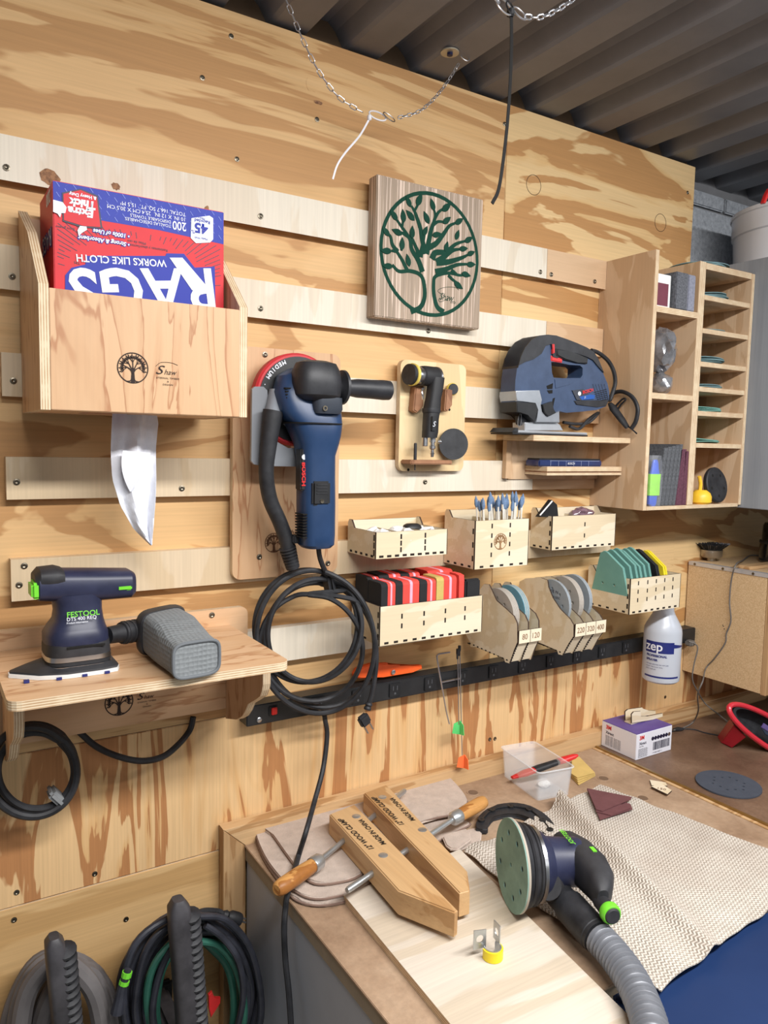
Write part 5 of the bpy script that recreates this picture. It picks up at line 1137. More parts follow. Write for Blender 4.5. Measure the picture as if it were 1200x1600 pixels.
for k in range(290):
    a = rd.uniform(0, 2*pi); r0 = rd.uniform(.006, .023); r1 = r0*1.85+.001; p0 = cc+V((cos(a)*r0, sin(a)*r0, .027)); p2 = cc+V((cos(a+.1)*r1, sin(a+.1)*r1, .043-.0*r1)); pm = p0.lerp(p2, .5)+V((rd.uniform(-.002, .002), rd.uniform(-.002, .002), 0)); q.tube([p0, pm, p2], .0008, 3, cap=False)
q.build('wires', plain('dark_wire', (84, 84, 88), .4, .6, var=.4), g, smooth=False)['kind'] = 'stuff'
MB().lathe([(.022, .0275), (.037, .040), (0, .041)], cc, (0, 0, 1), 28).build('wire_core', M['dark'], g)
cc = V((H(1200, 880, zsf).x+.03, H(1200, 880, zsf).y, zsf+.0006))
g = thing('dark_canister', 'black glossy canister standing at the right end of the chipboard shelf', 'canister', cc)
MB().lathe([(.034, 0), (.037, .004), (.037, .05), (.033, .055), (.032, .09), (.028, .097), (0, .099)], cc, (0, 0, 1), 32).build('body', plain('gloss_black', (20, 20, 24), .15, coat=.5), g)
MB().lathe([(.0373, .046), (.0378, .047), (.0378, .052), (.0373, .053)], cc, (0, 0, 1), 32).build('band', M['tool_blk'], g)
text('Side', .017, XP(1131, 984, 1.5995), V((.25, -.75, .65)), V((0, .5, .8)), M['ink'], cs, shear=.3, sx=.8)
# cords on the right
def cordm(nm, lab, pts, r, cat='cord', n=6, mat='rubber'):
    q = MB(); q.tube(smoothpath(pts, n), r, 8); o = q.build(nm, M[mat], None, loc=pts[0]); tag(o, lab, cat); return o
M['grey_cord'] = plain('grey_cord', (104, 100, 96), .55, var=.2)
xq = 1.592
cordm('thin_cord', 'thin grey cord running over the chipboard shelf edge and down its side', [H(1185, 868, 1.333), H(1172, 868, 1.334), H(1160, 876, 1.334), XP(1150, 882, xq), XP(1143, 905, xq), XP(1140, 940, xq), XP(1142, 970, xq), XP(1135, 990, xq), XP(1133, 1005, xq), XP(1117, 1028, xq), XP(1103, 1044, xq), W(1098, 1064, .13), W(1090, 1085, .12), W(1091, 1110, .08), H(1083, 1128, .945), H(1068, 1137, .942), H(1052, 1141, .942)], .0017, mat='grey_cord')
cordm('thin_cord', 'grey cord from the right end of the power strip to the red rimmed dish', [W(1076, 1002, .045), W(1086, 1006, .055), W(1090, 1014, .06), W(1084, 1040, .06), W(1082, 1062, .06), W(1090, 1080, .06), W(1100, 1097, .05), H(1112, 1108, .975), H(1125, 1118, .950), H(1136, 1127, .942)], .0016, mat='grey_cord')
g = thing('charger_plug', 'small black plug in the right end of the power strip', 'plug', W(1076, 1004, .04)); p = W(1077, 1004, .040)
q = MB(); q.box(p.x-.010, p.x+.010, -.052, -.0328, p.z-.007, p.z+.006, .003); q.build('body', M['grey_cord'], g)
cordm('thin_cord', 'dark cord lying flat on the brown bench from the carton to the dish', [H(1050, 1143, .9385), H(1065, 1139, .9385), H(1085, 1140, .9385), H(1102, 1145, .9385), H(1128, 1150, .9385)], .0014)
q = MB(); p = H(1060, 1142, .938); q.loft([(p+V((-.012, .004, .004)), V((0, .003, 0)), V((0, 0, .003))), (p+V((0, 0, .005)), V((0, .006, 0)), V((0, 0, .0045))), (p+V((.012, -.004, .004)), V((0, .003, 0)), V((0, 0, .003)))], 10); tag(q.build('cord_plug', M['rubber'], None), 'small black cord connector on the bench right of the purple carton', 'plug')
# ================================================================ sander shelf at the left
sh = thing('bracket_shelf', 'maple plywood bracket shelf with a tree mark below, carrying the small sander', 'shelf', (.27, 0, 1.2))
SZ = 1.31
q = MB(); q.m = 0
def rr2(x0, x1, y0, y1, r, z, n=4):
    return [(x0, y1, z), (x0, y0+r, z)][:0]+[(x1, y1, z)]+[(x0, y1, z)]+[(x0+r-cos(radians(90*k/n))*r, y0+r-sin(radians(90*k/n))*r, z) for k in range(n+1)]+[(x1-r+sin(radians(90*k/n))*r, y0+r-cos(radians(90*k/n))*r, z) for k in range(n+1)]
q.prism(rr2(.079, .417, -.258, -.0305, .014, SZ), (0, 0, -.0115), em=1); q.build('top_board', [M['maple_x'], M['edge_z']], sh, smooth=False)
q = MB(); q.prism(rrect(.070, .447, 1.175, 1.337, .012, -.0186), (0, -.0115, 0), em=1); q.build('back_board', [M['maple_x'], M['edge_y']], sh, smooth=False)
q = MB(); zt_, zl_ = SZ-.0118, W(200, 1120, .09).z
def brk(X, pts):
    P = [XP(*zz(0, 860, 2.667, [p])[0], X) for p in pts]; P = [V((X, min(p.y, -.0305), min(p.z, SZ-.0119))) for p in P]
    for xx in (X, .092):
        q = MB(); q.prism([V((xx, p.y, p.z)) for p in P], (.0115, 0, 0), em=1); q.build('bracket', [M['maple'], M['edge_x']], sh, smooth=False)
Xr_ = W(940/2.667, 860+690/2.667, .03).x
brk(Xr_, [(940, 480), (940, 700), (985, 705), (1008, 692), (1022, 670), (1034, 640), (1060, 625), (1084, 608), (1092, 585), (1096, 560), (1096, 480)])
Xl_ = .085

small_mark('tree_mark', W(186, 1097, .0303), RX, UZ, .0205, M['ink'], sh); brand_text(W(213, 1094, .0306), RX, UZ, .012, M['ink'], sh)
screw_(sh, W(331, 961, .0302), .0045)
# delta sander
ds = thing('delta_sander', 'small dark navy sander with green buttons and white triangular pad, on the left shelf', 'power tool', (.15, -.16, SZ))
M['fnavy'] = plain('dark_navy_plastic', (36, 40, 66), .42, var=.2, vs=30); M['fgreen'] = plain('lime_green', (112, 206, 50), .4); M['fdark'] = plain('dark_sander_rubber', (38, 38, 42), .6, var=.3)
tipL = H(14, 1062, SZ); rR = H(186, 1050, SZ); yb = -.100
def delta(z, s, x_off=0):
    P = []; cx, cy = .168, -.152
    raw = [(tipL.x, tipL.y+.006), (tipL.x+.03, -.190), (.150, -.2), (.190, -.2), (.209, -.196), (.213, -.186), (.213, -.112), (.207, -.106), (.18, -.103), (.14, -.106), (tipL.x+.02, -.135), (tipL.x, tipL.y+.014)]
    return [(cx+(x-cx)*s, cy+(y-cy)*s, z) for x, y in raw]
MB().prism(delta(SZ+.0004, 1), (0, 0, .0018)).build('velcro_sheet', M['white'], ds); MB().prism(delta(SZ+.0024, .995), (0, 0, .0028)).build('white_pad', M['white'], ds)
MB().rings([delta(SZ+.0054, .98), delta(SZ+.0075, .97), delta(SZ+.0135, .66), delta(SZ+.0145, .5)]).build('platform', M['fdark'], ds)
dS = .152
sS = lambda x0, x1, y, hy, d=dS: (W((x0+x1)/2, y, d), V((pw(x0, x1, y, d), 0, 0)), V((0, hy, 0)))
MB().loft([sS(69, 171, 1048, .036), sS(68, 172, 1034, .038), sS(70, 170, 1028, .038)], 32, 4).build('steel_plate', M['steel'], ds)
MB().loft([sS(69, 170, 1027, .037), sS(69, 170, 1021, .037)], 32, 4).build('gasket', M['rubber'], ds)
MB().loft([sS(68, 171, 1021, .038), sS(69, 170, 1014, .038)], 32, 4).build('steel_plate', M['steel'], ds)
MB().loft([sS(68, 170, 1014, .038), sS(68, 169, 1003, .039), sS(69, 168, 996, .038)], 32, 3.5).build('lower_skirt', M['fdark'], ds)
MB().loft([sS(68, 168, 997, .039), sS(68, 167, 985, .040), sS(74, 163, 975, .036), sS(82, 160, 964, .030), sS(84, 158, 950, .028), sS(82, 158, 938, .028), sS(76, 162, 930, .028), sS(68, 168, 924, .028)], 32, 3).build('body', M['fnavy'], ds)
MB().loft([(W(x, y, dS), V((0, 0, hz)), V((0, hy, 0))) for x, y, hz, hy in ((52, 915, .014, .020), (58, 914, .0185, .026), (90, 913, .020, .028), (150, 912, .0195, .028), (200, 910, .018, .026), (207, 909, .014, .02))], 24, 3.2).build('handle', M['fnavy'], ds)
MB().loft([(W(x, y, dS), V((0, 0, hz)), V((0, hy, 0))) for x, y, hz, hy in ((51.5, 906, .008, .021), (60, 902, .012, .0265), (85, 899, .012, .0285), (96, 898, .009, .0285))], 20, 3).build('rubber_cap', M['fdark'], ds)
MB().loft([(W(x, y, dS-.002), V((0, 0, hz)), V((0, hy, 0))) for x, y, hz, hy in ((92, 903, .008, .025), (100, 902, .0105, .0275), (190, 901, .0095, .0265), (196, 902, .007, .024))], 20, 3).build('grip_top', plain('worn_grip', (66, 72, 92), .5, var=.25, vs=60), ds)
c = W(57, 922, dS+.021); MB().box(c.x-.006, c.x+.005, c.y-.004, c.y+.03, c.z-.011, c.z+.009, .003).build('green_button', M['fgreen'], ds)
c = W(195, 919, dS+.026); MB().box(c.x-.009, c.x+.009, c.y-.0015, c.y+.003, c.z-.003, c.z+.004, .0015).build('green_button', M['fgreen'], ds)
lp = W(104, 968, dS+.0325); text('FESTOOL', .0092, W(104, 965, dS+.0322), RX, V((0, .18, 1)), M['fgreen'], ds, bold=.0001, sx=1.0, lift=.001); text('DTS 400 REQ', .0060, W(104, 971, dS+.0335), RX, V((0, .3, 1)), M['white_ink'], ds, bold=.0, lift=.001)
text('Product information', .003, W(104, 975.5, dS+.0345), RX, V((0, .3, 1)), M['white_ink'], ds, lift=.001)
c = W(135, 1010, dS+.039); MB().box(c.x-.022, c.x+.022, c.y-.0006, c.y+.002, c.z-.0012, c.z+.0012).build('vent_slot', M['dark'], ds)
for px in (42, 92, 132, 167): c = W(px, 1060-(px-42)*.04, .198); MB().box(c.x-.003, c.x+.003, -.2015 if px > 60 else -.196, -.199 if px > 60 else -.190, SZ+.0005, SZ+.0035).build('pad_hole', M['navy'], ds)
# dust bag
B0_, B1_ = H(277, 1063, SZ+.001), H(337, 1052, SZ+.001); A0_, A1_ = H(217, 1027, SZ+.001), H(288, 1008, SZ+.001)
cA = (A0_+A1_)/2; cB = (B0_+B1_)/2; axd = (cB-cA).normalized()
hA, hB_ = .030, .0225
wA = (A1_-A0_)/2; wB = (B1_-B0_)/2
wA = wA.normalized()*.037; wB = wB.normalized()*.031
m_ = plain('grey_dimpled_cloth', (124, 128, 130), .9, var=.10, vs=300); nt_ = m_.node_tree; bs_ = nt_.nodes['Principled BSDF']; vo = N(nt_, 'TexVoronoi', Scale=170.0, Randomness=.15); nt_.links.new(coords(nt_), vo.inputs['Vector']); bump(nt_, vo.outputs['Distance'], bs_, .9, .002); M['bagcloth'] = m_
MB().loft([(cA+axd*.004+V((0, 0, hA)), wA*.95, V((0, 0, hA*.95))), (cA.lerp(cB, .4)+V((0, 0, hA*.98)), wA.lerp(wB, .3), V((0, 0, hA*.97))), (cA.lerp(cB, .8)+V((0, 0, hB_*1.05)), wB, V((0, 0, hB_*1.03))), (cB+V((0, 0, hB_)), wB*.98, V((0, 0, hB_)))], 28, 4.5).build('dust_bag', M['bagcloth'], ds)
rim = []
for k in range(28):
    t = 2*pi*k/28; rim.append(cB+axd*.0005+V((0, 0, hB_))+wB*.97*math.copysign(abs(cos(t))**.45, cos(t))+V((0, 0, hB_*.96*math.copysign(abs(sin(t))**.45, sin(t)))))
MB().tube(rim, .0022, 8, closed=True).build('bag_piping', plain('grey_piping', (104, 108, 112), .8), ds)
MB().loft([(cA-axd*.014+V((0, 0, hA)), wA*1.0, V((0, 0, hA*.98))), (cA-axd*.010+V((0, 0, hA)), wA*1.08, V((0, 0, hA*1.0))), (cA+axd*.002+V((0, 0, hA)), wA*1.1, V((0, 0, hA*1.01))), (cA+axd*.008+V((0, 0, hA)), wA*1.02, V((0, 0, hA*.99)))], 28, 4.5).build('bag_frame', M['fdark'], ds)
cbk = cA-axd*.014+V((0, 0, hA*1.05)); cp = W(168, 993, .155)
MB().tube([cp, cp.lerp(cbk, .25), cp.lerp(cbk, .26), cp.lerp(cbk, .6), cp.lerp(cbk, .61), cbk], [.011, .012, .0145, .0145, .016, .016], 20).build('dust_port', M['rubber'], ds)
q = MB()
for k in range(3): 
    p = cp.lerp(cbk, .3+.1*k); q.tube([p, p+(cbk-cp)*.03], .0155, 16)
q.build('port_ribs', M['fdark'], ds)
# ================================================================ cables below the shelf
g = thing('hanging_cable', 'black cable coiled and strapped below the left end of the shelf', 'cable', (.13, -.05, 1.1))
pts = []
def lp2(cx, cy, rx, ry, tilt, a0, a1, n, dd):
    out = []
    for k in range(n+1):
        a = radians(a0+(a1-a0)*k/n); x, y = cos(a)*rx, -sin(a)*ry; ct, st_ = cos(radians(tilt)), sin(radians(tilt)); out.append(W(cx+x*ct-y*st_, cy+x*st_+y*ct, dd))
    return out
pts = lp2(52, 1200, 66, 68, 12, 60, -300, 14, .055)+lp2(56, 1204, 60, 60, 8, 60, -300, 14, .065)+lp2(50, 1206, 70, 70, 16, 60, -300, 14, .075)
MB().tube(smoothpath(pts, 5), .0052, 8).build('cable', M['rubber'], g)
c = W(87, 1243, .065); MB(frame(c, V((.75, 0, .6)), z=V((-.6, 0, .75)))).box(-.006, .006, -.015, .016, -.014, .013, .004).build('strap', plain('grey_strap', (130, 132, 134), .8, bmp=.4), g)
cordm('power_cable', 'black cable sagging in an arc below the left shelf', [W(a, b, dd) for a, b, dd in ((120, 1140, .012), (150, 1166, .025), (185, 1182, .04), (222, 1189, .04), (255, 1182, .035), (280, 1162, .025), (297, 1140, .012), (302, 1120, .011))], .0048, 'cable')
# ================================================================ hooks and hoses, bottom left
M['hook'] = plain('black_dusty_hook', (52, 50, 54), .5, var=.5, vs=18, bmp=.1)
def hook(lab, top, bot, w, d0, d1, nr):
    g = thing('wall_hook', lab, 'hook', W(bot[0], bot[1], .02))
    p0, p1 = W(*top, d1), W(bot[0], bot[1], d1); hw = pw(top[0]-w/2, top[0]+w/2, top[1], d1)
    ax = (p0-p1).normalized(); L = (p0-p1).length
    q = MB(); q.loft([(p1+ax*L*t, V((hw*s, 0, 0)), V((0, .016*s2, 0))) for t, s, s2 in ((0, 1, 1), (.5, 1, 1), (.82, 1.02, 1.02), (.95, .95, .95), (1.0, .5, .6))], 20, 3.4); q.build('arm', M['hook'], g)
    n = nr
    for k in range(n):
        c = p1+ax*L*(.03+.9*k/n)+V((hw*.98, -.004, 0)); MB().lathe([(.001, -.006), (.0135, -.002), (.0135, .002), (.001, .006)], c, (ax+V((0, -.35, 0))).normalized(), 14).build('rubber_rib', M['tool_blk'], g)
    q = MB(); z0 = p1.z; q.box(p1.x-.014, p1.x+.014, p1.y-.012, -.002, z0-.05, z0-.012, .006); q.build('root', M['hook'], g)
    q = MB(); q.box(p1.x-.022, p1.x+.022, -.014, -.0025, z0-.09, z0-.005, .004); q.build('wall_plate', M['black'], g)
    return g
hook('big ribbed black hook at the lower left, carrying the grey hose', (84, 1462), (100, 1640), 32, .02, .17, 13)
hook('big ribbed black hook beside the bench, carrying cords and green hose', (278, 1404), (296, 1640), 34, .02, .17, 18)
def hose(nm, lab, cx, cy, rx, ry, tilt, r, mat, dd0, dd1, turns, cat, seed, grp=None, spread=.30):
    rd = random.Random(seed); pts = []
    N_ = int(turns*14)
    for k in range(N_+1):
        a = 2*pi*k/14+pi/2; t = k/N_; sh_ = 1-spread*((k//14*.381966) % 1); x, y = cos(a)*rx*sh_*(1+.03*sin(k*1.7+seed)), -sin(a)*ry*(sh_*.4+.6)*(1+.025*sin(k*1.3+seed))
        ct, st_ = cos(radians(tilt)), sin(radians(tilt)); pts.append(W(cx+x*ct-y*st_, cy+x*st_+y*ct, dd0+(dd1-dd0)*t+.008*sin(a*2+seed)))
    q = MB(); q.tube(smoothpath(pts, 4), r, 10); o = q.build(nm, mat, None, loc=pts[0]); tag(o, lab, cat, grp); return o
M['hose_grey'] = plain('dusty_grey_hose', (98, 94, 94), .7, var=.2, vs=14); M['hose_green'] = plain('dark_green_cord', (36, 94, 78), .5, var=.2); M['cord_blk'] = plain('black_cord', (36, 38, 48), .5, var=.3)
hose('hose', 'thick dusty grey hose looped over the left hook', 96, 1626, 84, 132, 0, .0125, M['hose_grey'], .05, .145, 3, 'hose', 1)
hose('hose', 'outer dark grey hose loop sagging right of the left hook', 118, 1628, 62, 118, 0, .0115, M['hose_grey'], .06, .13, 2, 'hose', 4)
hose('garden_cord', 'dark green cord looped inside the black cords over the right hook', 305, 1570, 80, 108, 0, .0055, M['hose_green'], .04, .14, 4, 'cord', 2)
hose('garden_cord', 'dark green cord loop hanging wide at the grey bench side', 330, 1590, 92, 135, -6, .0055, M['hose_green'], .04, .06, 1, 'cord', 5)
hose('cord_bundle', 'outer bundle of black cord looped over the right hook', 300, 1560, 112, 136, 0, .0052, M['cord_blk'], .04, .15, 9, 'cord', 3)
hose('cord_bundle', 'inner bundle of black cord looped over the right hook', 310, 1565, 96, 124, 5, .0048, M['cord_blk'], .05, .145, 6, 'cord', 7)
g = thing('cord_plug', 'black three pin plug lying above the cord bundle by the bench side', 'plug', W(365, 1440, .06))
a0, a1 = W(348, 1428, .07), W(385, 1442, .07); ax = a1-a0
MB().lathe([(.005, 0), (.0075, .006), (.006, .010), (.010, .016), (.011, .030), (.010, .034)], a0, ax, 14).build('body', M['rubber'], g)
a = ax.normalized(); MB().tube([a0+a*.033, a0+a*.047], .0016, 6).build('pin', M['steel'], g); MB().tube([a0+a*.033+V((0, 0, .006)), a0+a*.047+V((0, 0, .006))], .0016, 6).build('pin', M['steel'], g)
MB().tube(smoothpath([W(300, 1430, .08), W(320, 1423, .075), W(340, 1424, .07), a0], 4), .0045, 8).build('cord_end', M['rubber'], g)
for k, (px, py) in enumerate(((198, 1522), (209, 1526), (218, 1531), (194, 1536))):
    pass
g = thing('cable_marker', 'lime green marked cord end hanging at the left of the black bundle', 'marker', W(190, 1560, .165))
MB().tube([W(200, 1515, .165), W(190, 1545, .165), W(183, 1582, .165)], [.005, .006, .009], 10).build('cord_end', M['cord_blk'], g)
for (a, b) in (((199, 1518), (197, 1526)), ((195, 1532), (193, 1538)),): MB().tube([W(*a, .165), W(*b, .165)], .0068, 10).build('green_band', M['fgreen'], g)
q = MB(); q.prism([W(a, b, .10) for a, b in zz(0, 1250, 2.667, [(870, 815), (885, 800), (895, 830), (920, 825), (918, 850), (900, 870), (880, 910), (872, 870)])], (0, .006, 0), bev=.001); tag(q.build('red_tag', M['tool_red'], None), 'small red plastic tag hanging on the green cord', 'tag')
# ================================================================ bench items
bp = lambda px, py, z=BZ: H(px, py, z)
def slabz(nm, pts, z, h, mat, parent=None, bev=0, zpx=None, em=None, sm=True):
    """flat piece whose outline (pixels) lies at height z+h and drops h"""
    q = MB(); P = [H(a, b, z+h) for a, b in pts]; q.prism(P, (0, 0, -h), bev=bev, em=em); return q.build(nm, mat, parent, smooth=sm)
# loose plywood board
bd2 = slabz('plywood_board', [(537, 1398), (719, 1327), (983, 1587), (1040, 1680), (770, 1680)], BZ+.0005, .011, [wood('whitened_plywood', (212, 201, 186), (202, 187, 166), 'x', 6, .12, 4, .2, fine=.12, seed=51), M['edge_z']], em=1, sm=False)
tag(bd2, 'loose pale plywood board lying on the bench under the wooden clamp', 'board')
BT = BZ+.0115
# towel layers
M['towel'] = plain('taupe_microfibre', (188, 172, 160), .95, var=.10, vs=60, bmp=.7, bs_=420); M['towel_e'] = plain('towel_hem', (132, 108, 96), .9)
tw = thing('folded_towel', 'folded taupe towel with darker hem under the wooden clamp', 'towel', H(560, 1320, BZ))
def tl(pts, z, h, par=tw, nm='towel_layer'):
    P = smoothpath([H(*zz(380, 1180, 2.857, [p])[0], z+h) for p in pts], 4, True); q = MB(); q.prism(P, (0, 0, -h), bev=h*.45); q.build(nm, M['towel'], par, ang=60)
    q = MB(); q.tube([p+V((0, 0, -h*.55)) for p in P], h*.3, 6, closed=True); q.build('hem', M['towel_e'], par)
tl([(58, 360), (80, 335), (300, 280), (560, 230), (700, 250), (1000, 290), (940, 340), (640, 500), (565, 590), (470, 640), (340, 662), (240, 640), (190, 590), (120, 500), (80, 430)], BZ+.0006, .006)
tl([(60, 352), (78, 336), (300, 285), (540, 240), (640, 400), (560, 570), (400, 625), (300, 630), (220, 590), (150, 520), (95, 440)], BZ+.0068, .006)
tl([(68, 310), (85, 290), (300, 240), (520, 195), (700, 140), (880, 88), (935, 112), (1000, 200), (960, 250), (760, 300), (620, 420), (525, 525), (420, 560), (320, 565), (260, 520), (190, 430), (120, 335)], BZ+.0132, .006)
o = slabz('cloth_pad', zz(380, 1180, 2.857, [(890, 365), (905, 350), (995, 325), (1015, 345), (1018, 375), (960, 418), (925, 415), (905, 400)]), BZ+.005, .006, M['towel'], bev=.002); tag(o, 'upper small grey felt piece beside the rear clamp handle', 'felt pad')
o = slabz('cloth_pad', zz(380, 1180, 2.857, [(1000, 330), (1040, 322), (1065, 345), (1062, 375), (1020, 400), (960, 425), (940, 400)]), BZ+.0008, .004, M['towel'], bev=.0015); tag(o, 'lower small grey felt piece partly under another by the clamp', 'felt pad')
# hand screw clamp
M['clampw'] = wood('maple_clamp_wood', (204, 166, 120), (180, 138, 92), 'y', 10, .2, 4, .2, fine=.12, seed=61, rough=.45); M['handlew'] = wood('orange_handle_wood', (200, 146, 84), (160, 104, 52), 'x', 18, .3, 4, .2, fine=.2, seed=62, rough=.4)
ZC, HC = .990, .036
cl = thing('hand_screw_clamp', 'large wooden two jaw screw clamp lying across the towel and board', 'clamp', H(620, 1340, .95))
def jaw(pts):
    P = [H(*zz(380, 1180, 2.857, [p])[0], ZC) for p in pts]; q = MB(); q.prism(P, (0, 0, -HC), bev=.0018); return q.build('jaw', M['clampw'], cl, ang=30)
jaw([(385, 262), (497, 218), (958, 690), (944, 702), (693, 604)]); jaw([(538, 168), (640, 130), (1000, 515), (1012, 603), (966, 616)])
zr = ZC-HC*.5; zp = lambda x, y, z=zr: H(*zz(380, 1180, 2.857, [(x, y)])[0], z)
M['zinc'] = plain('zinc_rod', (186, 190, 192), .35, .8, var=.15)
def screwrod(a, f, e, hr=.0118):
    A, Fp_, E_ = zp(*a), zp(*f), zp(*e); MB().tube([A.lerp(E_, .02), Fp_, E_-(E_-Fp_).normalized()*.004, E_], [.0042, .0042, .0048, .0036], 12).build('threaded_rod', M['zinc'], cl)
    d = (Fp_-A); L = d.length
    MB().lathe([(hr*.62, 0), (hr*.86, .003), (hr, .012), (hr*1.0, L*.45), (hr*.92, L*.75), (hr*.86, L*.86)], A, d, 24).build('handle', M['handlew'], cl)
    MB().lathe([(hr*.98, L*.84), (hr*1.0, L*.85), (hr*.98, L*1.02), (hr*.7, L*1.08), (hr*.4, L*1.09)], A, d, 24).build('ferrule', M['zinc'], cl)
screwrod((148, 603), (335, 475), (722, 157)); screwrod((1078, 205), (942, 282), (463, 604))
for p in ((505, 273), (625, 447), (622, 187), (800, 333)): MB().lathe([(.0072, -.002), (.0072, .0004), (.0062, .0009), (0, .0009)], zp(*p, ZC), (0, 0, 1), 24).build('barrel_nut', M['zinc'], cl)
for p, f in (((405, 325), (450, 372)), ((560, 500), (590, 530)), ((565, 235), (590, 262)), ((710, 400), (745, 430))):
    pass
def ctext(s_, a, b, size): 
    A, B = zp(*a, ZC), zp(*b, ZC); r_ = B-A; text(s_, size, A, r_, V((0, 0, 1)).cross(r_), M['black'], cl, bold=.0003, sx=1.0, shear=.15, lift=.0006)
ctext('12" WOOD CLAMP', (588, 420), (482, 320), .0125); ctext('MADE IN CHINA', (640, 398), (545, 300), .0115)
ctext('12" WOOD CLAMP', (722, 312), (618, 212), .0125); ctext('MADE IN CHINA', (770, 292), (680, 200), .0115)
# spring clip
sp = thing('spring_clip', 'small yellow dipped steel spring clip on the pale plywood board', 'clip', H(770, 1498, BT))
c = H(769.5, 1495, BT+.0006); r = .0135
def arcsh(a0, a1, rr, z0, z1, mat, nm, t=.0012, n=20):
    q = MB(); P = [(c.x+cos(radians(a0+(a1-a0)*k/n))*rr, c.y+sin(radians(a0+(a1-a0)*k/n))*rr) for k in range(n+1)]; P2 = [(c.x+cos(radians(a0+(a1-a0)*k/n))*(rr-t), c.y+sin(radians(a0+(a1-a0)*k/n))*(rr-t)) for k in range(n+1)]
    q.prism([(x, y, z0) for x, y in P]+[(x, y, z0) for x, y in P2[::-1]], (0, 0, z1-z0)); q.build(nm, mat, sp)
arcsh(-200, 20, r, c.z, c.z+.013, plain('yellow_dip', (240, 214, 30), .35), 'yellow_band', .0022); arcsh(-215, 35, r-.0021, c.z+.0005, c.z+.0145, M['zinc'], 'steel_band')
for s_, px, py in ((-1, 764, 1463), (1, 790, 1472)):
    p = V((c.x+s_*r*.92, c.y+r*.35, c.z+.013)); T = frame(p+V((s_*.002, .004, .012)), V((.25, s_*1.0, 0)) if s_ > 0 else V((1, -.2, 0)), z=V((0, 0, 1)))
    q = MB(T); q.prism([(-.009, 0, -.014), (.009, 0, -.014), (.009, 0, .010), (-.009, 0, .012)], (0, .0012, 0), holes=[[(cos(t)*.0052, 0, -.001+sin(t)*.0052) for t in [2*pi*k/16 for k in range(16)]]]); q.build('clip_ear', M['zinc'], sp)
# woven cloth mat
m_, nt_, bs_ = newmat('woven_mat'); v_ = coords(nt_, (1, 1, 1), (0, 0, radians(-10)))
spx = nt_.nodes.new('ShaderNodeSeparateXYZ'); nt_.links.new(v_, spx.inputs[0])
zig = math_(nt_, 'MULTIPLY', math_(nt_, 'PINGPONG', spx.outputs[0], .0038), 1.0)
row = math_(nt_, 'SINE', math_(nt_, 'MULTIPLY', math_(nt_, 'ADD', spx.outputs[1], zig), 2*pi/.0058))
n_ = noise(nt_, v_, 9, 5, .6); n2_ = noise(nt_, v_, 500, 2)
h_ = math_(nt_, 'ADD', math_(nt_, 'MULTIPLY', row, .5), math_(nt_, 'ADD', math_(nt_, 'MULTIPLY', n2_, .5), .3))
c1 = ramp(nt_, h_, [(.02, lin(144, 132, 118)), (.22, lin(198, 189, 176)), (1, lin(218, 210, 199))])
nt_.links.new(mixc(nt_, 1.0, c1, ramp(nt_, n_, [(.35, (1, 1, 1)), (.7, (.84, .80, .78))]), 'MULTIPLY'), bs_.inputs['Base Color']); bs_.inputs['Roughness'].default_value = .95; bump(nt_, h_, bs_, .7, .0018); M['mat'] = m_
mL, mT, mR, mB_ = V((.738, -.237, 0)), V((1.13, -.168, 0)), V((1.205, -.552, 0)), V((.757, -.604, 0))
from mathutils import noise as mn
def matf(u, v):
    p = (mL*(1-u)+mT*u)*(1-v)+(mB_*(1-u)+mR*u)*v
    rx = 1.005+(p.y+.161)*.30; dst = p.x-rx; z = BZ+.0035+.030*math.exp(-(dst/.017)**2)*(1-.6*v)+.006*math.exp(-((dst+.07)/.03)**2)
    z += .0022*mn.noise(V((p.x*22, p.y*22, 3)))+.002+.012*math.exp(-((p.x-.77)**2+(p.y+.25)**2)/.0012)
    p = p+V((.002*sin(v*16)+.0012*sin(v*37), .002*sin(u*19)+.001*sin(u*41), 0))*((1 if u < .02 or u > .98 or v < .02 or v > .98 else 0))
    return (p.x, p.y, z)
q = MB(); q.grid(matf, 110, 110, -.0018); o = q.build('woven_mat', M['mat'], None); tag(o, 'cream zigzag woven cloth spread over the bench front with a long crease', 'cloth')
# maroon triangles
M['maroon'] = plain('maroon_abrasive', (104, 62, 64), .85, var=.12, bmp=.3, bs_=1500)
z0_ = BZ+.0095
for k, (pts, lab) in enumerate((([(462, 455), (515, 578), (648, 535), (640, 515)], 'lower maroon triangular sandpaper fanned out on the cloth'), ([(478, 470), (500, 545), (560, 560), (640, 530)], 'middle maroon triangular sandpaper of the little pile'), ([(462, 450), (645, 486), (640, 495), (525, 543), (500, 536)], 'topmost maroon triangular sandpaper, lying on the others'))):
    P = smoothpath([H(*zz(740, 1060, 2.609, [p])[0], z0_+k*.0022) for p in pts], 1, True); q = MB(); q.prism(P, (0, 0, .0014)); tag(q.build('sandpaper_sheet', M['maroon'], None), lab, 'sandpaper', 'maroon triangles')
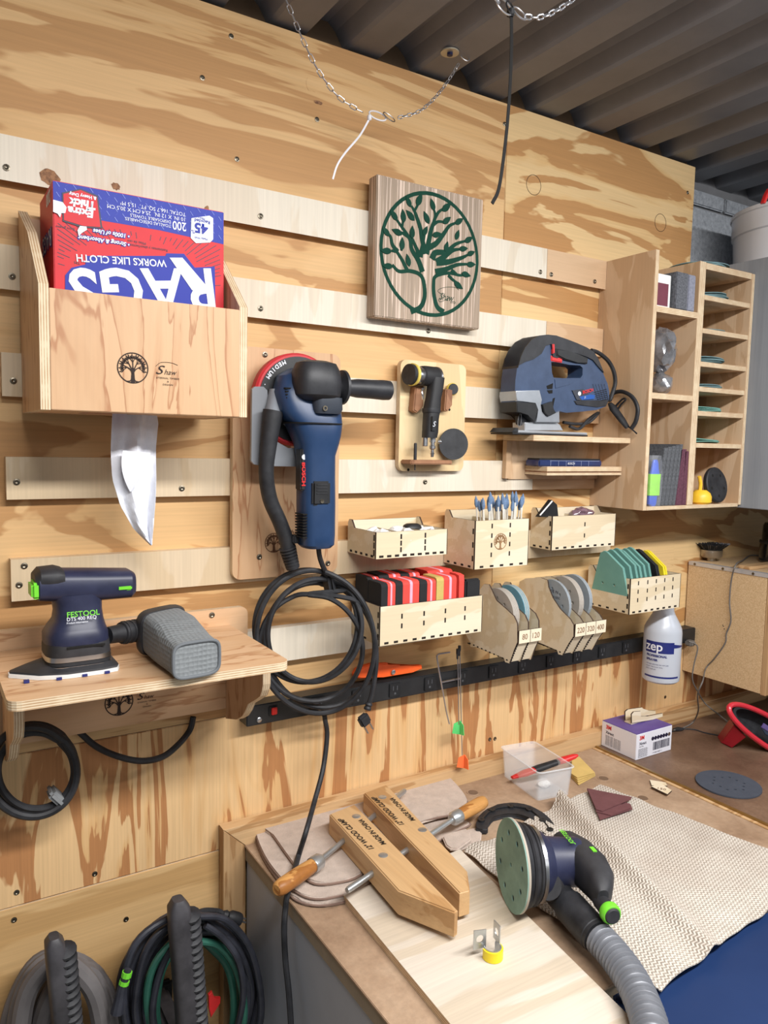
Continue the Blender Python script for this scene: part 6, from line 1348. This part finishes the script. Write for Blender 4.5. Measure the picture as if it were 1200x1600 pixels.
# round black crescent guard
g = thing('crescent_guard', 'black plastic crescent shaped guard between clamp handle and cloth', 'guard', H(805, 1290, BZ))
z_ = BZ+.0105
P = smoothpath([H(*zz(700, 1220, 2.4, [p])[0], z_) for p in [(103, 172), (118, 130), (165, 95), (235, 80), (310, 92), (370, 130), (402, 170), (408, 196), (385, 206), (352, 196), (348, 175), (318, 142), (262, 122), (205, 122), (160, 140), (150, 165), (148, 182), (120, 178)]], 3, True)
MB().prism(P, (0, 0, -.009), bev=.0016).build('body', M['rubber'], g)
ring_c = [H(*zz(700, 1220, 2.4, [p])[0], z_+.0005) for p in [(125, 150), (165, 112), (235, 98), (305, 110), (355, 150), (382, 186)]]
for i, p in enumerate(ring_c):
    q = MB(); q.lathe([(.006, 0), (.006, .003), (.003, .0032), (0, .002)], p, (0, 0, 1), 12); q.build('lug', M['black'], g)
pr_ = smoothpath(ring_c, 4); MB().tube([p+V((0, 0, .001)) for p in pr_], .0016, 6).build('rib', M['black'], g)
# clear container with scraper
g = thing('clear_tub', 'clear plastic tub on the bench against the upstand, holding a scraper', 'tub', (1.01, -.09, BZ))
m_, nt_, bs_ = newmat('clear_plastic'); bs_.inputs['Base Color'].default_value = (.90, .93, .96, 1); bs_.inputs['Roughness'].default_value = .12; bs_.inputs['Alpha'].default_value = .26; bs_.inputs['IOR'].default_value = 1.35; M['clear'] = m_
fb, rb_, lb = H(840, 1252, BZ), H(890, 1242, BZ), H(786, 1212, BZ); bb = rb_+lb-fb
base = [fb, rb_, bb, lb]; cen = (fb+bb)/2; hh = .058
top = [cen+(p-cen)*1.10+V((0, 0, hh)) for p in base]
def rc(P, r, n=4):
    out = []
    for i in range(4):
        p, a, b = P[i], P[i-1], P[(i+1) % 4]; d1, d2 = (a-p).normalized()*r, (b-p).normalized()*r
        for k in range(n+1): t = k/n; out.append((p+d1)*(1-t)**2+p*2*t*(1-t)+(p+d2)*t*t)
    return out
def lerpP(A, B, t): return [a.lerp(b, t) for a, b in zip(A, B)]
o_ = [rc([p+V((0, 0, .0006)) for p in base], .007), rc(lerpP(base, top, .08), .008), rc(top, .010), rc([cen+(p-cen)*1.04+V((0, 0, hh*0)) for p in top] if False else [p+(p-(cen+V((0, 0, hh)))).normalized()*.003 for p in top], .011)]
sc2 = lambda R, s, dz=0: [cen+V((0, 0, 0))+(V((p.x, p.y, 0))-V((cen.x, cen.y, 0)))*s+V((0, 0, p.z-cen.z+dz)) for p in R]
inn = [sc2(o_[2], .975), sc2(o_[1], .97), sc2(o_[0], .96, .0015)]
MB().rings(o_+inn).build('tub', M['clear'], g)
q = MB(); q.tube(sc2(o_[3], 1.0), .0012, 6, closed=True); q.build('rim', M['clear'], g)
g = thing('scraper', 'red and black handled tool sticking up out of the clear tub', 'tool', H(855, 1190, BZ+.04))
a, b = H(800, 1215, BZ+.018), H(902, 1180, BZ+.058)
MB().loft([(a.lerp(b, t), V((0, w, 0)), V((0, 0, w*.6))) for t, w in ((0, .004), (.2, .009), (.33, .008))], 14).build('red_head', M['tool_red'], g)
MB().loft([(a.lerp(b, t), V((0, w, 0)), V((0, 0, w*.7))) for t, w in ((.33, .008), (.4, .0085), (.6, .0075), (.7, .007))], 14).build('black_grip', M['rubber'], g)
MB().loft([(a.lerp(b, t), V((0, w, 0)), V((0, 0, w*.7))) for t, w in ((.7, .0075), (.8, .008), (.95, .006), (1, .003))], 14).build('red_end', M['tool_red'], g)
o = wad(H(850, 1225, BZ+.006), .010, (1.3, 1, .6), 4, M['wad'], 'small_part', 2, .3); tag(o, 'small whitish part lying inside the clear tub', 'part')
# yellow papers
M['ylp'] = plain('yellow_sandpaper', (206, 176, 106), .85, var=.08)
for k in range(4):
    pts = [(398+k*1.0, 352-k*6), (430, 345-k*8), (497-k, 398-k*4), (428-k*2, 436-k*10), (398, 405-k*5)]
    P = [H(*zz(740, 1060, 2.609, [p])[0], BZ+.001+k*.003) for p in pts]; q = MB(); q.prism(P, (0, 0, .0016)); tag(q.build('sandpaper_sheet', M['ylp'], None), ['bottom', 'second lowest', 'second highest', 'top'][k]+' sheet of the yellow sandpaper pile beside the clear tub', 'sandpaper', 'yellow sandpaper pile')
# wooden tags
for k, (pts, lab) in enumerate((([(718, 413), (783, 424), (790, 437), (726, 436)], 'rear little burnt wooden tag beside the brass seam'), ([(724, 440), (764, 428), (808, 456), (790, 472), (755, 455)], 'front little burnt wooden tag reading 150'))):
    P = [H(*zz(740, 1060, 2.609, [p])[0], BZ+.0032+k*.003) for p in pts]; q = MB(); q.prism(P, (0, 0, -.0028), em=1); o = q.build('number_tag', [M['laser'], LE], None, smooth=False); tag(o, lab, 'tag')
    if k: text('150', .012, H(*zz(740, 1060, 2.609, [(745, 450)])[0], BZ+.0064), (P[2]-P[0]), V((.6, .8, 0)), bpy.data.materials['light_burn'], o)
# purple and white carton
g = thing('carton', 'white carton with purple top on the bench, wooden stand on it', 'box', (1.35, -.063, BZ+.0022)); bx0, bx1, by0, by1 = 1.291, 1.408, -.122, -.0265
zt_ = XP(993, 1149, 1.291).z; zt_ = W(993, 1149, .122).z; z0 = BZ+.0024
MB().box(bx0, bx1, by0, by1, z0, zt_, .0008).build('carton_body', plain('white_card', (222, 222, 230), .45, var=.02), g)
MB().box(bx0+.0003, bx1-.0003, by0+.0003, by1-.0003, zt_, zt_+.0012, .0004).build('purple_top', plain('purple_card', (92, 72, 142), .5), g)
hb = zt_-z0; fx = lambda u: bx0+(bx1-bx0)*u; ink = M['dk_ink']
text('3M', .012, (fx(.08), by0, z0+hb*.76), RX, UZ, M['tool_red'], g, bold=.0005); text('Xtract', .0085, (fx(.08), by0, z0+hb*.56), RX, UZ, ink, g, bold=.0002); text('Net Disc', .004, (fx(.08), by0, z0+hb*.47), RX, UZ, ink, g)
for k in range(9): text('abrasive disc disque abrasif' if k % 2 else 'schleifscheibe disco abras', .0028, (fx(.06), by0, z0+hb*(.38-.04*k)), RX, UZ, ink, g)
for k in range(7): MB().lathe([(.0044, 0), (.0044, .0004), (0, .0004)], (fx(.45+.078*k), by0-.0001, z0+hb*.68), (0, -1, 0), 14).build('icon', ink if k < 6 else M['steel'], g)
q = MB(); x = fx(.47); rd = random.Random(2)
while x < fx(.94): w_ = rd.choice((.0005, .0008, .0014)); q.box(x, x+w_, by0-.0003, by0, z0+hb*.20, z0+hb*.52); x += w_+rd.choice((.0007, .0012))
q.build('barcode', ink, g, smooth=False)['kind'] = 'stuff'
text('3 M 88532 88571 2', .004, (fx(.46), by0, z0+hb*.08), RX, UZ, ink, g)
LV = V((0, -1, 0)); text('3M', .012, (bx0, by1-.012, z0+hb*.76), LV, UZ, M['tool_red'], g, bold=.0005); text('Xtract', .0085, (bx0, by1-.012, z0+hb*.57), LV, UZ, ink, g, bold=.0002)
for k in range(9): text('Net Disc 310W  abrasive sheets', .0032, (bx0, by1-.012, z0+hb*(.47-.045*k)), LV, UZ, ink, g)
# wooden comb stand on the carton
g = thing('laser_cut_stand', 'small stepped laser cut plywood stand on the purple carton', 'stand', (1.36, -.08, zt_+.0015)); zq = zt_+.0015
def cst(pts, dy, t, nm):
    y_ = -H(1000, 1130, zq).y+dy; q = MB(); P = [W(*zz(960, 1040, 5, [p])[0], y_) for p in pts]; mz = min(p.z for p in P); q.prism([p+V((0, 0, zq+.0002-mz)) for p in P], (0, t, 0), em=1); return q.build(nm, [M['laser'], LE], g, smooth=False)
yq = 0
cst([(135, 492), (133, 425), (150, 405), (205, 400), (205, 440), (255, 440), (375, 415), (375, 440), (300, 465)], 0.0, .003, 'front_plate'); cst([(85, 465), (84, 400), (105, 382), (215, 366), (220, 375), (265, 390), (320, 392), (320, 415), (200, 440)], -.022, .003, 'rear_plate')
P0 = W(*zz(960, 1040, 5, [(140, 480)])[0], -H(1000, 1130, zq).y)
q = MB(); q.box(P0.x, P0.x+.045, P0.y+.0032, P0.y+.0218, zq+.0003, zq+.003); q.build('floor_plate', [M['laser'], LE], g, smooth=False)
# black disc
c = V((1.36, -.293, BZ+.0026)); r = .061
g = thing('sanding_disc', 'dark blue grey round interface pad with small holes on the dark bench', 'sanding pad', c)
hs = []
for k in range(12):
    a = 2*pi*k/12; rr = r*(.52 if k % 2 else .44); hs.append([(c.x+cos(a)*rr+cos(t)*.0028, c.y+sin(a)*rr+sin(t)*.0028, c.z+.003) for t in [2*pi*i/8 for i in range(8)]])
MB().prism([(c.x+cos(2*pi*k/56)*r, c.y+sin(2*pi*k/56)*r, c.z+.003) for k in range(56)], (0, 0, -.0028), holes=hs).build('pad', plain('slate_pad', (62, 68, 80), .8, bmp=.3), g)
# red rimmed dish
g = thing('red_rimmed_dish', 'red rimmed oval black dish tilted on a red foot at the right edge', 'lamp', (1.62, -.2, BZ))
t_ = (H(1150, 1165, BZ+.02)-CAM).length/ray(1150, 1165).length
def RT(px, py, dt=0): return CAM+ray(px, py)*(t_+dt)
cR = RT(1212, 1150, .03); mj = RT(1140, 1104, .0)-cR; mn_ = (RT(1223, 1132, .05)-cR)
n_ = mj.cross(mn_).normalized()
if n_.dot(CAM-cR) < 0: n_ = -n_
rim = [cR+mj*cos(a)+mn_*sin(a) for a in [2*pi*k/48 for k in range(48)]]
MB().tube(rim, .006, 10, closed=True).build('red_rim', plain('red_gloss', (196, 40, 54), .3, coat=.3), g)
MB().rings([[cR+(p-cR)*s-n_*d for p in rim] for s, d in ((.97, .002), (.93, .002), (.90, .012), (.6, .03), (.02, .032))], cap=False).build('black_bowl', M['rubber'], g)
MB().rings([[cR+(p-cR)*s+n_*.001 for p in rim] for s in (.92, .86)], cap=False).build('inner_ring', M['black'], g)
q = MB(); a_, b_ = mj.normalized(), mn_.normalized(); q.prism([cR+a_*.048+b_*.010+n_*.002, cR-a_*.05+b_*.010+n_*.002, cR-a_*.05-b_*.003+n_*.002, cR+a_*.048-b_*.004+n_*.002], n_*.003, bev=.0008); q.build('lens', plain('violet_lens', (86, 70, 120), .12, coat=.6), g)
q = MB(); q.prism([cR+a_*.044-b_*.006+n_*.002, cR-a_*.05-b_*.005+n_*.002, cR-a_*.05-b_*.016+n_*.002, cR+a_*.03-b_*.014+n_*.002], n_*.003, bev=.0008); q.build('lens', plain('dark_lens', (40, 48, 66), .12, coat=.6), g)
f0 = H(1128, 1160, BZ+.003); f1 = H(1142, 1169, BZ+.003); f2 = H(1160, 1163, BZ+.003)
q = MB(); q.prism([H(1127, 1161, BZ+.003), H(1143, 1169, BZ+.003), RT(1166, 1152, .005), RT(1147, 1133, .005)], V((.03, .03, 0)), bev=.002); q.build('foot', plain('red_plastic', (170, 30, 44), .35), g)
# ================================================================ round sander with hose
A_ = V((.93, -.35, -.04)).normalized(); Cd = CAM+ray(806, 1353)*1.0; 
bot = H(793, 1417, BT+.001)
up_ = V((0, 0, 1)); up_ = (up_-A_*up_.dot(A_)).normalized(); Rd = .0625
Cd = bot+up_*Rd
rs = thing('orbital_sander', 'round orbital sander lying on its side, green pad facing left, on the cloth', 'power tool', Cd)
T = frame(Cd, A_.cross(up_), z=A_)  # local z along the axis into the body, local y?
S_ = A_.cross(up_).normalized()
def ring(r, h, n=48): return [Cd+A_*h+(up_*cos(2*pi*k/n)+S_*sin(2*pi*k/n))*r for k in range(n)]
hs = [[Cd+(up_*cos(b)+S_*sin(b))*Rd*.68+(up_*cos(t)+S_*sin(t))*.0042 for t in [2*pi*i/10 for i in range(10)]] for b in [2*pi*j/8+.39 for j in range(8)]]+[[Cd+(up_*cos(t)+S_*sin(t))*.003 for t in [2*pi*i/10 for i in range(10)]]]
MB().prism(ring(Rd, 0), A_*.0016, holes=hs).build('sanding_disc', plain('green_worn_abrasive', (132, 166, 154), .85, var=.2, vs=26), rs)
MB().rings([ring(Rd, .0018), ring(Rd*1.0, .005), ring(Rd*.97, .006)]).build('hook_pad', plain('beige_hook_pad', (176, 166, 152), .8), rs)
for b in [2*pi*j/8+.39 for j in range(8)]: MB().lathe([(.0038, 0), (0, .0001)], Cd+A_*.0014+(up_*cos(b)+S_*sin(b))*Rd*.68, -A_, 10).build('dust_hole', M['dark'], rs)
MB().rings([ring(Rd*.97, .0062), ring(Rd*.93, .012), ring(Rd*.84, .015)]).build('backing_pad', M['rubber'], rs)
MB().rings([ring(Rd*.86, .0152), ring(Rd*.90, .018), ring(Rd*.84, .024), ring(Rd*.88, .0255), ring(Rd*.80, .031)]).build('skirt', M['fdark'], rs)
MB().rings([ring(Rd*.83, .031), ring(Rd*.83, .036)]).build('clamp_band', M['steel'], rs)
MB().rings([ring(Rd*.76, .036), ring(Rd*.70, .046), ring(Rd*.58, .054), ring(Rd*.53, .085), ring(Rd*.54, .10), ring(Rd*.46, .112), ring(Rd*.3, .118)]).build('motor_body', M['fnavy'], rs)
Hd = V((-.22, -.97, 0)); Hd = (Hd-A_*Hd.dot(A_)).normalized(); Ud = A_.cross(Hd); Ud = Ud if Ud.z > 0 else -Ud
hp0 = Cd+A_*.098-Hd*.035+Ud*.004
MB().loft([(hp0+Hd*h+A_*ofs, A_*ra, Ud*rb2) for h, ra, rb2, ofs in ((-.012, .010, .012, 0), (-.004, .020, .022, 0), (.03, .025, .028, .004), (.07, .024, .028, .008), (.10, .020, .024, .006), (.122, .014, .017, -.002), (.130, .008, .010, -.006))], 24, 2.8).build('palm_grip', M['fdark'], rs)
c = hp0+Hd*.062+A_*.012+Ud*.026; MB(frame(c, Hd, z=Ud)).box(-.008, .008, -.005, .005, -.003, .003, .002).build('green_switch', M['fgreen'], rs)
c = hp0+Hd*.126+A_*-.006-Ud*.008; MB().lathe([(.009, -.01), (.0105, .0), (.0105, .018), (.009, .02)], c, Hd, 20).build('cord_socket', M['fdark'], rs); MB().lathe([(.0118, .018), (.0135, .021), (.0135, .028), (.0118, .031)], c, Hd, 24).build('green_collar', M['fgreen'], rs); MB().lathe([(.0105, .0312), (.009, .034), (0, .0345)], c, Hd, 24).build('socket_end', M['fdark'], rs)
text('FESTOOL', .010, Cd+A_*.088+Ud*.037-Hd*.024, Hd, A_*-1, M['fgreen'], rs, bold=.0002, lift=.001)
hp = [Cd+A_*.042+Hd*.035-Ud*.012, H(868, 1390, .972), H(893, 1418, .972)]
MB().tube([hp[0], hp[1], hp[1].lerp(hp[2], .12)], [.019, .0185, .0185], 20).build('dust_spigot', M['fdark'], rs)
hpath = smoothpath([H(868, 1392, .972), H(893, 1420, .972), H(922, 1452, .970), H(955, 1487, .968), H(983, 1525, .966), H(1004, 1568, .965), H(1018, 1615, .966), H(1026, 1680, .965)], 40)
i0, i1 = 0, 96; cf = hpath[i0:i1]
rad = [.0195 if k < 34 else (.0225 if k < 90 else .0215) for k in range(len(cf))]
MB().tube(cf, rad, 22).build('hose_cuff', M['rubber'], rs)
sg = hpath[i1-4:]; 
# resample evenly
seg = []; acc = 0; step = .0011; seg.append(sg[0])
for p in sg[1:]:
    while (p-seg[-1]).length > step: seg.append(seg[-1]+(p-seg[-1]).normalized()*step)
pitch = .0072
MB().tube(seg, [.0188+.0024*cos(2*pi*k*step/pitch) for k in range(len(seg))], 20).build('corrugated_hose', plain('silver_grey_hose', (118, 120, 126), .38, .2, var=.05), rs)
q = MB(); c = H(925, 1335, BZ+.014); q.tube([c+V((cos(t)*.011, sin(t)*.010, .002*sin(t))) for t in [2*pi*k/20 for k in range(20)]], .0012, 6, closed=True); q.tube(smoothpath([c+V((-.011, 0, 0)), H(893, 1330, BZ+.016), H(870, 1325, BZ+.018)], 4), .0012, 6)
tag(q.build('wire_hook', M['steel'], None), 'steel wire loop lying on the cloth behind the orbital sander', 'hook')
# ================================================================ chains, ring plates and zip ties
yp = .077
def chain(nm, lab, pts, pitch, wr, par=None):
    P = smoothpath(pts, 12); g = thing(nm, lab, 'chain', P[0]); acc = 0; L = []; cur = P[0]; i = 1; L.append(cur)
    while i < len(P):
        d = (P[i]-L[-1]).length
        if d >= pitch: L.append(L[-1]+(P[i]-L[-1]).normalized()*pitch)
        else: i += 1
    base = {}
    for k in range(len(L)-1):
        a, b = L[k], L[k+1]; d = (b-a).normalized(); c = (a+b)/2; s = V((0, -1, 0)) if k % 2 else d.cross(V((0, -1, 0))).normalized()
        s = (s-d*s.dot(d)).normalized(); n2 = d.cross(s); s = (s+n2*.5).normalized()
        hl, hw_ = pitch*.52, pitch*.24
        pts_ = [c+d*(hl*.6+hw_*sin(t))*1.0+s*hw_*cos(t) for t in [pi*j/6 for j in range(7)]]+[c-d*(hl*.6+hw_*sin(t))-s*hw_*cos(t) for t in [pi*j/6 for j in range(7)]]
        MB().tube(pts_, wr, 6, closed=True).build('link', M['chain'], g)
    return g
M['chain'] = plain('zinc_chain', (196, 196, 200), .3, .85)
cP = H(703, 82, 2.2545)
chain('chain', 'fine steel chain hanging from the upper edge down to the white zip tie', [W(a, b, yp) for a, b in ((428, -45), (452, 12), (473, 62), (497, 110), (527, 150), (553, 168), (575, 180))], .0115, .0008)
chain('chain', 'fine steel chain from the oval ring up to the ceiling washer', [W(a, b, yp) for a, b in ((622, 184), (655, 174), (682, 150), (703, 122), (718, 97))], .0095, .0008)
g = thing('ceiling_washer', 'round steel washer bolted to the corrugated ceiling holding a ring', 'washer', cP)
MB().lathe([(.004, -.001), (.0155, -.001), (.0155, .0008), (.004, .0008)], cP, (0, 0, 1), 28).build('washer', plain('brass_washer', (190, 184, 166), .35, .5), g)
MB().lathe([(.0052, 0), (.0052, .004), (0, .0045)], cP-V((0, 0, .001)), (0, 0, -1), 6).build('bolt_head', plain('blue_bolt', (36, 38, 74), .4, .5), g)
c = W(726, 88, yp); rg_ = lambda c, rx, ry, tilt, n=24: [c+V((cos(t)*rx*cos(tilt)-sin(t)*ry*sin(tilt), .004*sin(t), cos(t)*rx*sin(tilt)+sin(t)*ry*cos(tilt))) for t in [2*pi*k/n for k in range(n)]]
MB().tube(rg_(c, .0095, .0085, 0), .0009, 6, closed=True).build('ring', M['chain'], g)
o = MB().tube(rg_(W(608, 183, yp), .0115, .006, -.3), .0009, 6, closed=True).build('oval_ring', M['steel'], None); tag(o, 'oval steel ring joining the chain and the white zip tie loop', 'ring')
m_ = plain('white_nylon', (226, 224, 228), .4); g = thing('zip_tie', 'white nylon zip tie looped through the chain, tail hanging down', 'zip tie', W(578, 184, yp))
MB().tube(rg_(W(590, 181, yp), .0155, .0078, 0), .0013, 6, closed=True).build('loop', m_, g)
c = W(577, 184, yp); MB().box(c.x-.003, c.x+.003, c.y-.003, c.y+.003, c.z-.004, c.z+.004, .001).build('tie_head', m_, g)
MB().tube(smoothpath([W(a, b, yp) for a, b in ((577, 186), (562, 212), (540, 238), (527, 258), (520, 280))], 5), .0017, 6, flat=.35, up=(0, -1, 0)).build('tail', m_, g)
dz_ = .42
g = thing('zip_tie', 'long black zip tie hanging from the upper chain rings', 'zip tie', W(797, 20, dz_))
MB().tube(smoothpath([W(a, b, dz_) for a, b in ((799, 20), (799, 80), (796, 150), (790, 220), (780, 292), (769, 318))], 6), .0026, 6, flat=.3, up=(0, -1, 0)).build('tail', M['dark'], g)
c = W(798, 20, dz_); MB().box(c.x-.0035, c.x+.0035, c.y-.004, c.y+.004, c.z-.0045, c.z+.0045, .001).build('tie_head', M['black'], g)
MB().tube(rg_(W(797, 12, dz_), .005, .009, 0, 16), .001, 6, closed=True).build('loop', M['black'], g)
for (a, b, rx, ry, lab) in ((788, 10, .0125, .010, 'left of two steel rings held by the black zip tie'), (812, 21, .0105, .0075, 'right of two steel rings held by the black zip tie')):
    o = MB().tube(rg_(W(a, b, dz_), rx, ry, -.2), .0011, 6, closed=True).build('steel_ring', M['chain'], None); tag(o, lab, 'ring', 'rings on the black zip tie')
chain('chain', 'bright steel chain running from the rings to the top right', [W(a, b, dz_) for a, b in ((820, 26), (845, 27), (868, 17), (890, 3), (925, -25))], .0105, .0011)
chain('chain', 'short steel chain running up from the left ring out of view', [W(a, b, dz_) for a, b in ((780, 4), (765, -12), (745, -35))], .0105, .0011)
